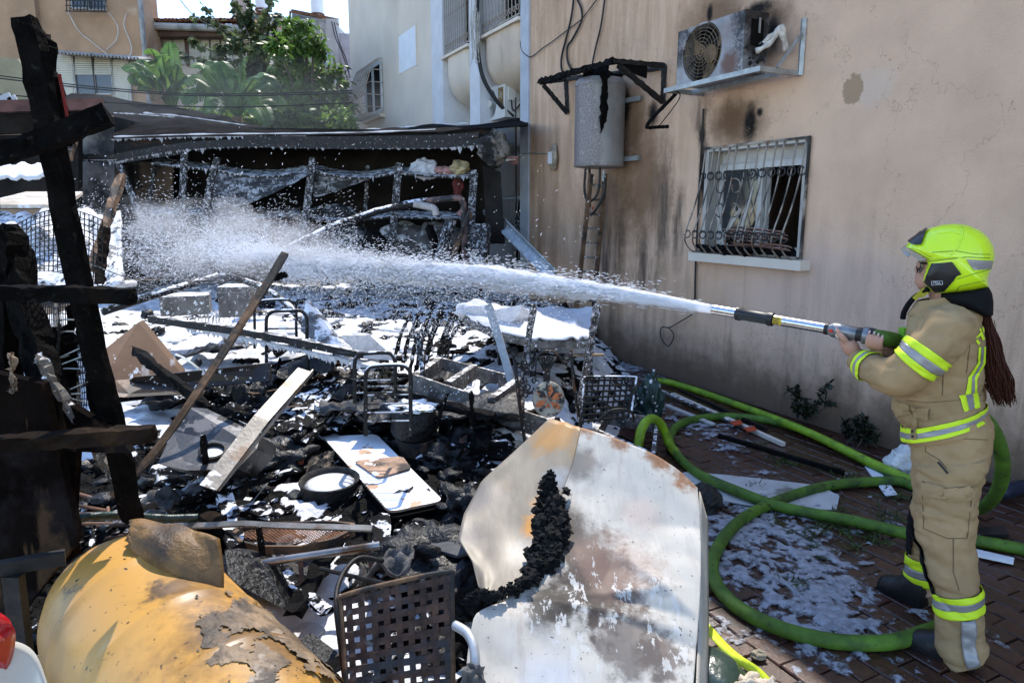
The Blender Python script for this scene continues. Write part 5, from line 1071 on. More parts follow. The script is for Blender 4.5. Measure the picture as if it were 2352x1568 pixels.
m = MB(); PP = cr([D(x, y, d) for x, y, d in ((148, 1196, 2.45), (200, 1187, 2.5), (280, 1184, 2.6), (380, 1190, 2.7), (455, 1188, 2.75))], 40); m.tube(PP, [.018+.003*n3((i*.4, 0, 0)) for i in range(len(PP))], 8)
one(m, "green_pole", mat("melted green coating", (.014, .03, .022), .3, var=.5, vs=20, bump=.6, bs=30), "long pole with melted dark green coating lying across the pipes", "pole", smooth=True)
pipes = [((160, 1128), (245, 1152), 7), ((150, 1155), (245, 1172), 6.5), ((150, 1182), (248, 1178), 8), ((175, 1192), (248, 1188), 5), ((150, 1203), (298, 1202), 8), ((222, 1209), (300, 1204), 7), ((248, 1165), (250, 1190), 7), ((243, 1235), (330, 1222), 7)]
for i, (a, b, w_) in enumerate(pipes):
    pa, pb = P(*a, .06), P(*b, .06); r = w_/2/F_*pa.length; m = MB(); m.tube([pa, pa.lerp(pb, .5), pb], r, 10, cap=False); m.tube([pa, pa.lerp(pb, .5), pb], r*.8, 10, cap=False)
    one(m, "rusty_pipe", M['rust'] if i % 2 else mat("rusty tube", (.20, .15, .11), .6, .3, var=.4, vs=9, layers=[dict(col=(.16, .07, .03), s=6, lo=.5, hi=.62)]), ("upper slanting rusty pipe left of the tall post's foot", "second slanting rusty pipe left of the tall post's foot", "level rusty pipe above the green pole, thickest", "thin level rusty pipe between two thicker pipes", "lowest long rusty pipe above the green pole", "short rusty pipe end beside the tall post's foot", "short upright pipe stub with an open end", "rusty pipe stub below the green pole")[i], "pipe", smooth=True)
one(MB().tube(cr([P(x, y, .07) for x, y in ((248, 1196), (258, 1180), (285, 1172), (305, 1175), (310, 1185), (290, 1196), (262, 1192))], 30), .011, 8), "bent_tube", M['greyhouse'], "bent pale tube curled behind the tall post's foot", "tube", smooth=True)
# wire mesh
ms = thing("wire_mesh", "bulging sheet of black square wire mesh behind the tall post", "wire mesh", D(140, 900, 2.9))
def mesh_pt(s, t):
    x = 20+215*s; y = 505+170*t-35*sin(pi*s)+90*(1-s)*(.4-t)*.6
    return D(x, y, 2.95-.3*sin(pi*s)+.1*t)
m = MB()
for i in range(22): m.tube([mesh_pt(i/21+.006*n3((i, j, 0), .7), j/12) for j in range(13)], .0022, 4)
for j in range(13): m.tube([mesh_pt(i/21, j/12+.008*n3((i, j, 4), .7)) for i in range(22)], .0022, 4)
o = m.build("wires", M['rubber'], ms); o["kind"] = "stuff"
m = MB()
def mesh2(s, t): x = 100+95*s+10*n3((s*3, t*3, 0)); y = 660+300*t; return D(x, y, 2.85+.18*sin(s*9+t*3)-.1*t)
for i in range(26): m.tube([mesh2(i/25+.01*n3((i, j, 0), .7), j/20) for j in range(21)], .0022, 3)
for j in range(21): m.tube([mesh2(i/25, j/20+.012*n3((i, j, 4), .7)) for i in range(26)], .0020, 3)
o = m.build("crumpled_wires", M['rubber'], ms); o["kind"] = "stuff"
m = MB(); g2 = random.Random(4)
for k in range(7):
    m.tube(cr([D(100+40*k*.4+g2.uniform(-20, 30), 760+28*k, 2.7), D(140, 752+28*k+g2.uniform(-20, 20), 2.65), D(190+g2.uniform(-10, 20), 735+28*k, 2.6)], 16), .003, 4)
o = m.build("loose_wires", M['steel'], ms); o["kind"] = "stuff"
one(MB().tube(cr([D(195, 600, 4), D(300, 640, 4.5), D(420, 668, 5.5), D(560, 672, 6)], 20), .004, 4), "slack_wire", M['steel'], "slack wire running from the tall post over the foam", "wire")

# ------------------------------------------------------------------ yellow drum, vehicle corner, front left
a, b = D(262, 1362, 2.38), D(540, 1712, 1.72); ax = (b-a).normalized(); L_ = (b-a).length*1.25
dr = thing("plastic_drum", "large ochre-yellow plastic drum lying on its side, partly melted, at the lower left", "drum", a+V((.2, -.2, -.3)))
def drumx(nt, co, c):
    k = _ramp(nt, _noise(nt, co, 2.2, 6, .65, None, (1.35, .1, .62)), .56, .63); c = _mix(nt, k, c, (.06, .042, .03))
    sp = _ramp(nt, _noise(nt, co, 34, 3, .6), .66, .70); c = _mix(nt, sp, c, (.05, .035, .02)); sc = _ramp(nt, _noise(nt, co, 9, 4, .7, (1, 7, 2), (2, 0, 4)), .63, .68); c = _mix(nt, _math(nt, 'MULTIPLY', sc, .5), c, (.28, .17, .07)); c = spots(dr['_w'], [(D(610, 1500, 1.86), .34, (.16, .09, .035), .3, 1.1, 1.2, .9), (D(470, 1290, 2.05), .2, (.22, .12, .04), .2, 1.1, 1.2, .8), (D(150, 1500, 2.0), .22, (.36, .19, .06), .2, 1.1, 1.0, .7)])(nt, co, c); dk = _ramp(nt, _noise(nt, co, 1.6, 5, .6, None, (5, 3, 1)), .5, .75); return _mix(nt, _math(nt, 'MULTIPLY', dk, .35), c, (.34, .20, .07))  # the brown spot at the lower left is painted shading
M['drum'] = mat("ochre plastic", (.58, .315, .085), .38, var=.07, vs=2, bump=.06, bs=30, extra=drumx, trans=.06, hue=(.54, .28, .06))
M['drum2'] = M['drum']
R0 = .298; prof = [(0, -.10), (.06, -.094), (.13, -.07), (.195, -.025), (.245, .045), (.278, .13), (.294, .22), (.298, .3)]
for zc in (.33, .62, .92):
    prof += [(R0, zc-.022), (R0+.006, zc-.006), (R0+.006, zc+.006), (R0, zc+.022)]
prof += [(R0, L_-.1), (.28, L_-.03), (.24, L_), (0, L_)]
pr2 = []
for i in range(len(prof)-1):
    n = max(1, int(abs(prof[i+1][1]-prof[i][1])/.03))
    for k in range(n): pr2.append((prof[i][0]+(prof[i+1][0]-prof[i][0])*k/n, prof[i][1]+(prof[i+1][1]-prof[i][1])*k/n))
pr2.append(prof[-1]); m = MB(); m.lathe(pr2, a, ax, 72)
ctr = [p for p in m.v]
dent = D(440, 1300, 2.05)
for i, p in enumerate(m.v):
    q = p+V((.008*n3(p, 3), .008*n3(p, 3, 5), .008*n3(p, 3, 9))); m.v[i] = q
m.build("body", M['drum'], dr, smooth=50)
m = MB()
def melt(s, t):
    x = 300+205*s; y = 1206+30*s*s+115*s*t+95*t*(1-.25*s)*s+25*t; return D(x, y, 2.32-.18*s-.1*t)+V((.02*sin(pi*t), -.06*sin(pi*s)*sin(pi*t)-.03*t, .05*sin(pi*(s*.9+.1))*sin(pi*t)+.012*n3((s*4, t*4, 0), 1)))
m.sheet(melt, 24, 16, .02); m.build("melted_flap", mat("scorched ochre plastic", (.17, .09, .026), .5, var=.5, vs=5, bump=.8, bs=45, layers=[dict(col=(.02, .014, .01), s=3, lo=.48, hi=.7)]), dr, smooth=True)
e1 = ax.orthogonal().normalized(); e2 = ax.cross(e1); m = MB(); idx = {}
def dpt(z, t): r = R0+.004+.010*max(0, fbm((z*5, t*2, 0), 2.2, 3)); return a+ax*z+(e1*cos(t)+e2*sin(t))*r
tgt = D(610, 1500, 1.86); q0 = tgt-a; z0 = q0.dot(ax); t0 = atan2(q0.dot(e2), q0.dot(e1))
for i in range(120):
    for j in range(120):
        z = z0-.30+.6*i/120; t = t0-.95+1.9*j/120; dd = ((z-z0)/.26)**2+((t-t0)/.75)**2
        if dd+1.5*fbm((z*6, t*2.2, 1), 1.5, 8)+.5*n3((z*30, t*9, 2), 1)+.4*n3((z*80, t*24, 5), 1) > .72: continue
        m.add([dpt(z, t), dpt(z+.005, t), dpt(z+.005, t+1.9/120), dpt(z, t+1.9/120)], [(0, 1, 2, 3)])
m.build("melted_crust", mat("melted crust", (.17, .115, .065), .6, var=.6, vs=7, bump=.8, bs=30, layers=[dict(col=(.035, .027, .02), s=5, lo=.46, hi=.62), dict(col=(.3, .24, .18), s=9, lo=.56, hi=.66)]), dr, smooth=True)
car = thing("parked_car", "cream car corner with a red tail lamp cutting into the lower left edge", "car", D(30, 1600, 1.35))
m = MB()
def body(s, t): x = -90+200*s-10*t; y = 1475+45*s+55*s*s+190*t; return D(x, y, 1.25+.12*s)+V((0, -.12*t+.05*sin(pi*s), 0))
m.sheet(body, 20, 12, .02); m.build("body", mat("cream car paint", (.62, .60, .54), .25, var=.04, bump=0, spec=.6, coat=.6), car, smooth=True)
m = MB(); m.sheet(lambda s, t: D(-60+78*s*(1-.15*t)+4*sin(pi*t), 1385+40*s+100*t, 1.27+.05*s)+V((0, -.04*sin(pi*s)*sin(pi*t), 0)), 12, 8, .02)
rl = glass("red lens", (.40, .008, .012), .12); m.build("tail_lamp", rl, car, smooth=True)
m = MB(); m.sheet(lambda s, t: D(-60+66*s, 1425+35*s+12*t, 1.24+.05*s), 8, 3, .005); m.build("lamp_band", glass("bright red lens", (.6, .02, .02), .1), car, smooth=True)

# ------------------------------------------------------------------ junk in the middle, far to near
def board(name, quad, t, mm, label, cat, dz=.0): return one(MB().prism(quad, t), name, M[mm] if isinstance(mm, str) else mm, label, cat)
# bent frame pipe and block behind
one(MB().tube([D(236, 716, 5.6), D(360, 676, 6.0), D(500, 634, 6.4)], .034, 8), "frame_pipe", M['darkmetalfoam'], "foamed pipe rising from the left to the frame's peak", "pipe", smooth=True)
one(MB().tube(cr([D(504, 632, 6.42), D(545, 640, 6.4), D(600, 660, 6.3), D(650, 690, 6.1), D(700, 745, 5.9), D(735, 790, 5.7)], 24), .03, 8), "frame_pipe", M['darkmetalfoam'], "foamed pipe curving down right from the frame's peak", "pipe", smooth=True)
one(MB().box(D(428, 692, 6.6)+V((0, 0, -.02)), (.42, .35, .18), Matrix.Rotation(.35, 3, 'Z')), "concrete_block", mat("wet concrete", (.16, .15, .14), .9, var=.4, vs=9, bump=.5, layers=[foamtop(.4, .5, 8), flecks(.58, .63, 30)]), "foam-topped concrete block under the sloping frame pipe", "concrete block")
one(MB().box(D(545, 655, 6.9)+V((0, 0, -.15)), (.3, .3, .3), Matrix.Rotation(.1, 3, 'Z')), "concrete_block", mat("wet concrete", (.16, .15, .145), .9, var=.3, vs=9, bump=.4, layers=[foamtop(.4, .5, 8), flecks(.6, .65, 30)]), "dark concrete block standing beneath the frame's peak", "concrete block")
one(MB().tube([D(210, 660, 5.7), D(240, 657, 5.9), D(310, 650, 6.2)], .03, 6), "foam_ridge", M['foam'], "thin ridge of foam behind the mid cross beam", "foam", smooth=True)
M['brownboard'] = mat("brown varnished board", (.19, .105, .055), .5, var=.2, vs=3, bump=.1, layers=[dict(col=(.75, .76, .79), s=8, lo=.62, hi=.66, st=(1.5, 1, .5)), dict(col=(.62, .6, .58), s=5, lo=.60, hi=.70, st=(2.5, 1, .4), a=.6), dict(col=(.025, .018, .014), s=2.0, lo=.52, hi=.64)])
q = [D(x, y, d) for x, y, d in ((318, 740, 4.35), (415, 855, 4.3), (412, 905, 4.2), (285, 912, 3.95), (215, 905, 3.9), (205, 830, 4.05))]
one(MB().prism(q, (.01, .04, .01)), "brown_board", M['brownboard'], "brown board with a charred pointed corner standing in the foam", "board")
q = [D(x, y, d) for x, y, d in ((297, 872, 3.85), (310, 866, 3.85), (420, 855, 4.0), (617, 834, 4.3), (616, 874, 4.25), (480, 890, 4.1), (400, 898, 3.95), (330, 893, 3.85), (300, 885, 3.85))]
one(MB().prism(q, (.01, .03, .0)), "dark_panel", mat("dark glazed panel", (.028, .022, .02), .25, var=.4, vs=3, bump=.05, layers=[dict(col=(.14, .055, .03), s=1.6, lo=.52, hi=.66), flecks(.64, .66, 24)]), "long dark shiny panel standing on edge in the foam", "panel")
def stick(name, pts, w_, label, cat, mm, t=None, n=20, amp=.004, seed=0): return rb(name, pts, w_, label, cat, mm, t or w_/F_*pts[0][2], amp, n, seed)
stick("charred_pole", [(310, 802, 3.75), (360, 845, 3.6), (420, 890, 3.5), (480, 940, 3.4)], 17, "short charred pole leaning across the dark panel", "pole", 'char', amp=.005)
stick("long_rail", [(345, 732, 4.9), (560, 762, 4.65), (700, 788, 4.5), (830, 815, 4.35)], 16, "long black foam-edged rail lying over the foam", "rail", 'darkmetalfoam', amp=.001)
dm = MB()
for k in range(90):
    s = k/90; x = 430+400*s+rnd.uniform(-3, 3); d = 4.8-.45*s; q = D(x, 741+85*s+9, d); L = rnd.uniform(.01, .05); w_ = rnd.uniform(.015, .03); dm.add([q+V((-w_, 0, .01)), q+V((w_, 0, .01)), q+V((0, .01, .01)), q+V((0, -.01, .01)), q+V((0, 0, -L))], [(0, 3, 4), (3, 1, 4), (1, 2, 4), (2, 0, 4)])
tag(dm.build("foam_drips", M['foam']), "foam dripping from the long rail", kind="stuff")
lp = stick("leaning_plank", [(655, 582, 3.9), (560, 735, 3.55), (450, 905, 3.2), (345, 1050, 2.95), (258, 1140, 2.8)], 17, "long rusty brown plank leaning diagonally across the heap", "plank", 'rustbar', t=.02, n=30, amp=.001)
stick("black_splinter", [(612, 640, 3.85), (635, 637, 3.85), (656, 630, 3.85)], 12, "black stub fixed near the leaning plank's top", "stub", 'char')
tp = MB().lump(P(455, 832, .1), (.035, .035, .035), 2, 3, .05); one(tp, "ball", M['black'], "small black ball half sunk in the foam", "ball", smooth=True)
one(MB().lump(P(535, 775, .05), (.10, .08, .06), 5, 3, .4), "brown_sponge", mat("brown sponge", (.28, .2, .15), .95, var=.4, vs=20, bump=.8, layers=[dict(col=(.7, .7, .72), s=20, lo=.55, hi=.62)]), "brown spongy lump on the bright foam bank", "lump", smooth=True)
m = MB(); g2 = random.Random(8)
for k in range(9): c = P(460+10*k, 745, .1); m.tube([c+V((.09*cos(t)*(1+.1*k), .05*sin(t), .09*sin(t)+.05)) for t in [i*.5 for i in range(14)]], .004, 4)
one(m, "wire_coil", M['darkmetalfoam'], "loose coil of wire under the long rail's left end", "wire coil")
# metal hand-truck hoops
def hoop(name, x0, x1, y0, y1, d, label, rungs=3, rr=.011, mm='darkmetalfoam'):
    t = thing(name, label, "cart frame", D((x0+x1)/2, y1, d)); e = (x1-x0)*.22
    MB().tube(cr([D(x0, y1, d), D(x0, (y0+y1)/2, d), D(x0, y0+e, d), D(x0+e*.3, y0+e*.3, d), D(x0+e, y0, d), D(x1-e, y0-2, d), D(x1-e*.3, y0+e*.25, d), D(x1, y0+e, d), D(x1, (y0+y1)/2, d), D(x1+2, y1, d)], 54), rr, 7).build("hoop", M[mm], t, smooth=True)
    for k in range(rungs):
        y = y0+(y1-y0)*(.3+.5*k/max(1, rungs-1)); MB().rod(D(x0, y, d), D(x1, y-2, d), rr*.45, 5).build("rung", M[mm], t)
hoop("cart_frame", 815, 908, 812, 925, 3.75, "rear of two bent black cart handles in the middle of the heap"); hoop("cart_frame", 840, 943, 840, 1000, 3.45, "front black cart handle with thin rungs in the middle of the heap", 5)
hoop("chair_frame", 612, 705, 715, 850, 4.9, "foamed bent-tube chair back behind the leaning plank", 1, .013); hoop("chair_frame", 585, 680, 690, 800, 5.3, "second bent-tube chair back farther behind the leaning plank", 1, .011)
# pallet tables at the right back
tb = thing("work_table", "foam-covered table with burnt legs below the water jet", "table", D(1300, 800, 5.7))
tz = .78
def onz(px, py, z): return G(px, py, z)
top = [onz(1042, 722, tz+.06), onz(1120, 708, tz+.05), onz(1280, 712, tz+.02), onz(1372, 715, tz), onz(1352, 786, tz), onz(1225, 785, tz), onz(1140, 765, tz+.03)]
MB().prism(top, (0, 0, -.05)).build("tabletop", M['greywood'], tb)
m = MB(); m.sheet(lambda s, t: (top[0].lerp(top[6], t) if s == 0 else top[1].lerp(top[5], t)).lerp(top[3].lerp(top[4], t), s)+V((0, 0, .015+.05*max(0, fbm((s*4, t*3, 0), 1.5)))), 40, 20, .01); m.build("foam_cover", M['foam'], tb, smooth=True)
for (a, b) in (((1352, 786), (1338, 900)), ((1150, 765), (1152, 880)), ((1225, 785), (1222, 880)), ((1330, 725), (1325, 800))):
    p = onz(*a, tz-.05); MB().rough_bar(p, (p.x+rnd.uniform(-.03, .03), p.y, .05), .05, .05, n=10).build("leg", M['postfoam'], tb)
for k in range(6):
    p = top[4].lerp(top[5], k/5); MB().bar(p+V((0, -.01, -.1)), p+V((.12, -.01, -.1)), .03, .02).build("apron_strip", M['wood'] if k < 3 else M['charfoam'], tb)
one(MB().lump(G(1090, 712, .9), (.16, .12, .09), 3, 3, .4), "foam_mound", M['foam'], "rounded foam mound on the table's left end", "foam", smooth=True)
one(MB().prism([G(1135, 712, .95), G(1195, 700, 1.0), G(1225, 720, .86), G(1165, 735, .86)], (0, 0, -.06)), "foamed_slab", M['foam'], "tilted foam-caked slab lying on the table", "slab")
stick("metal_upright", [(1122, 702, 4.9), (1150, 790, 4.75), (1190, 930, 4.5)], 18, "grey metal upright leaning left before the table", "upright", 'steel', amp=.001)
stick("metal_upright", [(1226, 706, 5.0), (1212, 790, 4.8), (1200, 900, 4.6)], 15, "foam-streaked pole standing right of the leaning metal upright", "pole", 'postfoam', amp=.002)
stick("foamed_pole", [(1372, 700, 5.2), (1355, 800, 4.95), (1330, 935, 4.6)], 15, "foam-streaked pole at the table's right corner", "pole", 'postfoam', amp=.003)
stick("foamed_pole", [(960, 765, 4.8), (968, 830, 4.7), (975, 880, 4.6)], 10, "thin black pipe standing alone before the table's left end", "pipe", 'darkmetalfoam')
for k in range(12):
    x = 900+11*k+rnd.uniform(-6, 6); stick("charred_lath", [(x+35, 715+rnd.uniform(-10, 25), 5.6), (x+10, 780, 5.4), (x-5, 850, 5.2)], 4+rnd.uniform(0, 4), ("leftmost", "second", "third", "fourth", "fifth", "sixth", "seventh", "eighth", "ninth", "tenth", "eleventh", "rightmost")[k]+" charred lath from the left in the leaning bundle by the table", "lath", 'charfoam', seed=k)["group"] = "leaning laths left of the table"
one(MB().prism([P(785, 770, .25), P(850, 770, .3), P(905, 820, .12), P(830, 815, .1)], (0, 0, -.03)), "foamed_plate", M['foam'], "flat foam-covered plate behind the cart handles", "plate")
one(MB().prism([D(700, 690, 5.4), D(745, 740, 5.2), D(800, 830, 4.8), D(740, 800, 4.9), D(690, 760, 5.2)], (.02, .05, 0)), "bent_sheet", mat("foamed thin sheet", (.10, .10, .11), .5, var=.4, vs=5, layers=[dict(col=FOAMC, s=7, lo=.48, hi=.58)]), "bent foam-streaked sheet behind the bent-tube chair backs", "sheet")
# grey wooden bed frame
bf = thing("bed_base", "weathered grey wooden frame with cross slats lying in the rubble", "frame", P(1080, 930))
def B3(px, py, z): return G(px, py, z)
fz = .64
m = MB(); m.bar(B3(945, 880, fz), B3(1255, 985, .46), .03, .13, (0, .2, 1)); m.build("side_rail", M['greywood'], bf)
m = MB(); m.bar(B3(1003, 832, fz), B3(1208, 885, fz-.05), .03, .09, (0, .2, 1)); m.build("side_rail", M['greywood'], bf)
for (a, b) in (((1090, 852), (1030, 892)), ((1190, 885), (1128, 930)), ((1010, 835), (955, 875))): MB().bar(B3(*a, fz), B3(*b, fz-.02), .05, .10).build("cross_slat", M['greywood'], bf)
m = MB(); m.bar(B3(950, 910, .58), B3(1230, 985, .42), .03, .04); m.build("lower_rail", M['steel'], bf)
# box frame far right
bx = thing("wooden_crate", "grey open wooden crate frame beside the arched hose", "crate", P(1440, 980))
q = [G(1370, 985, .22), G(1395, 940, .22), G(1510, 960, .2), G(1500, 1040, .2)]
for a, b in ((0, 1), (1, 2), (2, 3), (3, 0)): MB().bar(q[a]+V((0, 0, -.06)), q[b]+V((0, 0, -.06)), .025, .12).build("side", M['greywood'], bx)
MB().bar(q[0]+V((.12, .1, -.1)), q[3]+V((.0, .2, -.1)), .2, .01).build("bottom", M['char'], bx)
one(MB().lump(G(1495, 920, .22), (.09, .08, .24), 7, 4, .5, 2), "melted_canister", mat("melted green plastic", (.015, .035, .03), .35, var=.5, vs=8, bump=.6, bs=20, layers=[flecks(.6, .66, 16)]), "melted dark green canister standing by the arched hose", "canister", smooth=True)
one(MB().lump(G(1460, 940, .12), (.13, .1, .12), 9, 4, .6, 2), "melted_canister", mat("melted black plastic", (.012, .02, .018), .35, var=.5, vs=8, bump=.6, bs=20, layers=[flecks(.6, .66, 16)]), "slumped dark plastic lump left of the melted canister", "canister", smooth=True)
# ------------------------------------------------------------------ junk nearer the camera
# round-cornered appliance panel with a porthole
pn = thing("appliance_panel", "sooty grey rounded appliance panel with a round porthole, leaning in the heap", "appliance", P(470, 1010))
q = [(398, 990, 3.22), (408, 950, 3.32), (432, 934, 3.36), (475, 938, 3.36), (570, 985, 3.25), (598, 1003, 3.2), (590, 1030, 3.1), (545, 1076, 2.98), (430, 1080, 2.92), (362, 1064, 2.95)]
M['sootpanel'] = mat("sooted enamel panel", (.05, .049, .05), .4, .2, var=.4, vs=5, bump=.15, layers=[dict(col=(.006, .006, .006), s=4, lo=.44, hi=.54), dict(col=(.16, .145, .135), s=7, lo=.58, hi=.62)])
MB().prism([D(*p) for p in q], (.02, .16, -.10)).build("panel", M['sootpanel'], pn)
cpt = D(489, 1042, 3.05); nn = (D(475, 938, 3.36)-D(430, 1080, 2.92)).cross(D(598, 1003, 3.2)-D(362, 1064, 2.95)).normalized(); nn = nn if nn.z > 0 else -nn
MB().lathe([(.052, -.004), (.062, .0), (.062, .02), (.052, .024), (.046, .014), (.046, -.004)], cpt, nn, 28, cap=False).build("porthole_ring", M['darkmetal'], pn, smooth=40)
MB().lathe([(0, 0), (.046, 0), (.046, .006), (0, .008)], cpt, nn, 24).build("porthole", M['steel'], pn)
MB().prism([D(505, 955, 3.33)+nn*.004, D(548, 978, 3.27)+nn*.004, D(532, 1000, 3.2)+nn*.004, D(488, 978, 3.25)+nn*.004], nn*.004).build("rating_plate", M['darkmetal'], pn)
# metal strip
m = MB(); A, B = [D(x, y, d) for x, y, d in ((700, 850, 3.5), (478, 1120, 2.72))]; mid = A.lerp(B, .5)+V((0, 0, .02))
for a, b in ((A, mid), (mid, B)): m.bar(a, b, .075, .006, (.25, -.4, 1))
m.bar(A+V((.035, .02, -.012)), B+V((.035, .02, -.012)), .006, .03, (.25, -.4, 1))
one(m, "metal_strip", mat("scorched metal strip", (.19, .175, .155), .45, .5, var=.35, vs=7, bump=.15, layers=[dict(col=(.16, .08, .03), s=4, lo=.5, hi=.64, a=.8), foamtop(.58, .64, 12)]), "bent grey metal strip lying diagonally over the appliance panel", "metal strip")
# bundle of charred planks behind it
for k in range(11):
    g = random.Random(k); x0 = 745+g.uniform(-10, 90); y0 = 868+g.uniform(0, 55); a = P(x0, y0, .12); b = P(x0-70-g.uniform(0, 45), y0+75+g.uniform(-10, 45), .12)
    one(MB().rough_bar(a+V((0, 0, .02*k*.3)), b+V((0, 0, .02*k*.3)), g.uniform(.05, .12), g.uniform(.012, .03), (0, -.3, 1), n=10, amp=.008, seed=k), "charred_plank", M['charfoam'], "foam-dusted charred plank in the fanned pile right of the metal strip", "plank", "fanned pile of charred planks")
for i, (x, y, r, lb) in enumerate(((535, 915, (.17, .12, .10), "burnt black bundle at the foot of the charred pole"), (580, 930, (.13, .12, .13), "burnt black bundle left of the metal strip"), (610, 905, (.12, .1, .1), "small burnt bundle tucked behind the metal strip"), (560, 960, (.16, .10, .08), "shiny wet black lump just above the appliance panel"), (860, 960, (.16, .12, .13), "burnt lump behind the front cart handle"), (1060, 1000, (.2, .15, .10), "foam-dusted black mound right of the black stool"), (1120, 1040, (.18, .14, .10), "black mound left of the iron gate's foot"), (1030, 1060, (.14, .14, .10), "wet black lump below the black stool's right side"), (640, 1060, (.2, .12, .1), "round burnt mouth-like lump right of the porthole"), (440, 1100, (.22, .10, .07), "flat burnt slab-like lump under the appliance panel"), (1000, 1300, (.20, .16, .12), "glossy black molten mound below the slate pieces"), (1060, 1360, (.14, .12, .12), "jagged black molten mound beside the woven chair"), (940, 1270, (.14, .12, .08), "small molten mound left of the slate pieces"), (1075, 1180, (.12, .12, .12), "black mound between the board stack and the bent sheet"))):
    m = MB(); m.lump(P(x, y, .03), r, 40+i, 4, .75, 1.9); one(m, "burnt_lump", M['charwet'] if i % 3 else M['charfoam'], lb, "burnt lump", smooth=True)
for i, (x, y, col, lb) in enumerate(((1000, 985, (.16, .09, .05), "brown torn scrap right of the black stool"), (1090, 1000, (.28, .2, .12), "tan torn scrap near the iron gate's left post"), (1045, 1035, (.12, .05, .035), "reddish burnt scrap in the black mounds"), (1150, 1015, (.32, .27, .18), "cream torn scrap at the iron gate's foot"), (1172, 1040, (.4, .36, .28), "pale torn scrap against the bent sheet's top corner"), (735, 1070, (.22, .16, .1), "curled tan scrap beside the foam-filled pot"), (672, 1050, (.30, .06, .02), "rusty orange curled scrap beneath the metal strip"), (455, 1070, (.35, .1, .03), "tiny orange scrap below the appliance panel"))):
    c = P(x, y, .07); m = MB(); m.sheet(lambda s, t: c+V(((s-.5)*.14, (t-.5)*.10, .03*n3((s*3, t*3, i), 1.3)+.05*(s-.5)*((i % 3)-1)+.05*t)), 8, 6, .006); one(m, "torn_scrap", mat("singed scrap", col, .85, var=.5, vs=14, bump=.6, layers=[dict(col=(.015, .013, .012), s=12, lo=.48, hi=.58)]), lb, "scrap")
# black stool / bucket with a foam cap on a clay pot
bk = thing("black_stool", "charred round stool with a foam cap standing on a clay pot", "stool", P(955, 1040)); c = P(955, 1045, .02)
MB().lathe([(0, 0), (.09, 0), (.115, .10), (.10, .12), (0, .12)], c, (0, 0, 1), 20, wob=.06).build("clay_pot", mat("scorched clay", (.12, .065, .04), .85, var=.5, vs=7, bump=.3, layers=[dict(col=(.02, .02, .02), s=5, lo=.48, hi=.58)]), bk, smooth=40)
MB().lathe([(0, 0), (.12, 0), (.135, .03), (.13, .15), (.115, .17), (0, .175)], c+V((-.01, 0, .121)), (.06, -.06, 1), 28, wob=.08).build("seat", M['charwet'], bk, smooth=40)
m = MB(); m.lump(c+V((-.01, .01, .30)), (.125, .115, .022), 3, 4, .5, 2); m.build("foam_cap", mat("foam over char", FOAMC, .6, var=.05, bump=.5, layers=[dict(col=(.02, .02, .02), s=14, lo=.54, hi=.6)]), bk, smooth=True)
m = MB(); m.tube(cr([c+V((.12, 0, .2)), c+V((.2, 0, .22)), c+V((.19, .02, .1)), c+V((.11, 0, .08))], 16), .018, 6); m.build("handle", M['charfoam'], bk, smooth=True)
# pot full of foam
c = G(760, 1150, .30); pt = thing("foam_pot", "blackened round pot brimming with white foam", "pot", c)
MB().lathe([(0, 0), (.12, 0), (.142, .05), (.148, .16), (.155, .175), (.15, .18), (.138, .17), (.13, .15), (0, .148)], c+V((0, 0, -.05)), (0, -.06, 1), 36, wob=.03).build("pot", mat("burnt pot", (.02, .018, .016), .7, var=.5, vs=20, bump=.6, layers=[dict(col=(.3, .2, .1), s=14, lo=.56, hi=.62, up=(.6, .9))]), pt, smooth=40)
MB().lathe([(0, .165), (.05, .166), (.10, .16), (.135, .148)], c+V((0, 0, -.05)), (0, -.06, 1), 36, wob=.02).build("foam_fill", M['foam'], pt, smooth=True)
# stack of charred boards
def rounded(quad, r, n=4):
    out = []; k = len(quad)
    for i in range(k):
        p, a, b = quad[i], quad[i-1], quad[(i+1) % k]; da = (a-p).normalized()*r; db = (b-p).normalized()*r
        for j in range(n+1): t = j/n; out.append((p+da)*(1-t)**2+p*2*t*(1-t)+(p+db)*t*t)
    return out
zb_ = .42; base = [G(745, 1003, zb_), G(868, 997, zb_), G(1024, 1150, zb_), G(900, 1176, zb_)]
tanb = mat("foamed tan board", (.42, .27, .17), .7, var=.2, vs=5, bump=.2, layers=[dict(col=(.05, .03, .02), s=4, lo=.56, hi=.68), dict(col=FOAMC, s=4.5, lo=.40, hi=.43, up=(.6, .9), rough=.6)])
for k in range(9):
    off = V((rnd.uniform(-.015, .02)+.004*k, rnd.uniform(-.012, .012)-.008*k, -.024*k)); q = rounded([p+off for p in base], .05)
    one(MB().prism(q, (0, 0, -.012)), "board", tanb if k == 0 else M['charfoam'] if k > 5 else M['char'], "tan board streaked with white foam, topmost of the stack" if k == 0 else "charred round-cornered board inside the stack below the tan board", "board", "stack of charred boards")
one(MB().prism([p+V((0, 0, .008)) for p in rounded([base[0].lerp(base[1], .1).lerp(base[3].lerp(base[2], .1), .42), base[0].lerp(base[1], 1).lerp(base[3].lerp(base[2], 1), .42), base[0].lerp(base[1], .95).lerp(base[3].lerp(base[2], .95), .60), base[0].lerp(base[1], .25).lerp(base[3].lerp(base[2], .25), .66)], .03)], (0, 0, .006)), "board_offcut", mat("scorched tan board", (.32, .2, .13), .75, var=.35, vs=6, bump=.3, layers=[dict(col=(.03, .02, .016), s=5, lo=.5, hi=.64), dict(col=FOAMC, s=9, lo=.6, hi=.64)]), "short scorched offcut lying across the topmost tan board", "board")
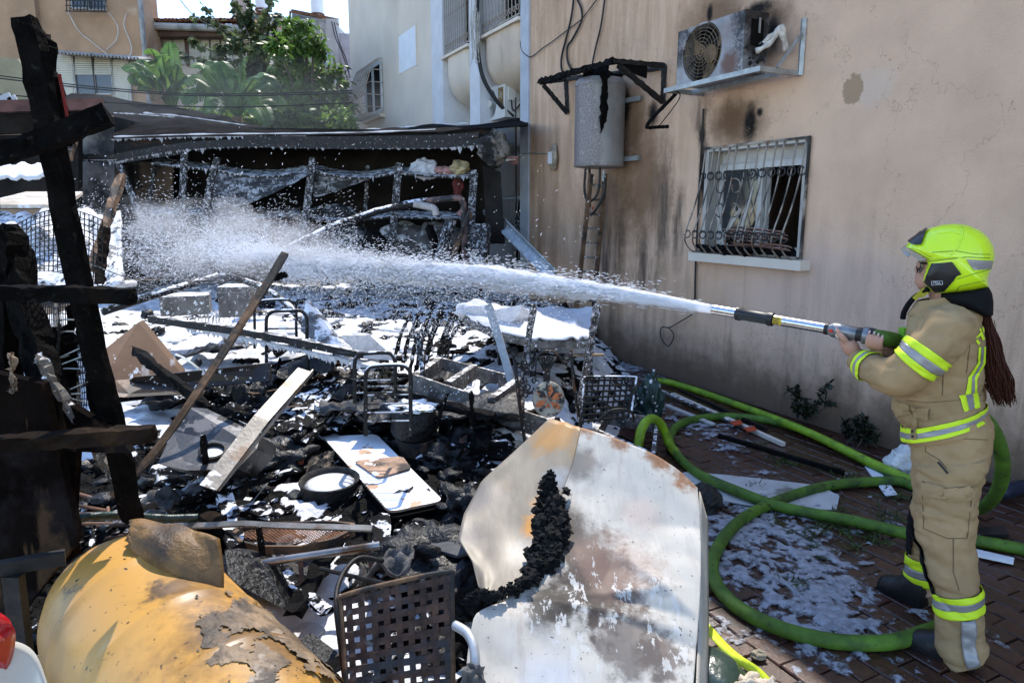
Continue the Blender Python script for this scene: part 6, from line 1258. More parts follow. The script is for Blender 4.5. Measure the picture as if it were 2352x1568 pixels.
for k in range(3):
    p = G(880+20*k, 1225+14*k, .22); MB()
    one(MB().rough_bar(p+V((-.05, 0, 0)), p+V((.24, .10, .02)), .12, .02, n=8, amp=.006, seed=k), "charred_strip", M['char'], ("burnt slat jutting below the board stack, uppermost", "burnt slat jutting below the board stack, middle one", "burnt slat jutting below the board stack, lowest")[k], "strip")
# mesh tray, flat bar, tube
ty = thing("mesh_tray", "rusty oval tray with a wire-mesh bottom", "tray", G(670, 1230, .42)); zt = .50
out = [G(x, y, zt) for x, y in ((530, 1224), (548, 1207), (640, 1198), (760, 1194), (815, 1200), (815, 1212), (770, 1236), (690, 1254), (600, 1254), (548, 1242))]; cen = sum(out, V())/len(out)
m = MB(); n = len(out)
for i in range(n):
    a, b = out[i], out[(i+1) % n]; ia, ib = cen.lerp(a, .92), cen.lerp(b, .92); dn = V((0, 0, -.035))
    m.add([a, b, ib, ia, a+dn, b+dn, ib+dn, ia+dn], [(0, 1, 2, 3), (0, 4, 5, 1), (3, 2, 6, 7)])
m.build("rim", M['rustbar'], ty)
m = MB()
for k in range(34):
    for sg in (1, -1):
        s = (k-17)/17*.30; a = cen+V((s-.14*sg, -.14, -.012)); b = cen+V((s+.14*sg, .14, -.012)); P2 = [a.lerp(b, t/12) for t in range(13)]
        ins = [p for p in P2 if abs(p.x-cen.x)/.245+abs(p.y-cen.y)/.16 < 1.05 and abs(p.y-cen.y) < .085]
        if len(ins) > 1: m.tube([ins[0], ins[-1]], .0022, 3)
o = m.build("mesh", M['rust'], ty); o["kind"] = "stuff"
m = MB(); PP = [D(400, 1208, 2.75), D(480, 1206, 2.7), D(560, 1202, 2.66), D(640, 1207, 2.62), D(855, 1213, 2.58)]
for a, b in zip(PP, PP[1:]): m.bar(a, b, .024, .012, (0, -.6, 1))
one(m, "flat_bar", mat("scorched bare metal", (.26, .23, .19), .4, .6, var=.3, vs=8, bump=.1, layers=[dict(col=(.1, .05, .02), s=5, lo=.52, hi=.66)]), "bent flat metal bar lying across the mesh tray", "bar")
tl = thing("steel_tube", "thick heat-blued steel tube with a thin leg, lying in front of the tray", "tube", D(700, 1270, 2.45)); a, b = D(540, 1302, 2.42), D(872, 1252, 2.5)
MB().tube([a, a.lerp(b, .5), b], .0165, 16).build("tube", mat("heat-blued steel", (.30, .27, .24), .25, .8, var=.3, vs=6, bump=.05, layers=[dict(col=(.12, .07, .04), s=4, lo=.52, hi=.66, metal=1)]), tl, smooth=40)
MB().bar(D(690, 1290, 2.46), D(698, 1392, 2.38), .018, .012).build("leg", M['rust'], tl)
MB().bar(D(848, 1262, 2.5), D(856, 1345, 2.42), .016, .012).build("leg", M['rust'], tl)
one(MB().prism([D(516, 1262, 2.38), D(556, 1266, 2.42), D(612, 1300, 2.4), D(662, 1400, 2.3), D(640, 1392, 2.28), D(548, 1342, 2.26), D(524, 1320, 2.28)], (.02, .07, -.03)), "burnt_cushion", M['charwet'], "burnt wedge-shaped slab sticking out beside the drum", "slab")
one(MB().prism([D(660, 1480, 2.1), D(715, 1452, 2.2), D(782, 1502, 2.12), D(700, 1545, 2.0)], (0, 0, -.06)), "burnt_box", M['charwet'], "charred flat box in the foam below the steel tube", "box")
# slate pieces
for i, (poly, z, lb) in enumerate((([(950, 1268), (968, 1240), (1040, 1262), (1025, 1284), (972, 1302)], .40, "dark broken slate piece, left of the pair"), ([(985, 1256), (1000, 1232), (1085, 1240), (1097, 1262), (1050, 1275)], .44, "dark broken slate piece, right of the pair"), ([(1040, 1290), (1052, 1268), (1078, 1282), (1062, 1298)], .38, "small dark slate chip under the pair"))):
    one(MB().prism([G(x, y, z+.02*(x-1000)/60) for x, y in poly], (0, 0, -.012)), "slate_piece", mat("slate", (.06, .06, .062), .7, var=.3, vs=9, bump=.5, bs=120, stretch=(1, 3, 1)), lb, "slate")
# ---- woven metal chair in front
wc = thing("woven_chair", "rusty chair back woven from flat metal straps, at the bottom of the picture", "chair", D(910, 1600, 1.9))
TL, TR, BR_, BL = D(783, 1369, 2.12), D(1036, 1311, 2.2), D(1042, 1640, 1.98), D(800, 1660, 1.92)
M['strap'] = mat("rusted strap", (.065, .034, .022), .7, .2, var=.6, vs=14, bump=.35, bs=60, layers=[dict(col=(.03, .03, .032), s=6, lo=.46, hi=.58), dict(col=(.2, .2, .19), s=10, lo=.62, hi=.68, a=.6)])
def WC(s, t): return TL.lerp(TR, s).lerp(BL.lerp(BR_, s), t)
nrm = (TR-TL).cross(BL-TL).normalized()
nv_, nh = 9, 11
for i in range(nv_):
    s = (i+.6)/nv_; m = MB(); hw = .33/nv_
    m.grid(lambda a, t: WC(s+(a-.5)*2*hw*.8+.006*n3((i, t*3, 0)), t)+nrm*(.005*sin(pi*(t*nh)+pi*i)), 1, 26); q = MB(); q.sheet(lambda a, t: WC(s+(a-.5)*2*hw*.8+.006*n3((i, t*3, 0)), t)+nrm*(.005*sin(pi*(t*nh)+pi*i)), 1, 26, .002); q.build("strap", M['strap'], wc)
for j in range(nh):
    t = (j+.6)/nh; q = MB(); q.sheet(lambda s, a: WC(s, t+(a-.5)*.6/nh+.006*n3((j, s*3, 7)))-nrm*(.005*sin(pi*(s*nv_)+pi*j-.6*pi)), 26, 1, .002); q.build("strap", M['strap'], wc)
FR = [BL, WC(0, .5), WC(-.005, .08), WC(.02, .0), WC(.5, -.015), WC(.97, .0), WC(1.005, .06), WC(1, .5), BR_]
MB().tube(cr(FR, 48), .009, 8).build("frame", M['rustbar'], wc, smooth=True)
MB().tube(cr([D(800, 1620, 1.98), D(782, 1480, 2.05), D(772, 1390, 2.1), D(778, 1340, 2.2), D(800, 1300, 2.3), D(830, 1280, 2.36), D(880, 1288, 2.4)], 36), .009, 8).build("arm", M['darkmetal'], wc, smooth=True)
MB().tube([D(735, 1305, 2.4), D(820, 1325, 2.32), D(930, 1350, 2.2)], .008, 6).build("brace", M['darkmetal'], wc)
# second woven chair behind, on the right
wc2 = thing("woven_chair", "black flat-strap woven chair back standing beside the arched hose", "chair", P(1395, 975))
a1, a2, a3, a4 = D(1343, 866, 4.35), D(1462, 866, 4.4), D(1448, 962, 4.2), D(1332, 975, 4.15)
def WC2(s, t): return a1.lerp(a2, s).lerp(a4.lerp(a3, s), t)
for i in range(9):
    s = (i+.5)/9; q = MB(); q.bar(WC2(s, 0), WC2(s, 1), .013, .003, (0, -1, .3)); q.build("strap", M['darkmetal'], wc2)
for j in range(8):
    t = (j+.5)/8; q = MB(); q.bar(WC2(0, t)+V((0, -.004, 0)), WC2(1, t)+V((0, -.004, 0)), .003, .013, (0, 0, 1)); q.build("strap", M['darkmetal'], wc2)
MB().tube(cr([WC2(0, 1), WC2(0, .5), WC2(0, .06), WC2(.05, 0), WC2(.5, -.01), WC2(.95, 0), WC2(1, .06), WC2(1, .5), WC2(1, 1)], 40), .009, 6).build("frame", M['darkmetalfoam'], wc2, smooth=True)
MB().tube(cr([WC2(.3, .85)+V((0, -.12, 0)), WC2(.5, .55)+V((0, -.2, 0)), WC2(.85, .6)+V((0, -.2, 0)), WC2(1, .95)+V((0, -.1, 0))], 20), .009, 6).build("arm", M['darkmetal'], wc2, smooth=True)
# ---- wrought iron stand with a painted medallion
gt = thing("iron_stand", "wrought-iron stand with scrolls and an orange flower medallion", "iron stand", P(1260, 990))
M['iron'] = mat("burnt iron with foam", (.014, .012, .012), .5, .3, var=.5, vs=18, bump=.3, layers=[dict(col=(.10, .04, .02), s=8, lo=.6, hi=.68), flecks(.63, .67, 55)])
def I(px, py, dz=0): return D(px, py, 3.9+dz)
MB().tube([I(1181, 818), I(1190, 900), I(1207, 1024)], .011, 7).build("post", M['iron'], gt, smooth=True)
MB().tube([I(1311, 803, .15), I(1318, 880, .15), I(1330, 965, .15)], .010, 7).build("post", M['iron'], gt, smooth=True)
m = MB(); m.lump(I(1181, 814), (.018, .018, .02), 1, 2, .1); m.build("finial", M['iron'], gt)
MB().tube(cr([I(1190, 840), I(1212, 852), I(1228, 835), I(1240, 812), I(1262, 806), I(1282, 815), I(1295, 835)], 30), .008, 6).build("arch", M['iron'], gt, smooth=True)
for k in range(7):
    x = 1236+7*k; MB().tube(cr([I(1250+2*k, 880), I(1248+2.4*k, 850), I(x, 822-6*sin(k/6*pi))], 10), .0055, 5).build("spoke", M['iron'], gt, smooth=True)
for (x, y, r, sg) in ((1205, 833, 11, 1), (1212, 890, 14, 1), (1300, 822, 12, -1), (1302, 876, 12, -1), (1228, 873, 8, 1), (1205, 905, 10, -1)):
    MB().tube([I(x+sg*r*(1-k/26)*cos(k*.42), y+r*(1-k/26)*sin(k*.42)) for k in range(20)], .005, 5).build("scroll", M['iron'], gt, smooth=True)
MB().tube([I(1190, 880), I(1215, 900), I(1235, 905)], .007, 5).build("bar", M['iron'], gt)
c = I(1260, 917, -.03); m = MB(); m.lathe([(0, -.01), (.088, -.01), (.095, 0), (.088, .01), (0, .012)], c, (0, -1, .12), 32); m.v = [V((c.x+(p.x-c.x)*.98, p.y, c.z+(p.z-c.z)*1.12)) for p in m.v]
m.build("medallion", mat("sooted cream tile", (.30, .26, .20), .5, var=.3, vs=9, bump=.2, layers=[dict(col=(.02, .02, .02), s=14, lo=.5, hi=.58)]), gt, smooth=40)
for k in range(6):
    a = k*pi/3+.4; d1 = V((cos(a), 0, sin(a)*1.1)); s1 = V((-sin(a), 0, cos(a)*1.1)); o = c+V((0, -.016, 0)); MB().prism([o+d1*.012, o+d1*.05+s1*.02, o+d1*.082+s1*.006, o+d1*.082-s1*.006, o+d1*.05-s1*.02], (0, .006, 0)).build("petal", mat("orange petal", (.42, .12, .04), .5, var=.4, vs=20, bump=.1, layers=[dict(col=(.02, .02, .02), s=16, lo=.54, hi=.6)]) if k == 0 else bpy.data.materials["orange petal"], gt)
MB().tube(cr([I(1262, 975), I(1245, 985), I(1235, 1000), I(1228, 1020)], 12), .006, 5).build("bracket", M['iron'], gt)
# ---- the big bent sheet
rw = D(1400, 1500, 2.0); bs2 = thing("bent_sheet", "big creased white metal sheet with rusty top edge and black burnt insulation", "metal sheet", rw)
def coons(T, R_, B_, L_, lin=False):
    T, R_, B_, L_ = [[V(p) for p in e] if lin else cr([V(p) for p in e], 24) for e in (T, R_, B_, L_)]
    def fn(s, t):
        a = at_(T, s).lerp(at_(B_, s), t); b = at_(L_, t).lerp(at_(R_, t), s)
        c = T[0].lerp(T[-1], s).lerp(B_[0].lerp(B_[-1], s), t); q = a+b-c; return D(q.x, q.y, q.z)
    return fn
fold = [(1335, 985, 2.95), (1318, 1060, 2.82), (1292, 1140, 2.70), (1282, 1240, 2.52), (1262, 1310, 2.38), (1180, 1375, 2.25), (1105, 1405, 2.16), (1082, 1450, 2.1), (1062, 1620, 1.9)]
rightp = coons([(1335, 985, 2.95), (1400, 1004, 2.9), (1470, 1038, 2.84), (1545, 1080, 2.77), (1600, 1128, 2.70)], [(1600, 1128, 2.70), (1608, 1237, 2.50), (1604, 1400, 2.24), (1588, 1620, 1.93)], [(1062, 1620, 1.9), (1320, 1620, 1.93), (1588, 1620, 1.93)], fold)
wr = [(D(1430, 1345, 2.28), V((1, .1, 0)), .16, .05, .030), (D(1480, 1385, 2.24), V((1, -.25, 0)), .2, .04, -.015), (D(1520, 1345, 2.3), V((.6, -.6, 0)), .16, .05, .022), (D(1400, 1430, 2.2), V((1, -.15, 0)), .22, .05, .026), (D(1500, 1450, 2.15), V((1, -.3, 0)), .2, .06, -.02)]
def rp(s, t):
    p = rightp(s, t); h = .034*abs(n3(p, 2.3))+.010*abs(n3(p, 5.5))+.003*n3(p, 13)
    for (c, d, L, W_, A_) in wr:
        d = d.normalized(); q = p-c; u = q.x*d.x+q.y*d.y; v_ = -q.x*d.y+q.y*d.x; h += A_*exp(-(u/L)**2-1.5*abs(v_)/W_)
    return p+V((0, -.4*h, .9*h))
W_ = lambda x, y, d: D(x, y, d)
soot = [(W_(1360, 1330, 2.3), .24, (.03, .02, .016), .45, 1.0, 1.6, .95), (W_(1330, 1250, 2.45), .20, (.07, .05, .04), .35, 1.0, 1.4, .8), (W_(1300, 1190, 2.55), .14, (.05, .04, .035), .2, 1.1, .6, .7), (W_(1450, 1480, 2.1), .16, (.09, .07, .06), .5, 1.0, 1.3, .75), (W_(1530, 1500, 2.05), .13, (.10, .08, .07), .5, .9, 1.6, .8), (W_(1260, 1390, 2.2), .12, (.03, .025, .02), .4, 1.0, 1.0, .9), (W_(1330, 1060, 2.8), .12, (.11, .085, .065), .3, 1.0, 1.3, .7), (W_(1470, 1180, 2.6), .10, (.42, .30, .25), .2, 1.1, .5, .5), (W_(1420, 1300, 2.38), .2, (.26, .17, .13), .3, 1.1, 1.3, .6),  # soot and heat stains; the spots along the fold paint its shadow
        (W_(1265, 1560, 1.97), .14, (.40, .45, .55), .3, 1.0, .6, .4)]
for x, y, d in ((1345, 985, 2.95), (1430, 1015, 2.88), (1510, 1058, 2.8), (1580, 1105, 2.73)): soot.append((W_(x, y, d), .075, (.24, .10, .035), .3, 1.0, 2.2, .9))
def sheetx(nt, co, c):
    c = spots(rw, soot)(nt, co, c)
    n = _n(nt, "ShaderNodeVectorMath", operation='DISTANCE'); nt.links.new(co, n.inputs[0]); n.inputs[1].default_value = W_(1400, 1440, 2.15)-rw
    k = _math(nt, 'MULTIPLY', _ramp(nt, _noise(nt, co, 13, 7, .7, (1.6, .7, .7), (4, 2, 7)), .555, .58), _math(nt, 'SUBTRACT', 1.0, _ramp(nt, n.outputs["Value"], .22, .42)))
    c = _mix(nt, _math(nt, 'MULTIPLY', k, .85), c, (.50, .49, .46))
    d = _ramp(nt, _noise(nt, co, 55, 3, .6, None, (1, 8, 3)), .665, .69); c = _mix(nt, _math(nt, 'MULTIPLY', d, .8), c, (.09, .07, .06))
    r = _ramp(nt, _noise(nt, co, 3.5, 6, .7, (4, .6, .6), (6, 1, 3)), .56, .72); return _mix(nt, _math(nt, 'MULTIPLY', r, .45), c, (.27, .215, .175))
M['whitesheet'] = mat("white enamelled sheet", (.46, .43, .375), .6, var=.06, vs=3, bump=.08, bs=12, extra=sheetx, layers=[dict(col=(.22, .18, .155), s=2.2, lo=.50, hi=.7, a=.6), dict(col=(.14, .10, .08), s=18, lo=.68, hi=.72, a=.6), dict(col=(.34, .31, .27), s=6, lo=.5, hi=.6, a=.3, st=(5, 1, 1))], spec=.2)
m = MB(); m.sheet(rp, 90, 90, .004); m.build("panel", M['whitesheet'], bs2, smooth=True)
leftp = coons([(1262, 962, 3.1), (1300, 972, 3.02), (1335, 985, 2.95)], [f for f in fold[:6]]+[(1135, 1375, 2.24)], [(1100, 1350, 2.34), (1118, 1362, 2.29), (1135, 1375, 2.24)], [(1262, 962, 3.1), (1180, 1040, 3.0), (1106, 1107, 2.88), (1066, 1180, 2.72), (1052, 1240, 2.58), (1085, 1290, 2.46), (1100, 1350, 2.34)], True)
so2 = [(W_(1270, 1000, 3.0), .15, (.36, .19, .055), .2, 1.1, 1.4, .9), (W_(1300, 990, 2.98), .16, (.38, .2, .06), .2, 1.1, 1.5, .85), (W_(1228, 1205, 2.58), .10, (.55, .24, .035), .4, .75, 1.1, .95), (W_(1245, 1140, 2.68), .08, (.50, .24, .05), .4, .85, 1.1, .85), (W_(1090, 1140, 2.8), .12, (.16, .14, .12), .3, 1.1, .8, .7), (W_(1075, 1230, 2.6), .09, (.12, .10, .09), .3, 1.1, .8, .7), (W_(1275, 1090, 2.75), .09, (.45, .46, .48), .3, 1.1, .8, .8), (W_(1210, 1270, 2.48), .10, (.46, .42, .36), .3, 1.1, .8, .6)]
m = MB(); m.sheet(lambda s, t: leftp(s, t)+V((0, -.012*n3((s*3, t*4, 2), 1.2), .012*n3((s*3, t*4, 2), 1.2))), 30, 50, .004)
m.build("folded_panel", mat("scorched shaded beige enamel", (.25, .205, .145), .5, var=.22, vs=3, bump=.12, bs=14, stretch=(3, 1, 1), extra=spots(rw, so2), layers=[dict(col=(.48, .30, .12), s=2.5, lo=.54, hi=.7, a=.6)]), bs2, smooth=True)  # scorched enamel; its darker beige also paints in this face's shading
ins = MB()
path = cr([V(p) for p in ((1262, 1098, 2.72), (1266, 1150, 2.66), (1270, 1200, 2.56), (1262, 1255, 2.46), (1240, 1310, 2.37), (1195, 1350, 2.28), (1140, 1372, 2.2), (1100, 1375, 2.2), (1080, 1390, 2.2))], 60)
for i, p in enumerate(path):
    k = i/len(path); wd = (.5+.9*sin(pi*min(1, k*1.5)))
    for j in range(10):
        c = D(p.x+rnd.gauss(0, 11)*wd, p.y+rnd.gauss(0, 6), p.z)+V((0, -.01, .015)); r = rnd.uniform(.008, .021)*wd; ins.lump(c, (r, r, r*.8), i*11+j, 2, 1.5, 2.6)
ins.build("burnt_insulation", mat("carbonised foam insulation", (.008, .008, .008), .9, var=.5, vs=30, bump=1, bs=80, spec=.2), bs2)
m = MB(); m.sheet(lambda s, t: D(1600+(8 if s < .5 else 8-8*(s-.5)*2)*1+6*t, 1128+480*s, 2.70-.77*s)+V((.03*t, .0, -.13*t+.012*n3((s*9, t, 0), 1))), 40, 4, .004); m.build("edge_flange", M['whitesheet'], bs2, smooth=True)
# curved white trim by the woven chair, cloths and bag at the lower edge
one(MB().tube(cr([D(1045, 1435, 2.05), D(1075, 1455, 2.0), D(1090, 1495, 1.95), D(1088, 1560, 1.9), D(1070, 1640, 1.85)], 24), .016, 8), "white_trim", mat("dented aluminium trim", (.45, .46, .46), .4, .4, var=.2), "curved white metal trim beside the bent sheet's lower corner", "trim", smooth=True)
m = MB(); m.lump(D(1085, 1560, 1.88), (.035, .03, .05), 7, 3, .7); one(m, "burnt_clod", M['ash'], "pale burnt knob at the bottom beside the white trim", "lump")
m = MB(); m.lump(G(1670, 1580, .10)+V((-.06, 0, -.02)), (.16, .2, .15), 12, 4, .15, 1.2); one(m, "green_bag", mat("dark green plastic bag", (.028, .05, .04), .22, var=.3, vs=6, bump=.5, bs=14, spec=.6), "shiny dark green plastic bag at the bottom edge right of the white sheet", "bag", smooth=True)
m = MB(); A_ = [G(1602, 1425, .2), G(1640, 1460, .22), G(1690, 1505, .2), G(1740, 1548, .14), G(1790, 1600, .08)]
m.sheet(lambda s, t: at_(cr(A_, 24), s)+V((-.022+.045*t, .01*t, .008*sin(s*9+t))), 30, 2, .003)
one(m, "yellow_strap", mat("yellow webbing", (.62, .72, .03), .6, var=.12, vs=60, bump=.3, bs=200), "bright yellow webbing strap lying over the green bag", "strap", smooth=True)
for i, (x, y, r, lb) in enumerate(((1715, 1552, (.05, .04, .045), "crumpled cream cloth at the bottom edge, left bundle"), (1752, 1560, (.045, .04, .05), "crumpled cream cloth at the bottom edge, right bundle"))):
    m = MB(); m.lump(G(x, y+20, .2)+V((0, -.03, .0)), r, 60+i, 4, .7, 2.2); one(m, "cream_cloth", mat("cream cloth", (.50, .42, .32), .85, var=.25, vs=10, bump=.5, bs=30), lb, "cloth", smooth=True)

# ------------------------------------------------------------------ bits lying on the paving
def flat(name, poly, z, t, mm, label, cat): return one(MB().prism([G(x, y, z+.004*k) for k, (x, y) in enumerate(poly)], (0, 0, -t)), name, mm, label, cat)
M['paleboard'] = mat("wet pale board", (.46, .46, .44), .5, var=.15, vs=4, bump=.2, layers=[dict(col=(.2, .18, .15), s=4, lo=.58, hi=.7)])
m = MB(); LB = coons([(1548, 1087, 0), (1582, 1083, 0), (1760, 1100, 0), (1883, 1114, 0), (1928, 1138, 0)], [(1928, 1138, 0), (1926, 1155, 0), (1922, 1169, 0)], [(1640, 1146, 0), (1700, 1158, 0), (1790, 1170, 0), (1922, 1169, 0)], [(1548, 1087, 0), (1600, 1118, 0), (1640, 1146, 0)]) if 0 else None
pp = [(1548, 1087), (1582, 1083), (1680, 1091), (1760, 1100), (1883, 1114), (1928, 1138), (1922, 1169), (1787, 1169), (1700, 1156), (1645, 1146)]
one(MB().prism([G(x, y, .012+.006*((k*7) % 3)) for k, (x, y) in enumerate(pp)], (0, 0, -.006)), "pale_sheet", M['paleboard'], "large pale buckled sheet lying on the paving under the hose", "sheet")
flat("white_strip", [(1986, 1069), (2010, 1066), (2061, 1134), (2034, 1136)], .012, .008, M['whitepaint'], "short white strip lying on the paving left of the firefighter's legs", "strip")
flat("white_strip", [(2243, 1260), (2330, 1280), (2328, 1290), (2243, 1272)], .02, .015, M['whitepaint'], "white strip lying behind the firefighter near the wall", "strip")
m = MB(); m.lump(G(1610, 1150, .04), (.11, .14, .09), 4, 4, .35, 1.4); one(m, "black_rubber_piece", mat("dark crumpled rubber", (.012, .014, .013), .7, var=.4, bump=.5), "dark crumpled rubber piece beside the white sheet's top corner", "rubber piece")
m = MB(); m.lump(G(2078, 1062, .09), (.11, .10, .11), 9, 4, .35, 1.6); m.lump(G(2052, 1072, .05), (.07, .07, .05), 2, 3, .35, 1.6); one(m, "white_rock", mat("whitewashed rubble", (.55, .54, .52), .95, var=.2, vs=9, bump=.9, bs=24, layers=[dict(col=(.1, .09, .08), s=12, lo=.56, hi=.64)]), "whitewashed lump of rubble at the wall behind the firefighter", "rubble lump")
for i, (a, b, w_, h_, mm, lb) in enumerate((((1545, 905), (1800, 1020), .035, .03, 'whitewall', "long white strip lying along the wall under the lime hose"), ((1500, 890), (1720, 985), .04, .02, 'greywood', "grey lath beside the long white strip"), ((1560, 895), (1760, 985), .03, .03, 'darkmetal', "dark pipe lying along the wall behind the white strip"), ((1650, 1000), (1938, 1086), .035, .03, 'char', "long black charred lath on the paving behind the hose loop"), ((1530, 930), (1640, 975), .05, .015, 'paleboard', "short pale board in the foam beneath the green hose"))):
    one(MB().bar(G(*a, .03+.012*i), G(*b, .02), w_, h_), "lath", M[mm], lb, "lath")
for i, (x, y) in enumerate(((1690, 968), (1722, 982))): flat("orange_scrap", [(x-14, y), (x+10, y-5), (x+16, y+3), (x-4, y+7)], .05, .01, mat("orange plastic", (.5, .06, .02), .5), ("orange plastic scrap on the laths, the left one", "orange plastic scrap on the laths, the right one")[i], "scrap")
m = MB(); m.lathe([(0, 0), (.045, 0), (.05, .02), (.05, .09), (.045, .11), (.045, .2), (0, .2)], G(2295, 1130, .06), (.9, .2, .1), 16); one(m, "hose_coupling", mat("blue-black coupling", (.03, .035, .06), .4, .4, var=.3), "dark metal hose coupling at the wall's foot on the right edge", "coupling", smooth=40)
flat("black_tray", [(2250, 1210), (2305, 1205), (2318, 1225), (2255, 1228)], .03, .02, M['black'], "small black plastic tray on the paving behind the firefighter", "tray")
one(MB().lump(G(1742, 1503, .02), (.03, .025, .02), 3, 3, .4), "stone", mat("small stone", (.3, .25, .17), .9), "small tan stone in the foam in front of the hose loop", "stone")
# weeds
M['weed'] = leafmat("weed leaf", (.03, .055, .015), (.06, .09, .02), .3); M['darkweed'] = leafmat("scorched weed", (.012, .016, .008), (.02, .028, .012), .2)
gw = random.Random(31)
for i, (x, y, r) in enumerate(((1905, 1190, 20), (1830, 1225, 26), (1880, 1210, 24), (1940, 1205, 30), (1990, 1215, 26), (2010, 1235, 22), (1800, 1160, 16), (1960, 1250, 20), (1785, 1195, 18), (1930, 1165, 18), (2050, 1130, 26), (1940, 1090, 22), (1825, 1330, 26), (1730, 1110, 18), (2040, 1180, 24), (1870, 1250, 16), (1730, 1015, 22), (1800, 1048, 26), (1890, 1280, 14))):
    m = MB(); b = G(x, y+r*.4); s = r/F_*b.length
    for k in range(int(26+r)):
        d = V((gw.gauss(0, 1), gw.gauss(0, 1), abs(gw.gauss(.2, .5)))).normalized(); leaf(m, b+V((gw.gauss(0, .6), gw.gauss(0, .6), 0))*s+V((0, 0, .01)), d, V((gw.gauss(0, .3), gw.gauss(0, .3), 1)), s*gw.uniform(.4, 1.2), s*.07)
    one(m, "grass_tuft", M['weed'], "small green weed tuft lying flat in the foam on the paving", "weed", "weed tufts strewn on the wet paving")
def shrub(px, py, stems, label, seed, mm):
    g = random.Random(seed); b = G(px, py); t = thing("weed_shrub", label, "weed", b); m = MB(); lf = MB()
    for (tx, ty) in stems:
        tip = WL(tx, ty, .10+g.random()*.15); PP = cr([b+V((g.gauss(0, .06), g.gauss(0, .06), 0)), b.lerp(tip, .5)+V((g.gauss(0, .03), 0, .05)), tip], 16); m.tube(PP, .005, 5)
        for p in PP[4:]:
            for _ in range(4): leaf(lf, p, rv(g), V((g.gauss(0, .5), g.gauss(0, .5), 1)), g.uniform(.03, .07), .014)
    m.build("stem", M['bark'], t); lf.build("leaves", mm, t)
shrub(1850, 968, [(1815, 895), (1835, 888), (1822, 930), (1905, 880), (1895, 920), (1870, 940), (1850, 930)], "scorched thistle-like weed with bare stems against the wall", 2, M['darkweed'])
shrub(1975, 1022, [(1940, 970), (1965, 960), (1990, 975), (2005, 985), (1950, 990), (2010, 1005), (1985, 960)], "low dark bushy weed at the wall's foot behind the lime hose", 3, M['darkweed'])
# ------------------------------------------------------------------ the firefighter
from mathutils.bvhtree import BVHTree
FWD = V((-.78, .626, 0)).normalized(); LAT = V((-FWD.y, FWD.x, 0)); T0 = D(2170, 800, 2.78)
def PF(px, py, l=0.0):
    r = ray(px, py); o = V((0, 0, CH)); return o+r*((T0+LAT*l-o).dot(LAT)/r.dot(LAT))
pw = G(2185, 1500); pw.z = 0
person = thing("person", "firefighter in tan turnout gear and a lime helmet holding a hose nozzle by the wall", "person", pw)
class Loft:
    """rings given as front point, back point, half width, exponent"""
    def __init__(s, rings, e=2.3, fold=.0, seed=0):
        s.r = []; s.e = e; s.fold = fold; s.seed = seed
        for q in rings:
            f, b, w = q[:3]; c = (f+b)/2; s.r.append((c, (f-b)/2, w, q[3] if len(q) > 3 else LAT))
    def ev(s, t):
        n = len(s.r)-1; x = min(max(t, 0), 1)*n; i = min(int(x), n-1); u = x-i
        def cm(k):
            a, b, c, d = [s.r[min(max(j, 0), n)][k] for j in (i-1, i, i+1, i+2)]
            return .5*((2*b)+(c-a)*u+(2*a-5*b+4*c-d)*u*u+(3*b-a-3*c+d)*u**3)
        return cm(0), cm(1), cm(2), cm(3)
    def pt(s, t, a, off=0):
        c, A, w, Lx = s.ev(t); ca, sa = cos(a), sin(a); e = 2/s.e
        x = math.copysign(abs(ca)**e, ca); y = math.copysign(abs(sa)**e, sa); p = A*x+Lx.normalized()*w*y
        k = 1+off/max(.02, p.length)
        if s.fold:
            q = c+p; k += s.fold*(.7*fbm((q.x, q.y, q.z*2.2), 6, s.seed, 3)-.8*(1-min(1, 2.2*abs(n3((q.x*.8, q.y*.8, q.z*2.0+.6*q.x), 7, s.seed))))**3+.4*(1-min(1, 2.6*abs(n3((q.x, q.y, q.z*1.6-.8*q.x), 11, s.seed+5))))**2)
        return c+p*k
    def mesh(s, nt_=60, na=56, t0=0, t1=1, cap=True):
        m = MB(); m.loft([[s.pt(t0+(t1-t0)*i/nt_, 2*pi*j/na) for j in range(na)] for i in range(nt_+1)], cap); return m
    def patch(s, t0, t1, a0, a1, off=.003, nt_=14, na=40):
        m = MB(); m.sheet(lambda u, v: s.pt(t0+(t1-t0)*v, a0+(a1-a0)*u, off), na, nt_, .0025); return m
TAN = mat("tan turnout cloth", (.36, .24, .12), .9, var=.14, vs=4, bump=.35, bs=160, bdist=.004, spec=.2, layers=[dict(col=(.15, .095, .05), s=4, lo=.54, hi=.74, a=.6), dict(col=(.38, .27, .15), s=9, lo=.56, hi=.7, a=.4)])
LIME = mat("fluorescent lime tape", (.62, .82, .02), .6, var=.05, bump=.05); GREYT = mat("silver reflective tape", (.30, .28, .27), .35, .2, var=.08, bump=.03)
BLK = mat("black cloth", (.008, .008, .009), .9, var=.3, bump=.3, bs=120, spec=.15); SKIN = mat("skin", (.44, .235, .165), .55, var=.08, vs=9, bump=.06, bs=90, spec=.35)
HAIRM = mat("dark brown hair", (.045, .013, .007), .6, var=.5, vs=30, bump=.1, stretch=(12, 12, 1), spec=.15); BOOT = mat("black boot leather", (.008, .008, .009), .45, var=.4, bump=.3, bs=60)
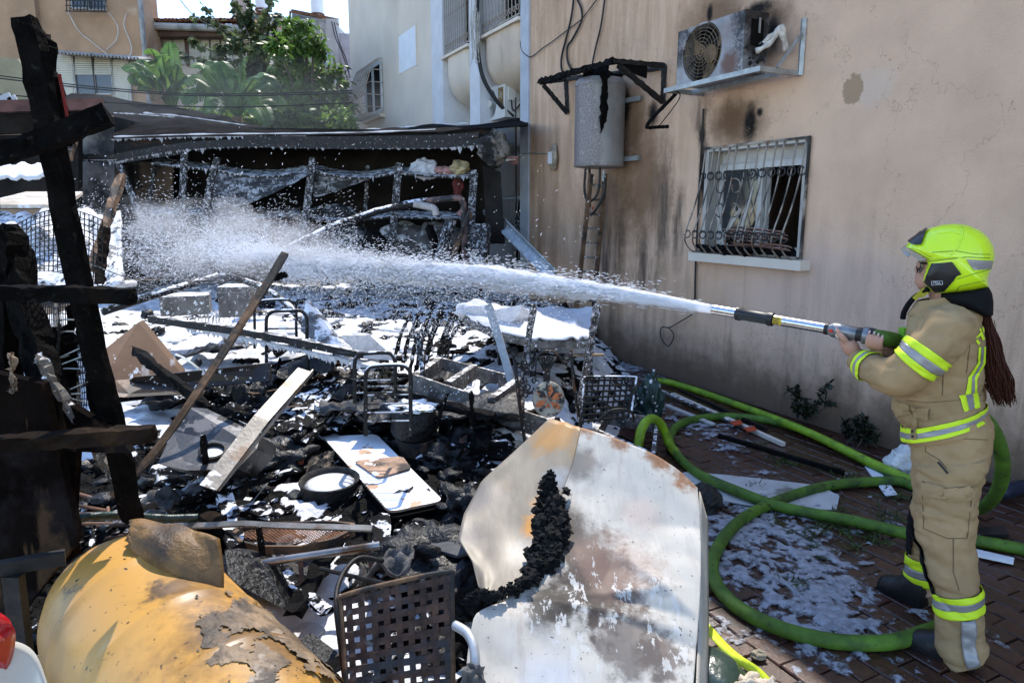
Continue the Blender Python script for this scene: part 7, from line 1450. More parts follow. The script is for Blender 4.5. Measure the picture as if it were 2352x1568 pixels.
# jacket
tor = Loft([(PF(2112, 697), PF(2222, 690), .078), (PF(2090, 722), PF(2240, 702), .10), (PF(2084, 750), PF(2256, 722), .155), (PF(2085, 785), PF(2264, 760), .19), (PF(2078, 830), PF(2268, 815), .19), (PF(2062, 875), PF(2266, 860), .185), (PF(2052, 915), PF(2263, 890), .18), (PF(2060, 945), PF(2262, 910), .18), (PF(2074, 970), PF(2263, 933), .178), (PF(2076, 1002), PF(2264, 964), .182), (PF(2088, 1012), PF(2266, 974), .18)], 2.35, .06, 3)
jm = tor.mesh(110, 72); jk = jm.build("jacket", TAN, person, smooth=True)
for (a, b, mm) in ((.803, .835, LIME), (.835, .868, GREYT), (.868, .899, LIME)): tor.patch(a, b, 0, 2*pi, .006, 5, 72).build("reflective_stripe", mm, person, smooth=True)
# collar
cl = Loft([(PF(2098, 722), PF(2226, 705), .085), (PF(2084, 722), PF(2224, 690), .088), (PF(2106, 690), PF(2218, 672), .082)], 2.2, .02, 5); cl.mesh(12, 40, cap=False).build("collar", TAN, person, smooth=True)
# sleeves
def limb(pts, e=2.1, fold=.05, seed=0):
    """pts: centre, radius along the limb"""
    C_ = [V(p[0]) for p in pts]; rings = []
    for i, (c, r) in enumerate(pts):
        d = (C_[min(i+1, len(C_)-1)]-C_[max(i-1, 0)]).normalized(); a = d.cross(V((0, 0, 1))) if abs(d.z) < .93 else d.cross(FWD); a = a.normalized(); b = d.cross(a).normalized()
        rings.append((c+b*r, c-b*r, r, a))
    return Loft(rings, e, fold, seed)
armL = limb([(PF(2192, 742, .14), .085), (PF(2178, 756, .18), .10), (PF(2148, 790, .215), .092), (PF(2112, 827, .23), .086), (PF(2082, 855, .235), .082), (PF(2060, 866, .22), .079), (PF(2035, 860, .19), .073), (PF(2005, 846, .15), .062), (PF(1985, 834, .125), .056), (PF(1968, 824, .10), .050)], 2.1, .13, 9)
armL.mesh(80, 40).build("sleeve", TAN, person, smooth=True)
for (a, b, mm) in ((.265, .30, LIME), (.30, .338, GREYT), (.338, .373, LIME), (.80, .835, LIME), (.835, .87, GREYT), (.87, .905, LIME)): armL.patch(a, b, 0, 2*pi, .006, 5, 44).build("reflective_stripe", mm, person, smooth=True)
armR = limb([(PF(2185, 745, -.14), .08), (PF(2165, 770, -.2), .09), (PF(2130, 815, -.22), .08), (PF(2105, 840, -.2), .075), (PF(2085, 832, -.14), .065), (PF(2062, 818, -.06), .05)], 2.1, .05, 12)
armR.mesh(50, 36).build("sleeve", TAN, person, smooth=True)
armR.patch(.86, .90, 0, 2*pi, .005, 4, 40).build("reflective_stripe", LIME, person, smooth=True); armR.patch(.90, .94, 0, 2*pi, .005, 4, 40).build("reflective_stripe", GREYT, person, smooth=True)
# trousers: seat and two legs
hip = Loft([(PF(2096, 975), PF(2268, 950), .165), (PF(2092, 1005), PF(2280, 985), .172), (PF(2093, 1045), PF(2282, 1025), .178), (PF(2094, 1090), PF(2268, 1080), .175), (PF(2100, 1130), PF(2246, 1125), .15)], 2.4, .06, 6)
tr = hip.mesh(36, 60)
legN = Loft([(PF(2093, 1060, .09), PF(2276, 1050, .09), .10), (PF(2094, 1110, .10), PF(2262, 1105, .10), .105), (PF(2096, 1165, .11), PF(2248, 1165, .11), .105), (PF(2108, 1220, .12), PF(2243, 1220, .12), .098), (PF(2123, 1275, .13), PF(2245, 1275, .13), .088), (PF(2140, 1330, .14), PF(2250, 1330, .14), .084), (PF(2150, 1368, .145), PF(2255, 1372, .145), .083), (PF(2147, 1410, .15), PF(2258, 1418, .15), .084), (PF(2143, 1450, .155), PF(2262, 1456, .155), .086), (PF(2152, 1490, .16), PF(2267, 1490, .16), .088), (PF(2178, 1524, .16), PF(2266, 1515, .16), .084)], 2.3, .14, 14)
lm_ = legN.mesh(90, 44)
legF = Loft([(PF(2096, 1060, -.09), PF(2268, 1050, -.09), .10), (PF(2096, 1130, -.11), PF(2240, 1130, -.11), .10), (PF(2092, 1190, -.15), PF(2200, 1200, -.15), .092), (PF(2088, 1245, -.2), PF(2178, 1260, -.2), .084), (PF(2084, 1300, -.25), PF(2162, 1318, -.25), .08), (PF(2080, 1345, -.29), PF(2155, 1365, -.29), .08), (PF(2086, 1385, -.32), PF(2152, 1400, -.32), .076)], 2.3, .14, 17)
l2 = legF.mesh(60, 44)
for q in (lm_, l2): tr.add(q.v, q.f)
to = tr.build("trousers", TAN, person, smooth=True); rm = to.modifiers.new("join", 'REMESH'); rm.mode = 'VOXEL'; rm.voxel_size = .0065; rm.use_smooth_shade = True
for (a, b, mm) in ((.555, .592, LIME), (.592, .63, GREYT), (.63, .668, LIME)): legN.patch(a, b, 0, 2*pi, .009, 5, 48).build("reflective_stripe", mm, person, smooth=True)
for (a, b, mm) in ((.565, .625, LIME), (.625, .68, GREYT), (.68, .74, LIME)): legF.patch(a, b, 0, 2*pi, .009, 5, 48).build("reflective_stripe", mm, person, smooth=True)
legN.patch(.30, .56, -1.1, .55, .010, 20, 14).build("knee_pad", BLK, person, smooth=True); legF.patch(.2, .54, -1.0, .9, .010, 20, 14).build("knee_pad", BLK, person, smooth=True)
legN.patch(.672, .96, 1.75, 2.3, .010, 16, 8).build("reflective_stripe", GREYT, person, smooth=True)
# boots
def boot(toe, heel, top, zs):
    m = MB(); t, h = V(toe), V(heel); d = (t-h); d.z = 0; L_ = d.length; d.normalize(); s = V((-d.y, d.x, 0)); rings = []
    for k, (u, w, ht) in enumerate(((-.04, .03, .07), (.0, .045, .16), (.25, .05, .19), (.45, .048, .12), (.65, .055, .085), (.85, .052, .07), (.97, .036, .055), (1.02, .018, .03))):
        c = h+d*L_*u; c.z = 0; rr = []
        for (x, z) in ((-1, 0.0), (-1.06, .25), (-1, .6), (-.6, .93), (0, 1), (.6, .93), (1, .6), (1.06, .25), (1, 0)): rr.append(c+s*w*x+V((0, 0, .004+ht*z)))
        rings.append(rr)
    m.loft(rings); return m.build("boot", BOOT, person, smooth=50)
hN = PF(2238, 1518, .16); tN = PF(2082, 1478, .15); boot(tN, hN, None, 0)
hF = G(2122, 1392); tF = G(2020, 1345); boot(tF, hF, None, 0)
# decals on cloth found by a sight line
def bvh(o):
    o0 = V(o["_w"]); me = o.data; return BVHTree.FromPolygons([v.co+o0 for v in me.vertices], [tuple(p.vertices) for p in me.polygons])
def hit(bv, px, py):
    r = ray(px, py).normalized(); h = bv.ray_cast(V((0, 0, CH)), r); return (h[0], h[1] if h[1].dot(r) < 0 else -h[1]) if h[0] is not None else (None, None)
def decal(bv, poly, off, name, mm, sub=4, parent=person, t=.002):
    bm = bmesh.new(); vs_ = [bm.verts.new((x, y, 0)) for x, y in poly]; bm.faces.new(vs_); bmesh.ops.triangulate(bm, faces=bm.faces[:])
    for _ in range(sub):
        ed = [e for e in bm.edges if e.calc_length() > 5]
        if not ed: break
        bmesh.ops.subdivide_edges(bm, edges=ed, cuts=1); bmesh.ops.triangulate(bm, faces=[f for f in bm.faces if len(f.verts) > 3])
    m = MB(); ok = {}
    for v in bm.verts:
        h, n = hit(bv, v.co.x, v.co.y)
        if h is not None: ok[v.index] = None
    bm.verts.index_update(); pts = {}
    for v in bm.verts:
        h, n = hit(bv, v.co.x, v.co.y)
        if h is not None: pts[v.index] = len(m.v); m.v.append(h+n*off)
    for f in bm.faces:
        q = [v.index for v in f.verts]
        if all(i in pts for i in q): m.f.append(tuple(pts[i] for i in q))
    bm.free()
    return m.build(name, mm, parent, smooth=True) if m.f else None
bj = bvh(jk)
def zc(X, Y): return ((2696+X/1.679)*.5742, (850+Y/1.679)*.5742)
def dz6(pts, name, mm, off=.004): return decal(bj, [zc(*p) for p in pts], off, name, mm)
dz6([(2040, 905), (2088, 900), (2085, 1010), (2030, 1120), (2030, 1205), (1955, 1222), (1975, 1100), (2035, 1010)], "reflective_stripe", LIME); dz6([(2056, 905), (2072, 903), (2066, 1010), (2012, 1110), (2012, 1208), (1990, 1213), (1996, 1105), (2050, 1010)], "reflective_stripe", GREYT, .006)
dz6([(1912, 1226), (2035, 1206), (2052, 1305), (1945, 1338)], "reflective_stripe", LIME); dz6([(1955, 1219), (1998, 1212), (2014, 1318), (1975, 1328)], "reflective_stripe", GREYT, .006)
# letters on the back
for pts in ([(2005, 836), (2058, 805), (2064, 822), (2012, 852)], [(2046, 806), (2062, 798), (2082, 850), (2066, 860)], [(2018, 862), (2034, 852), (2052, 880), (2036, 888)], [(2062, 775), (2072, 770), (2078, 800), (2070, 804)], [(2040, 782), (2054, 776), (2062, 796), (2052, 800)]): dz6(pts, "back_lettering", LIME)
SEAM = mat("tan seam", (.16, .10, .05), .9, var=.1, bump=0)
def seam(pts, bv=bj, w=.7, conv=zc):
    Q = [conv(*p) for p in pts]; P2 = []
    for a, b in zip(Q, Q[1:]):
        for k in range(8): P2.append((a[0]+(b[0]-a[0])*k/8, a[1]+(b[1]-a[1])*k/8))
    H = [hit(bv, *p) for p in P2]; H = [h+n*.001 for h, n in H if h is not None]
    if len(H) > 2: MB().tube(H, .0018, 4).build("seam", SEAM, person)
for s in ([(1880, 700), (1960, 800), (1985, 900), (1960, 1100)], [(1810, 1060), (1800, 1250)], [(1560, 1260), (1700, 1275), (1900, 1260), (2090, 1220)], [(1500, 1370), (1590, 1330)], [(1590, 1300), (1610, 1360), (1700, 1400), (1720, 1310)], [(1740, 720), (1800, 690), (1900, 680), (2000, 700)]): seam(s)
dz6([(1485, 1265), (1580, 1290), (1600, 1350), (1500, 1365)], "pocket_flap", TAN, .010); dz6([(1590, 1300), (1715, 1310), (1705, 1395), (1620, 1370)], "pocket_flap", TAN, .010)
dz6([(1608, 1380), (1640, 1378), (1638, 1520), (1606, 1520)], "front_tab", TAN, .012)
for (x, y) in ((1621, 1468), (1621, 1500)):
    h, n = hit(bj, *zc(x, y)); 
    if h is not None: MB().lathe([(0, 0), (.006, 0), (.005, .004), (0, .005)], h+n*.012, n, 12).build("snap_button", M['black'], person)
dg = bpy.context.evaluated_depsgraph_get()
bt = BVHTree.FromPolygons([V(p) for p in tr.v], tr.f)
def zl(X, Y): return ((3350+X/1.2735)*.5742, (1500+Y/1.2735)*.5742)
for s in ([(445, 340), (450, 390), (520, 430), (560, 480)], [(430, 540), (560, 580), (690, 565)], [(435, 610), (560, 632), (690, 625)], [(430, 540), (440, 780), (560, 830), (660, 830), (690, 570)], [(590, 830), (590, 1000), (625, 1110)], [(600, 320), (790, 330)]): seam(s, bt, conv=zl)
decal(bt, [zl(*p) for p in ((432, 540), (560, 575), (692, 562), (690, 632), (560, 636), (436, 612))], .012, "pocket_flap", TAN)
h, n = hit(bt, *zl(515, 440)); h2, n2 = hit(bt, *zl(565, 500)); MB().tube([h+n*.012, h2+n2*.014], .004, 6).build("zip_pull", M['black'], person)
# pen and radio at the chest
MB().tube([PF(2089, 812, .175), PF(2105, 795, .18), PF(2112, 784, .18)], .005, 6).build("red_strap", mat("red strap", (.5, .02, .02), .5), person)
MB().bar(PF(2078, 752, .02), PF(2078, 790, .02), .03, .04).build("radio", mat("lime radio case", (.2, .5, .03), .5), person)
# ---- body: one continuous skin from head to hands and feet
TIP, REAR = D(1637, 710, 3.30), D(2000, 772, 2.85); NAX = (REAR-TIP).normalized()
def NZ(px): t = (px-1637)/363; k = (t/REAR.y)/((1-t)/TIP.y+t/REAR.y); return TIP.lerp(REAR, k)
bd = MB()
hc = PF(2176, 612, 0)
bd.lump(hc+V((0, 0, .01)), 1, 0, 4, 0, 1)
bd.v = [hc+FWD*((p-hc).dot(FWD))*.098+LAT*((p-hc).dot(LAT))*.076+V((0, 0, (p-hc).z*.118)) for p in bd.v]
def blob(c, rf, rl, rz): 
    q = MB(); q.lump(V((0, 0, 0)), 1, 0, 3, 0); bd.add([c+FWD*p.dot(FWD)*rf+LAT*p.dot(LAT)*rl+V((0, 0, p.z*rz)) for p in q.v], q.f)
blob(PF(2138, 640), .058, .055, .055); blob(PF(2125, 657), .028, .03, .022)          # jaw, chin
blob(PF(2134, 608), .045, .055, .03)                                                  # brow
bd.tube([PF(2118, 603), PF(2110, 613), PF(2105, 621)], [.008, .010, .013], 10); blob(PF(2110, 623), .013, .014, .008)   # nose
blob(PF(2115, 637), .013, .021, .006); blob(PF(2116, 644), .013, .019, .006)          # lips
for sg in (1, -1): blob(PF(2128, 626, .032*sg), .03, .024, .024)                      # cheeks
bd.tube([PF(2165, 650), PF(2175, 700), PF(2178, 740)], [.056, .056, .07], 20)
bd.tube([PF(2175, 730), PF(2172, 800), PF(2165, 900), PF(2182, 980), PF(2182, 1060)], [.08, .12, .12, .12, .12], 20)
def chain(pts, radii, n=14): bd.tube(cr(pts, 6*len(pts)), [r for r in [v.x for v in cr([V((r, 0, 0)) for r in radii], 6*len(radii))]], n)
wL = PF(1966, 813, .085); wR = PF(2060, 812, -.03)
chain([PF(2180, 755, .15), PF(2112, 827, .23), PF(2060, 864, .22)], [.05, .045, .042]); chain([PF(2060, 864, .22), PF(2010, 846, .15), wL], [.045, .04, .026])
chain([PF(2165, 770, -.17), PF(2105, 840, -.2)], [.05, .042]); chain([PF(2105, 840, -.2), PF(2080, 826, -.1), wR], [.042, .036, .026])
chain([PF(2185, 1060, .08), PF(2172, 1220, .12), PF(2200, 1380, .145), PF(2215, 1500, .16)], [.08, .06, .045, .04]); chain([PF(2185, 1060, -.08), PF(2140, 1230, -.2), PF(2125, 1340, -.28), hF+V((0, 0, .09))], [.08, .06, .045, .04])
chain([hF+V((0, 0, .08)), hF.lerp(tF, .6)+V((0, 0, .05))], [.035, .028]); chain([PF(2215, 1500, .16), hN.lerp(tN, .6)+V((0, 0, .02))], [.035, .028])
UPN = LAT.cross(NAX).normalized(); UPN = UPN if UPN.z > 0 else -UPN          # up, square to the nozzle
def NP(px, a, r): p = NZ(px); return p+LAT*cos(a)*r+UPN*sin(a)*r               # a: 0 = camera side, 90 = top
# left hand cups the valve from below on the camera side, fingers curling up the far side, thumb near
kL = [NP(x, -1.25, .040) for x in (1936, 1946, 1956, 1965)]
pal = (kL[0]+kL[3])/2; chain([wL, wL.lerp(pal, .5)+LAT*.008, pal], [.026, .034, .030]); chain([wL.lerp(pal, .6), kL[0]], [.026, .015]); chain([wL.lerp(pal, .6), kL[3]], [.026, .014])
for k, (x, ln) in enumerate(((1934, 1.0), (1944, 1.08), (1955, 1.0), (1965, .85))):
    chain([kL[k], NP(x-1, -1.9, .043), NP(x-2, -2.6, .041), NP(x-2, -2.6-.7*ln, .039)], [.0105, .0095, .009, .0078], 10)
chain([wL.lerp(pal, .35)+LAT*.015, NP(1945, -.5, .046), NP(1934, -.15, .044), NP(1927, .25, .041)], [.016, .0125, .0105, .0085], 10)
# right hand: palm under the hose, fingers up its camera side
kR = [NP(x, -1.7, .042) for x in (2004, 2014, 2024, 2034)]
pal2 = (kR[0]+kR[3])/2; chain([wR, wR.lerp(pal2, .5)+V((0, 0, -.012)), pal2], [.026, .034, .030]); chain([wR.lerp(pal2, .6), kR[0]], [.024, .014]); chain([wR.lerp(pal2, .6), kR[3]], [.024, .014])
for k, (x, ln) in enumerate(((2002, 1.1), (2013, 1.1), (2023, 1.0), (2033, .8))):
    chain([kR[k], NP(x-2, -.95, .045), NP(x-3, -.25, .043), NP(x-1, -.25+.6*ln, .041)], [.0105, .0095, .009, .0078], 10)
chain([wR.lerp(pal2, .4), NP(2030, -2.6, .046), NP(2018, -3.1, .044), NP(2010, -3.5, .041)], [.016, .0125, .0105, .0085], 10)
body = bd.build("body", SKIN, person, smooth=True); rm = body.modifiers.new("skin", 'REMESH'); rm.mode = 'VOXEL'; rm.voxel_size = .0045; rm.use_smooth_shade = True
sm = body.modifiers.new("soften", 'SMOOTH'); sm.factor = .5; sm.iterations = 3
NAIL = mat("pale nail", (.55, .35, .3), .25, var=.05, bump=0)
for (x, a) in ((1927, .25), (2001, .45), (2012, .45), (2022, .35), (2032, .23)):
    c = NP(x-1, a+.05, .041); d = (NP(x-1, a+.15, .041)-c).normalized(); o = (c-NZ(x-1)).normalized(); s = d.cross(o); q = MB(); q.prism([c+o*.0078+s*.004-d*.005, c+o*.0078-s*.004-d*.005, c+o*.006-s*.003+d*.008, c+o*.006+s*.003+d*.008], o*.0012); q.build("fingernail", NAIL, body)
# lips, brows, sunglasses
MB().tube(cr([PF(2113.5, 637.5, .016), PF(2110.5, 637.5, .0), PF(2113.5, 637.5, -.016)], 10), .0035, 6).build("lips", mat("lip", (.36, .13, .11), .4, var=.1, bump=0), body, smooth=True); MB().tube(cr([PF(2114.5, 642, .015), PF(2111.5, 642.5, 0), PF(2114.5, 642, -.015)], 10), .0042, 6).build("lips", bpy.data.materials["lip"], body, smooth=True)
sg_ = MB()
for s in (1, -1):
    q = [PF(2108, 600, .012*s), PF(2114, 599, .060*s), PF(2117, 612, .061*s), PF(2112, 627, .054*s), PF(2106, 627, .02*s), PF(2104, 612, .010*s)]; sg_.prism(q, -FWD*.004)
    sg_.bar(PF(2114, 604, .061*s), PF(2160, 607, .083*s), .006, .008)
sg_.rod(PF(2106, 605, .014), PF(2106, 605, -.014), .003, 6); sg_.build("sunglasses", glass("dark sunglass", (.006, .006, .007), .1), person)
# ---- helmet
def zh(X, Y): return (1866.2+X*.238, 488.1+Y*.238)
HO = [zh(*p) for p in ((893, 322), (905, 308), (935, 278), (1000, 222), (1060, 182), (1130, 150), (1250, 116), (1370, 105), (1500, 120), (1620, 172), (1700, 242), (1748, 330), (1762, 420), (1747, 500), (1705, 600), (1692, 650), (1706, 722), (1560, 752), (1400, 770), (1200, 786), (1145, 765), (1062, 665), (1080, 590), (1108, 490), (1090, 440), (1000, 395), (930, 352))]
hcx, hcy = zh(1400, 460)
HW = .128
def contour(th):
    d = (cos(th), sin(th)); best = None; n = len(HO)
    for i in range(n):
        (x1, y1), (x2, y2) = HO[i], HO[(i+1) % n]; x1 -= hcx; x2 -= hcx; y1 -= hcy; y2 -= hcy
        den = d[0]*(y2-y1)-d[1]*(x2-x1)
        if abs(den) < 1e-9: continue
        r = (x1*(y2-y1)-y1*(x2-x1))/den; u = (x1*d[1]-y1*d[0])/den
        if r > 0 and -1e-6 <= u <= 1+1e-6 and (best is None or r < best): best = r
    return best or 1.0
HN = 96; HR = [contour(2*pi*k/HN) for k in range(HN)]
def hexp(th):
    lowfront = max(0, min(1, (sin(th)*.9-cos(th)*.6+.1))); return 2.25+2.4*lowfront
def hpt(th, k, sgn):
    """k: 0 at the middle of the side, 1 on the outline"""
    i = th/(2*pi)*HN; a = int(i) % HN; f = i-int(i); r = HR[a]*(1-f)+HR[(a+1) % HN]*f; e = hexp(th); l = HW*(max(0, 1-k**e))**(1/e)
    return PF(hcx+cos(th)*r*k, hcy+sin(th)*r*k, l*sgn)
hm = MB(); KS = [0.001, .15, .3, .45, .58, .70, .79, .86, .91, .95, .975, .99, 1.0]
for sgn in (1, -1):
    rows = [[hpt(2*pi*j/HN, k, sgn) for j in range(HN)] for k in KS]; hm.loft(rows if sgn > 0 else rows, cap=False)
HELM = mat("fluorescent helmet shell", (.60, .84, .012), .22, var=.03, vs=4, bump=.0, spec=.5, coat=.3, layers=[dict(col=(.25, .33, .02), s=16, lo=.66, hi=.72, a=.5)])
helmet = hm.build("helmet", HELM, person, smooth=45); bh = BVHTree.FromPolygons([V(p) for p in hm.v], hm.f)
def hd(pts, name, mm, off=.004): 
    o = decal(bh, [zh(*p) for p in pts], off, name, mm, 4, helmet); return o
BLKP = mat("black helmet trim", (.010, .010, .011), .3, var=.2, bump=0)
hd([(1160, 495), (1350, 475), (1440, 595), (1395, 610), (1360, 660), (1270, 750), (1190, 762), (1090, 665)], "ear_cover", BLKP, .007)
hd([(1200, 510), (1310, 495), (1345, 560), (1240, 580)], "ear_inset", mat("grey black inset", (.02, .02, .022), .5, bump=0), .009)
hd([(1482, 450), (1735, 467), (1718, 540), (1552, 556)], "reflective_panel", GREYT, .004)
hd([(930, 288), (985, 230), (1035, 185), (1090, 172), (1130, 148), (1098, 200), (1045, 262), (1060, 314), (1010, 322), (965, 312)], "front_badge", BLKP, .008)
def ridge(pts, r=.0022, mm=None):
    H = []
    for a, b in zip(pts, pts[1:]):
        for k in range(8):
            h, n = hit(bh, *zh(a[0]+(b[0]-a[0])*k/8, a[1]+(b[1]-a[1])*k/8))
            if h is not None: H.append(h+n*.0005)
    if len(H) > 2: MB().tube(H, r, 5).build("shell_ridge", mm or HELM, helmet, smooth=True)
DKL = mat("shell groove", (.22, .32, .02), .5, bump=0)
ridge([(1150, 385), (1380, 370), (1560, 400), (1740, 405)], .0016, DKL); ridge([(1440, 140), (1452, 230), (1400, 340), (1330, 420)], .003); ridge([(905, 325), (1000, 365), (1130, 440), (1380, 430), (1480, 445)], .0028); ridge([(1120, 180), (1250, 150), (1430, 150)], .0025); ridge([(1210, 205), (1330, 190), (1440, 215)], .0025)
ridge([(1380, 765), (1420, 710), (1690, 650)], .0018, DKL); ridge([(1130, 470), (1480, 430), (1740, 440)], .002, DKL); ridge([(1400, 640), (1560, 590), (1740, 540)], .0016, DKL)
# visor
m = MB()
def vis(s, t): l = (s-.5)*.19; b = 14*(2*s-1)**2; p, q = zh(892+b*4, 322), zh(850+b*5, 350); p2, q2 = zh(1110, 440), zh(1040, 466); x = p[0]+(q[0]-p[0])*t; y = p[1]+(q[1]-p[1])*t+4*(2*s-1)**2*5; return PF(x, y, l)
m.sheet(vis, 20, 4, .002)
for sgn in (1, -1): m.prism([PF(*zh(*p), .10*sgn) for p in ((885, 330), (850, 350), (960, 412), (1040, 468), (1108, 452), (1000, 400))], LAT*.003*sgn)
m.build("visor", mat("smoky visor edge", (.20, .19, .18), .12, var=.1, bump=0, spec=.7), helmet)
# maker's mark on the ear cover
h, n = hit(bh, *zh(1213, 672))
fc = bpy.data.curves.new("lettering", 'FONT'); fc.body = "MSA"; fc.size = .0135; fc.align_x = 'CENTER'; fc.align_y = 'CENTER'; ft = bpy.data.objects.new("text_source", fc); fo_ = bpy.data.objects.new("lettering", bpy.data.meshes.new_from_object(ft)); bpy.data.objects.remove(ft); COL.objects.link(fo_); fo_.data.materials.append(M['whitepaint'])
fo_.parent = helmet; X_ = (-FWD+V((0, 0, .12))).normalized(); Y_ = n.cross(X_).normalized(); Z_ = n
fo_.matrix_local = Matrix.Translation(h+n*.011-V(person["_w"])) @ Matrix(((X_.x, Y_.x, Z_.x), (X_.y, Y_.y, Z_.y), (X_.z, Y_.z, Z_.z))).to_4x4()
m = MB(); cc = h+n*.010
for (a, b) in (((-1, -1), (1, -1)), ((1, -1), (1, 1)), ((1, 1), (-1, 1)), ((-1, 1), (-1, -1))): m.rod(cc+X_*.018*a[0]+Y_*.0075*a[1], cc+X_*.018*b[0]+Y_*.0075*b[1], .0007, 4)
m.build("mark_frame", M['whitepaint'], helmet)
# neck guard
def inflate(outline, W_, e=2.4, n=48, c=None):
    cx = c[0] if c else sum(p[0] for p in outline)/len(outline); cy = c[1] if c else sum(p[1] for p in outline)/len(outline)
    ol = []
    for i in range(len(outline)):
        a, b = outline[i], outline[(i+1) % len(outline)]
        for k in range(4): ol.append((a[0]+(b[0]-a[0])*k/4, a[1]+(b[1]-a[1])*k/4))
    m = MB()
    for s in (1, -1): m.loft([[PF(cx+(x-cx)*k, cy+(y-cy)*k, s*W_*max(0, 1-k**e)**(1/e)) for x, y in ol] for k in (.01, .4, .65, .8, .9, .96, 1)], cap=False)
    return m
inflate([zh(*p) for p in ((1215, 770), (1450, 740), (1700, 715), (1735, 780), (1748, 860), (1745, 985), (1720, 1010), (1640, 1000), (1540, 955), (1440, 930), (1340, 905), (1260, 850), (1215, 812))], .115).build("neck_guard", BLK, person, smooth=True)
# chin strap
MB().tube(cr([PF(*zh(1120, 735), .07), PF(*zh(1060, 770), .055), PF(*zh(990, 815), .04), PF(*zh(930, 880), .03), PF(*zh(885, 960), .02), PF(*zh(872, 1025), .015)], 30), .011, 8).build("chin_strap", BLK, person, smooth=True)
MB().tube(cr([PF(*zh(1080, 850), -.02), PF(*zh(1055, 870), -.02), PF(*zh(1040, 905), -.02)], 8), .008, 6).build("chin_strap", BLK, person, smooth=True)
YB = mat("yellow buckle", (.45, .40, .02), .5, bump=0)
MB().bar(PF(*zh(1105, 745), .064), PF(*zh(1035, 795), .055), .028, .016, LAT).build("buckle", YB, person); MB().bar(PF(*zh(1030, 790), .052), PF(*zh(985, 830), .046), .018, .014, LAT).build("buckle", YB, person)
# pony tail
g = random.Random(77); hr = MB()
for k in range(190):
    a = g.uniform(0, 6.28); r = sqrt(g.random()); ox, oy = cos(a)*r, sin(a)*r; pts = []
    for (x, y, w_, l) in ((2262, 715, 9, 0), (2268, 745, 12, .01), (2277, 790, 17, .015), (2286, 835, 21, .02), (2294, 875, 24, .02), (2302, 905, 22, .02), (2308, 925, 18, .02)): pts.append(PF(x+ox*w_*(1+.5*g.random()*(y > 850))+g.gauss(0, 1.2)+7*sin(y*.035+k*.7)*(y > 780), y+g.gauss(0, 3)+(oy*8 if y > 900 else 0), l+oy*.03*w_/20))
    cut = g.choice((7, 7, 7, 6, 6)); P2 = cr(pts[:cut], 28); hr.tube(P2, [.0030*(1-.8*(i/len(P2))**2) for i in range(len(P2))], 4)
for k in range(10):
    x = 2270+g.uniform(0, 15); hr.tube(cr([PF(x, 735, .02), PF(x+g.uniform(8, 22), 800, .02), PF(x+g.uniform(15, 45), 880, .02), PF(x+g.uniform(20, 48), 915, .02)], 16), .0009, 3)
hr.build("hair", HAIRM, person)

# ------------------------------------------------------------------ nozzle
nz = thing("hose_nozzle", "long chrome foam nozzle with a black grip held by the firefighter", "nozzle", NZ(1800))
CHR = mat("brushed chrome", (.62, .62, .62), .22, 1.0, var=.08, vs=30, bump=.03, stretch=(1, 1, 1)); ALU = mat("worn grey casting", (.20, .21, .22), .4, .7, var=.3, vs=20, bump=.2, layers=[dict(col=(.03, .03, .03), s=9, lo=.54, hi=.64)])
def along(px0, px1, prof, n=28, cap=True):
    a, b = NZ(px0), NZ(px1); L_ = (b-a).length; m = MB(); m.lathe([(r, z*L_) for r, z in prof], a, b-a, n, cap); return m
m = along(1637, 1700, [(.020, .02), (.0225, 0), (.0225, 1), (.020, 1)], 32, False); m.build("barrel", CHR, nz, smooth=40)
along(1768, 1898, [(.0225, 0), (.0225, 1)], 32).build("barrel", CHR, nz, smooth=40)
along(1690, 1778, [(.023, 0), (.031, .02), (.032, .14), (.027, .18), (.027, .80), (.032, .86), (.031, .97), (.023, 1)], 28).build("grip", M['black'], nz, smooth=40)
MB().bar(NZ(1700)+LAT*.024-UPN*.012, NZ(1765)+LAT*.024-UPN*.012, .014, .02, UPN).build("grip_rib", M['black'], nz)
along(1894, 1902, [(.0225, 0), (.026, .1), (.026, 1), (.02, 1)]).build("collar", M['black'], nz, smooth=40)
along(1900, 1968, [(.022, 0), (.024, .1), (.032, .2), (.033, .55), (.030, .6), (.029, 1), (.02, 1)], 20).build("valve_body", ALU, nz, smooth=40)
MB().lathe([(0, 0), (.016, 0), (.016, .012), (.012, .018), (0, .018)], NZ(1932)+LAT*.026-UPN*.012, LAT, 16).build("valve_knob", CHR, nz, smooth=40)
MB().bar(NZ(1908)+LAT*.033, NZ(1917)+LAT*.033, .012, .004, LAT).build("red_mark", mat("red mark", (.55, .03, .01), .5, bump=0), nz)
along(1966, 1985, [(.027, 0), (.029, .2), (.029, 1), (.02, 1)], 24).build("coupling", M['black'], nz, smooth=40)
along(1982, 1998, [(.03, 0), (.037, .12), (.037, .88), (.03, 1)], 24).build("coupling_ring", ALU, nz, smooth=40)
along(1996, 2012, [(.034, 0), (.036, .3), (.034, .9), (.027, 1)], 24).build("coupling", M['black'], nz, smooth=40)
m = MB()
for k in range(9):
    a = -.9+k*.2; p = [NZ(x)+LAT*cos(a)*.0232+UPN*sin(a)*.0232 for x in (1776, 1797)]; a2 = a+.2; p2 = [NZ(x)+LAT*cos(a2)*.0232+UPN*sin(a2)*.0232 for x in (1776, 1797)]; m.add([p[0], p[1], p2[1], p2[0]], [(0, 1, 2, 3)])
m.build("warning_sticker", mat("yellow sticker", (.60, .42, .03), .5, bump=0), nz)
m = MB()
for k in range(5): a = -.6+k*.28; m.bar(NZ(1779)+LAT*cos(a)*.0236+UPN*sin(a)*.0236, NZ(1794-3*(k % 2))+LAT*cos(a)*.0236+UPN*sin(a)*.0236, .003, .001, LAT)
m.build("sticker_print", M['black'], nz)
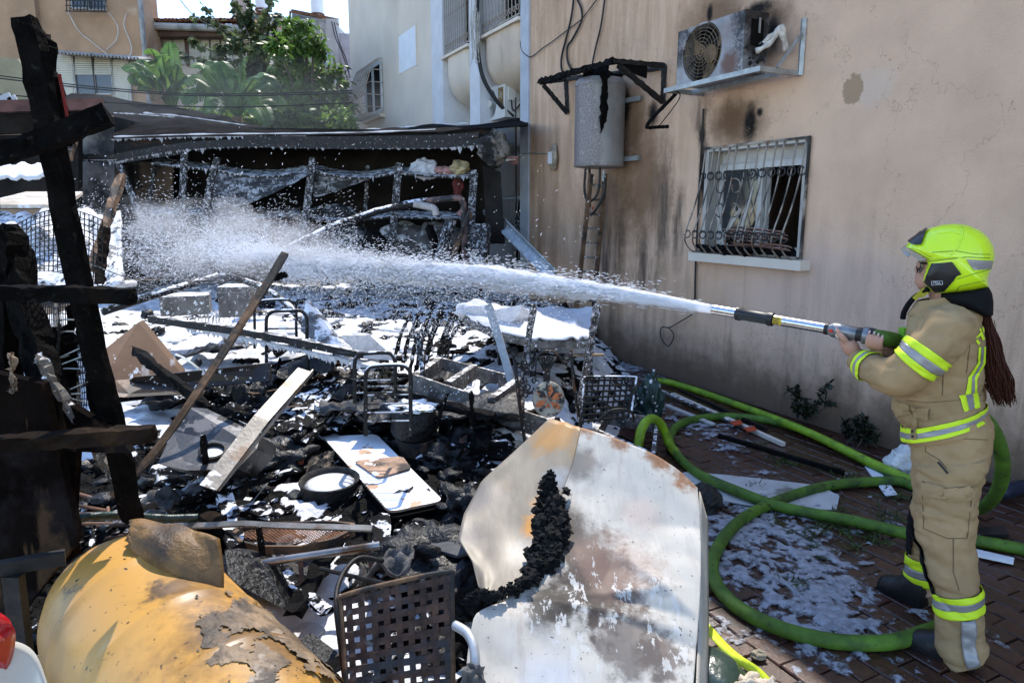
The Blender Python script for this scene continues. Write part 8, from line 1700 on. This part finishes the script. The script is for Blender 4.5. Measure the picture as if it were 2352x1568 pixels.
# ------------------------------------------------------------------ hoses
HOSE = mat("green woven hose", (.072, .15, .012), .6, var=.35, vs=9, bump=.6, bs=180, bdist=.006, layers=[dict(col=(.022, .05, .012), s=4, lo=.5, hi=.66, a=.8), dict(col=(.02, .022, .015), s=16, lo=.60, hi=.68, a=.8), dict(col=(.30, .34, .28), s=11, lo=.66, hi=.72, up=(.3, .8), a=.7)])
HOSEL = mat("lime hose", (.20, .34, .015), .5, var=.3, vs=9, bump=.5, bs=180, bdist=.006, layers=[dict(col=(.09, .17, .02), s=4, lo=.5, hi=.68, a=.8), dict(col=(.05, .06, .02), s=16, lo=.62, hi=.7, a=.8)])
def hose(pts, label, mm, r=.033, n=90): return one(MB().tube(cr(pts, n), r, 14), "fire_hose", mm, label, "fire hose", "hoses on the paving", smooth=True)
g_ = lambda x, y, z=.034: G(x, y, z)
hose([NZ(2008), NZ(2030), D(2065, 787, 2.88), D(2130, 835, 2.98), D(2200, 905, 3.06), D(2268, 970, 3.08), D(2296, 1025, 3.12), D(2303, 1080, 3.2), D(2290, 1130, 3.4), g_(2262, 1162, .12), g_(2230, 1168), g_(2170, 1140), g_(2090, 1108), g_(2000, 1106), g_(1900, 1116), g_(1790, 1148), g_(1700, 1195), g_(1648, 1258), g_(1636, 1310), g_(1660, 1362), g_(1720, 1410), g_(1810, 1448), g_(1920, 1472), g_(2040, 1474), g_(2130, 1450), g_(2175, 1432), g_(2205, 1412)], "green hose from the nozzle round the firefighter's back into the big loop", HOSE, n=200)
hose([g_(2420, 1285), g_(2352, 1262), g_(2250, 1243), g_(2170, 1235), g_(2090, 1226, .05), g_(1960, 1196, .05), g_(1800, 1165, .04), g_(1700, 1130, .06), g_(1600, 1085), g_(1548, 1035), g_(1540, 1000), g_(1570, 970), g_(1650, 956), g_(1750, 963), g_(1850, 990), g_(1950, 1040, .03), g_(2050, 1092, .03), g_(2120, 1125), g_(2200, 1150)], "green hose curving in a narrow loop from the right edge to the wall side", HOSE, n=150)
hose([g_(1455, 905), g_(1482, 888, .08), g_(1500, 874, .06), g_(1560, 884), g_(1700, 932), g_(1850, 990, .07), g_(2000, 1062, .05), g_(2100, 1105, .05), g_(2200, 1130)], "lime-green hose running straight along the foot of the wall", HOSEL, n=90)
hose([g_(1462, 1060, .05), D(1466, 1025, 4.75), D(1474, 985, 4.8), D(1492, 962, 4.9), D(1512, 968, 5.0), D(1526, 990, 5.05), g_(1538, 1020, .06), g_(1556, 1045)], "short arched lime hose standing up beside the wooden crate", HOSEL, .034, 60)
# ------------------------------------------------------------------ the jet of foam and its spray
WATER = mat("aerated water", (.93, .94, .97), .35, var=.02, bump=.0, trans=.6, spec=.5)
gw2 = random.Random(99); J0 = TIP.copy(); JD = (TIP-REAR).normalized()
TG = D(660, 598, 5.7); jl = (TG-J0).length
def JP(s): p = J0.lerp(TG, s); p.z += .16*s*(1-s)*1.2; return p
jet = thing("water_jet", "white foam jet shooting from the nozzle across the heap and bursting into spray", "water jet", JP(.1))
def core(r0, r1, s1, seed, n=150, na=22, amp=.5, z0=0):
    rings = []; 
    for i in range(n+1):
        s = s1*i/n; c = JP(s); d = (JP(min(1, s+.01))-JP(max(0, s-.01))).normalized(); a = d.cross(V((0, 0, 1))).normalized(); b = a.cross(d); r = (r0+(r1-r0)*(s/s1)**.9)*(1-sst(.45, 1, s/s1)*.9); rr = []
        for j in range(na):
            t = 2*pi*j/na; k = 1+min(1, s*9)*amp*(fbm((s*jl*1.6, cos(t), sin(t)), 2.3, seed, 4)+.35*n3((s*jl*7, cos(t)*2, sin(t)*2), 2, seed)); kk = 1+.35*min(1, s*4)*(1 if sin(t) < 0 else 0)*abs(sin(t))
            rr.append(c+(a*cos(t)+b*sin(t)*kk)*r*max(.15, k))
        rings.append(rr)
    return rings
m = MB(); m.loft(core(.0205, .088, .74, 3)); o = m.build("jet_core", WATER, jet, smooth=True)
dv, df = [], []
def drop(p, d, L, r):
    d = d.normalized(); a = d.orthogonal().normalized(); b = d.cross(a); k = len(dv)
    dv.extend((p+d*L, p-d*L, p+a*r, p+b*r, p-a*r, p-b*r)); df.extend(((k, k+2, k+3), (k, k+3, k+4), (k, k+4, k+5), (k, k+5, k+2), (k+1, k+3, k+2), (k+1, k+4, k+3), (k+1, k+5, k+4), (k+1, k+2, k+5)))
jd = (TG-J0).normalized(); ja = jd.cross(V((0, 0, 1))).normalized(); jb = ja.cross(jd)
for _ in range(40000):
    s = .02+.98*gw2.random()**.8; c = JP(s); w_ = .022+.115*s**1.1; th = gw2.uniform(0, 6.28); q = abs(gw2.gauss(0, .62)); p = c+ja*cos(th)*q*w_+jb*(sin(th)*q*w_-.10*s*s*gw2.random())
    drop(p, jd+rv(gw2)*.10*s+V((0, 0, -.08*s)), gw2.uniform(.006, .032)*(1.1-.5*s), gw2.uniform(.0008, .0028)*(.7+.6*s))
for _ in range(9000):          # falling curtain under the jet
    s = .25+.75*gw2.random()**.7; c = JP(s); dz = gw2.random()**1.4*(.12+.62*s); p = c+ja*gw2.gauss(0, .12+.1*s)+V((0, 0, -dz))
    drop(p, jd*.8+V((0, 0, -.25))+rv(gw2)*.25, gw2.uniform(.002, .010), gw2.uniform(.001, .0032))
for _ in range(2600):          # fine mist over it
    s = .1+.9*gw2.random(); c = JP(s); p = c+ja*gw2.gauss(0, .12)+V((0, 0, gw2.random()**1.5*(.06+.2*s)))
    drop(p, jd+rv(gw2)*.1, gw2.uniform(.004, .016), gw2.uniform(.001, .0024))
HIT = D(650, 596, 5.8)
for _ in range(22000):          # burst where it strikes
    u = gw2.random(); a = gw2.gauss(2.7, .33); R_ = (.06+1.35*gw2.random()**1.9); d = V((cos(a), gw2.gauss(.25, .35), sin(a)*.42)); d.normalize(); p = HIT+d*R_+V((.2*gw2.random(), 0, -.10*R_*R_))
    drop(p, d+V((0, 0, -.15*R_)), gw2.uniform(.003, .022)*(1.1-.3*R_), gw2.uniform(.0006, .0022))
for _ in range(13000):          # wide haze of drops drifting left
    x = 100+720*gw2.random()**.9; y = gw2.gauss(575-.03*(500-x), 52); d = gw2.uniform(5.0, 8.6)
    if y > 690 or y < 330: continue
    drop(D(x, y, d), V((-.7, .2, -.35))+rv(gw2)*.3, gw2.uniform(.003, .016), gw2.uniform(.0007, .0024)*d/6)
for _ in range(450):          # sparse drops over the middle of the yard
    x = 200+1200*gw2.random(); y = gw2.uniform(350, 900); d = gw2.uniform(3.6, 6.5); drop(D(x, y, d), V((-.5, .1, -.6))+rv(gw2)*.4, gw2.uniform(.002, .012), gw2.uniform(.0012, .003))
m = MB(); m.v, m.f = dv, df; o = m.build("spray", WATER, jet); o["kind"] = "stuff"

# fine mist hanging round the jet and where it bursts
def mistmat(name, dens, sc, lo, hi):
    m = bpy.data.materials.new(name); m.use_nodes = True; nt = m.node_tree; nt.nodes.clear(); o = _n(nt, "ShaderNodeOutputMaterial"); v = _n(nt, "ShaderNodeVolumePrincipled"); tc = _n(nt, "ShaderNodeTexCoord")
    v.inputs["Color"].default_value = (.96, .97, 1, 1); v.inputs["Anisotropy"].default_value = .3
    n = _noise(nt, tc.outputs["Object"], sc, 4, .6); nt.links.new(_math(nt, 'MULTIPLY', _ramp(nt, n, lo, hi), dens), v.inputs["Density"]); nt.links.new(v.outputs[0], o.inputs["Volume"]); return m
rings = []
for i in range(25):
    s = .10+.90*i/24; c = JP(s)+V((0, 0, -.05*s)); r = .03+.16*s; rings.append([c+(ja*cos(2*pi*j/14)+jb*sin(2*pi*j/14))*r*(1+.25*n3((i*.5, cos(2*pi*j/14), sin(2*pi*j/14)), 1.5)) for j in range(14)])
mj = mistmat("jet mist", 10.0, 6, .36, .66); nt = mj.node_tree; vp = next(n for n in nt.nodes if n.type == 'PRINCIPLED_VOLUME'); co = next(n for n in nt.nodes if n.type == 'TEX_COORD').outputs["Object"]
def vm(op, a, b): 
    n = _n(nt, "ShaderNodeVectorMath", operation=op)
    for i, x in enumerate((a, b)): (nt.links.new(x, n.inputs[i]) if not isinstance(x, V) else setattr(n.inputs[i], "default_value", x))
    return n
q_ = vm('SUBTRACT', co, J0+V((0, 0, .03))-V(jet["_w"])).outputs[0]; al = vm('DOT_PRODUCT', q_, jd).outputs["Value"]; sc_ = _n(nt, "ShaderNodeVectorMath", operation='SCALE'); sc_.inputs[0].default_value = jd; nt.links.new(al, sc_.inputs["Scale"])
ds = vm('DISTANCE', q_, sc_.outputs[0]).outputs["Value"]; rad = _math(nt, 'ADD', _math(nt, 'MULTIPLY', al, .15/jl), .028); fall = _math(nt, 'SUBTRACT', 1.0, _ramp(nt, _math(nt, 'DIVIDE', ds, rad), .15, 1.0))
old = vp.inputs["Density"].links[0].from_socket; nt.links.new(_math(nt, 'MULTIPLY', old, fall), vp.inputs["Density"])
m = MB(); m.loft([r[::-1] for r in rings]); o = m.build("mist", mj, jet); o["kind"] = "stuff"
m = MB(); m.lump(HIT+V((-.62, .25, .10)), (.95, .65, .36), 5, 3, .5, 1.4, Matrix.Rotation(.15, 3, 'Y')); o = m.build("mist", mistmat("burst mist", 1.5, 3.5, .40, .66), jet); o["kind"] = "stuff"
# longer timbers, strips and torn sheets tangled through the heap
gd = random.Random(404); kinds = ("charred timber lying flat", "thin charred lath sticking up", "twisted burnt metal strip", "crumpled sooty sheet")
n = 0
while n < 96:
    x, y = gd.uniform(330, 1330), gd.uniform(800, 1330)
    if (560 < x < 1050 and 990 < y < 1290) or (x > 1050 and y > 1000) or (1180 < x and y < 990) or (350 < x < 620 and 930 < y < 1100) or (x < 520 and y > 1190) or (1000 < x and 1060 < y): continue
    p = P(x, y, .06+.2*gd.random()**1.5); k = gd.choice((0, 0, 0, 1, 2, 2, 3, 3)); a = gd.uniform(0, pi); L_ = gd.uniform(.10, .46); d = V((cos(a), sin(a)*.8, gd.uniform(-.15, .3))); n += 1
    if k == 0: one(MB().rough_bar(p-d*L_, p+d*L_, gd.uniform(.03, .09), gd.uniform(.015, .035), n=12, amp=.006, seed=n), "charred_timber", M[gd.choice(('char', 'charfoam', 'darkwood', 'ash'))], "charred timber lying flat in the tangled middle of the heap", "timber", "charred timbers tangled in the heap")
    elif k == 1: d = V((gd.uniform(-.5, .5), gd.uniform(-.3, .3), 1)); one(MB().rough_bar(p-d*.05, p+d*L_*.8, .022, .014, n=8, amp=.003, seed=n), "charred_lath", M['charfoam'], "thin charred lath sticking up from the tangled middle of the heap", "lath", "charred laths sticking up in the heap")
    elif k == 2: one(MB().sheet(lambda s, t: p+d*L_*(2*s-1)+V((.03*sin(s*7+n), .035*(t-.5), .05*sin(s*5+n)+.03*n3((s*3, n, 0), 1))), 18, 2, .004), "metal_strip", M[gd.choice(('darkmetalfoam', 'steel', 'rustbar'))], "twisted burnt metal strip tangled in the middle of the heap", "metal strip", "twisted strips in the heap")
    else: w_ = gd.uniform(.07, .24); one(MB().sheet(lambda s, t: p+V(((s-.5)*w_*2.2, (t-.5)*w_*1.6, .07*fbm((s*2.2+n, t*2.2, n), 1.1)+.05*s)), 14, 12, .006), "crumpled_sheet", M[gd.choice(('charwet', 'ash', 'net', 'darkmetal', 'ash'))], "crumpled sooty sheet scrap in the middle of the heap", "sheet scrap", "crumpled sheet scraps in the heap", smooth=True)
sm_ = bpy.data.materials.new("thin smoke"); sm_.use_nodes = True; nt = sm_.node_tree; nt.nodes.clear(); o_ = _n(nt, "ShaderNodeOutputMaterial"); v_ = _n(nt, "ShaderNodeVolumePrincipled"); v_.inputs["Density"].default_value = .025; v_.inputs["Color"].default_value = (.9, .92, .95, 1); nt.links.new(v_.outputs[0], o_.inputs["Volume"])
m = MB(); m.lump(D(560, 250, 11.6), (3.2, 1.5, .75), 8, 3, .4, 1.3); tag(m.build("smoke", sm_), "thin smoke drifting over the burnt shed roof", kind="stuff")
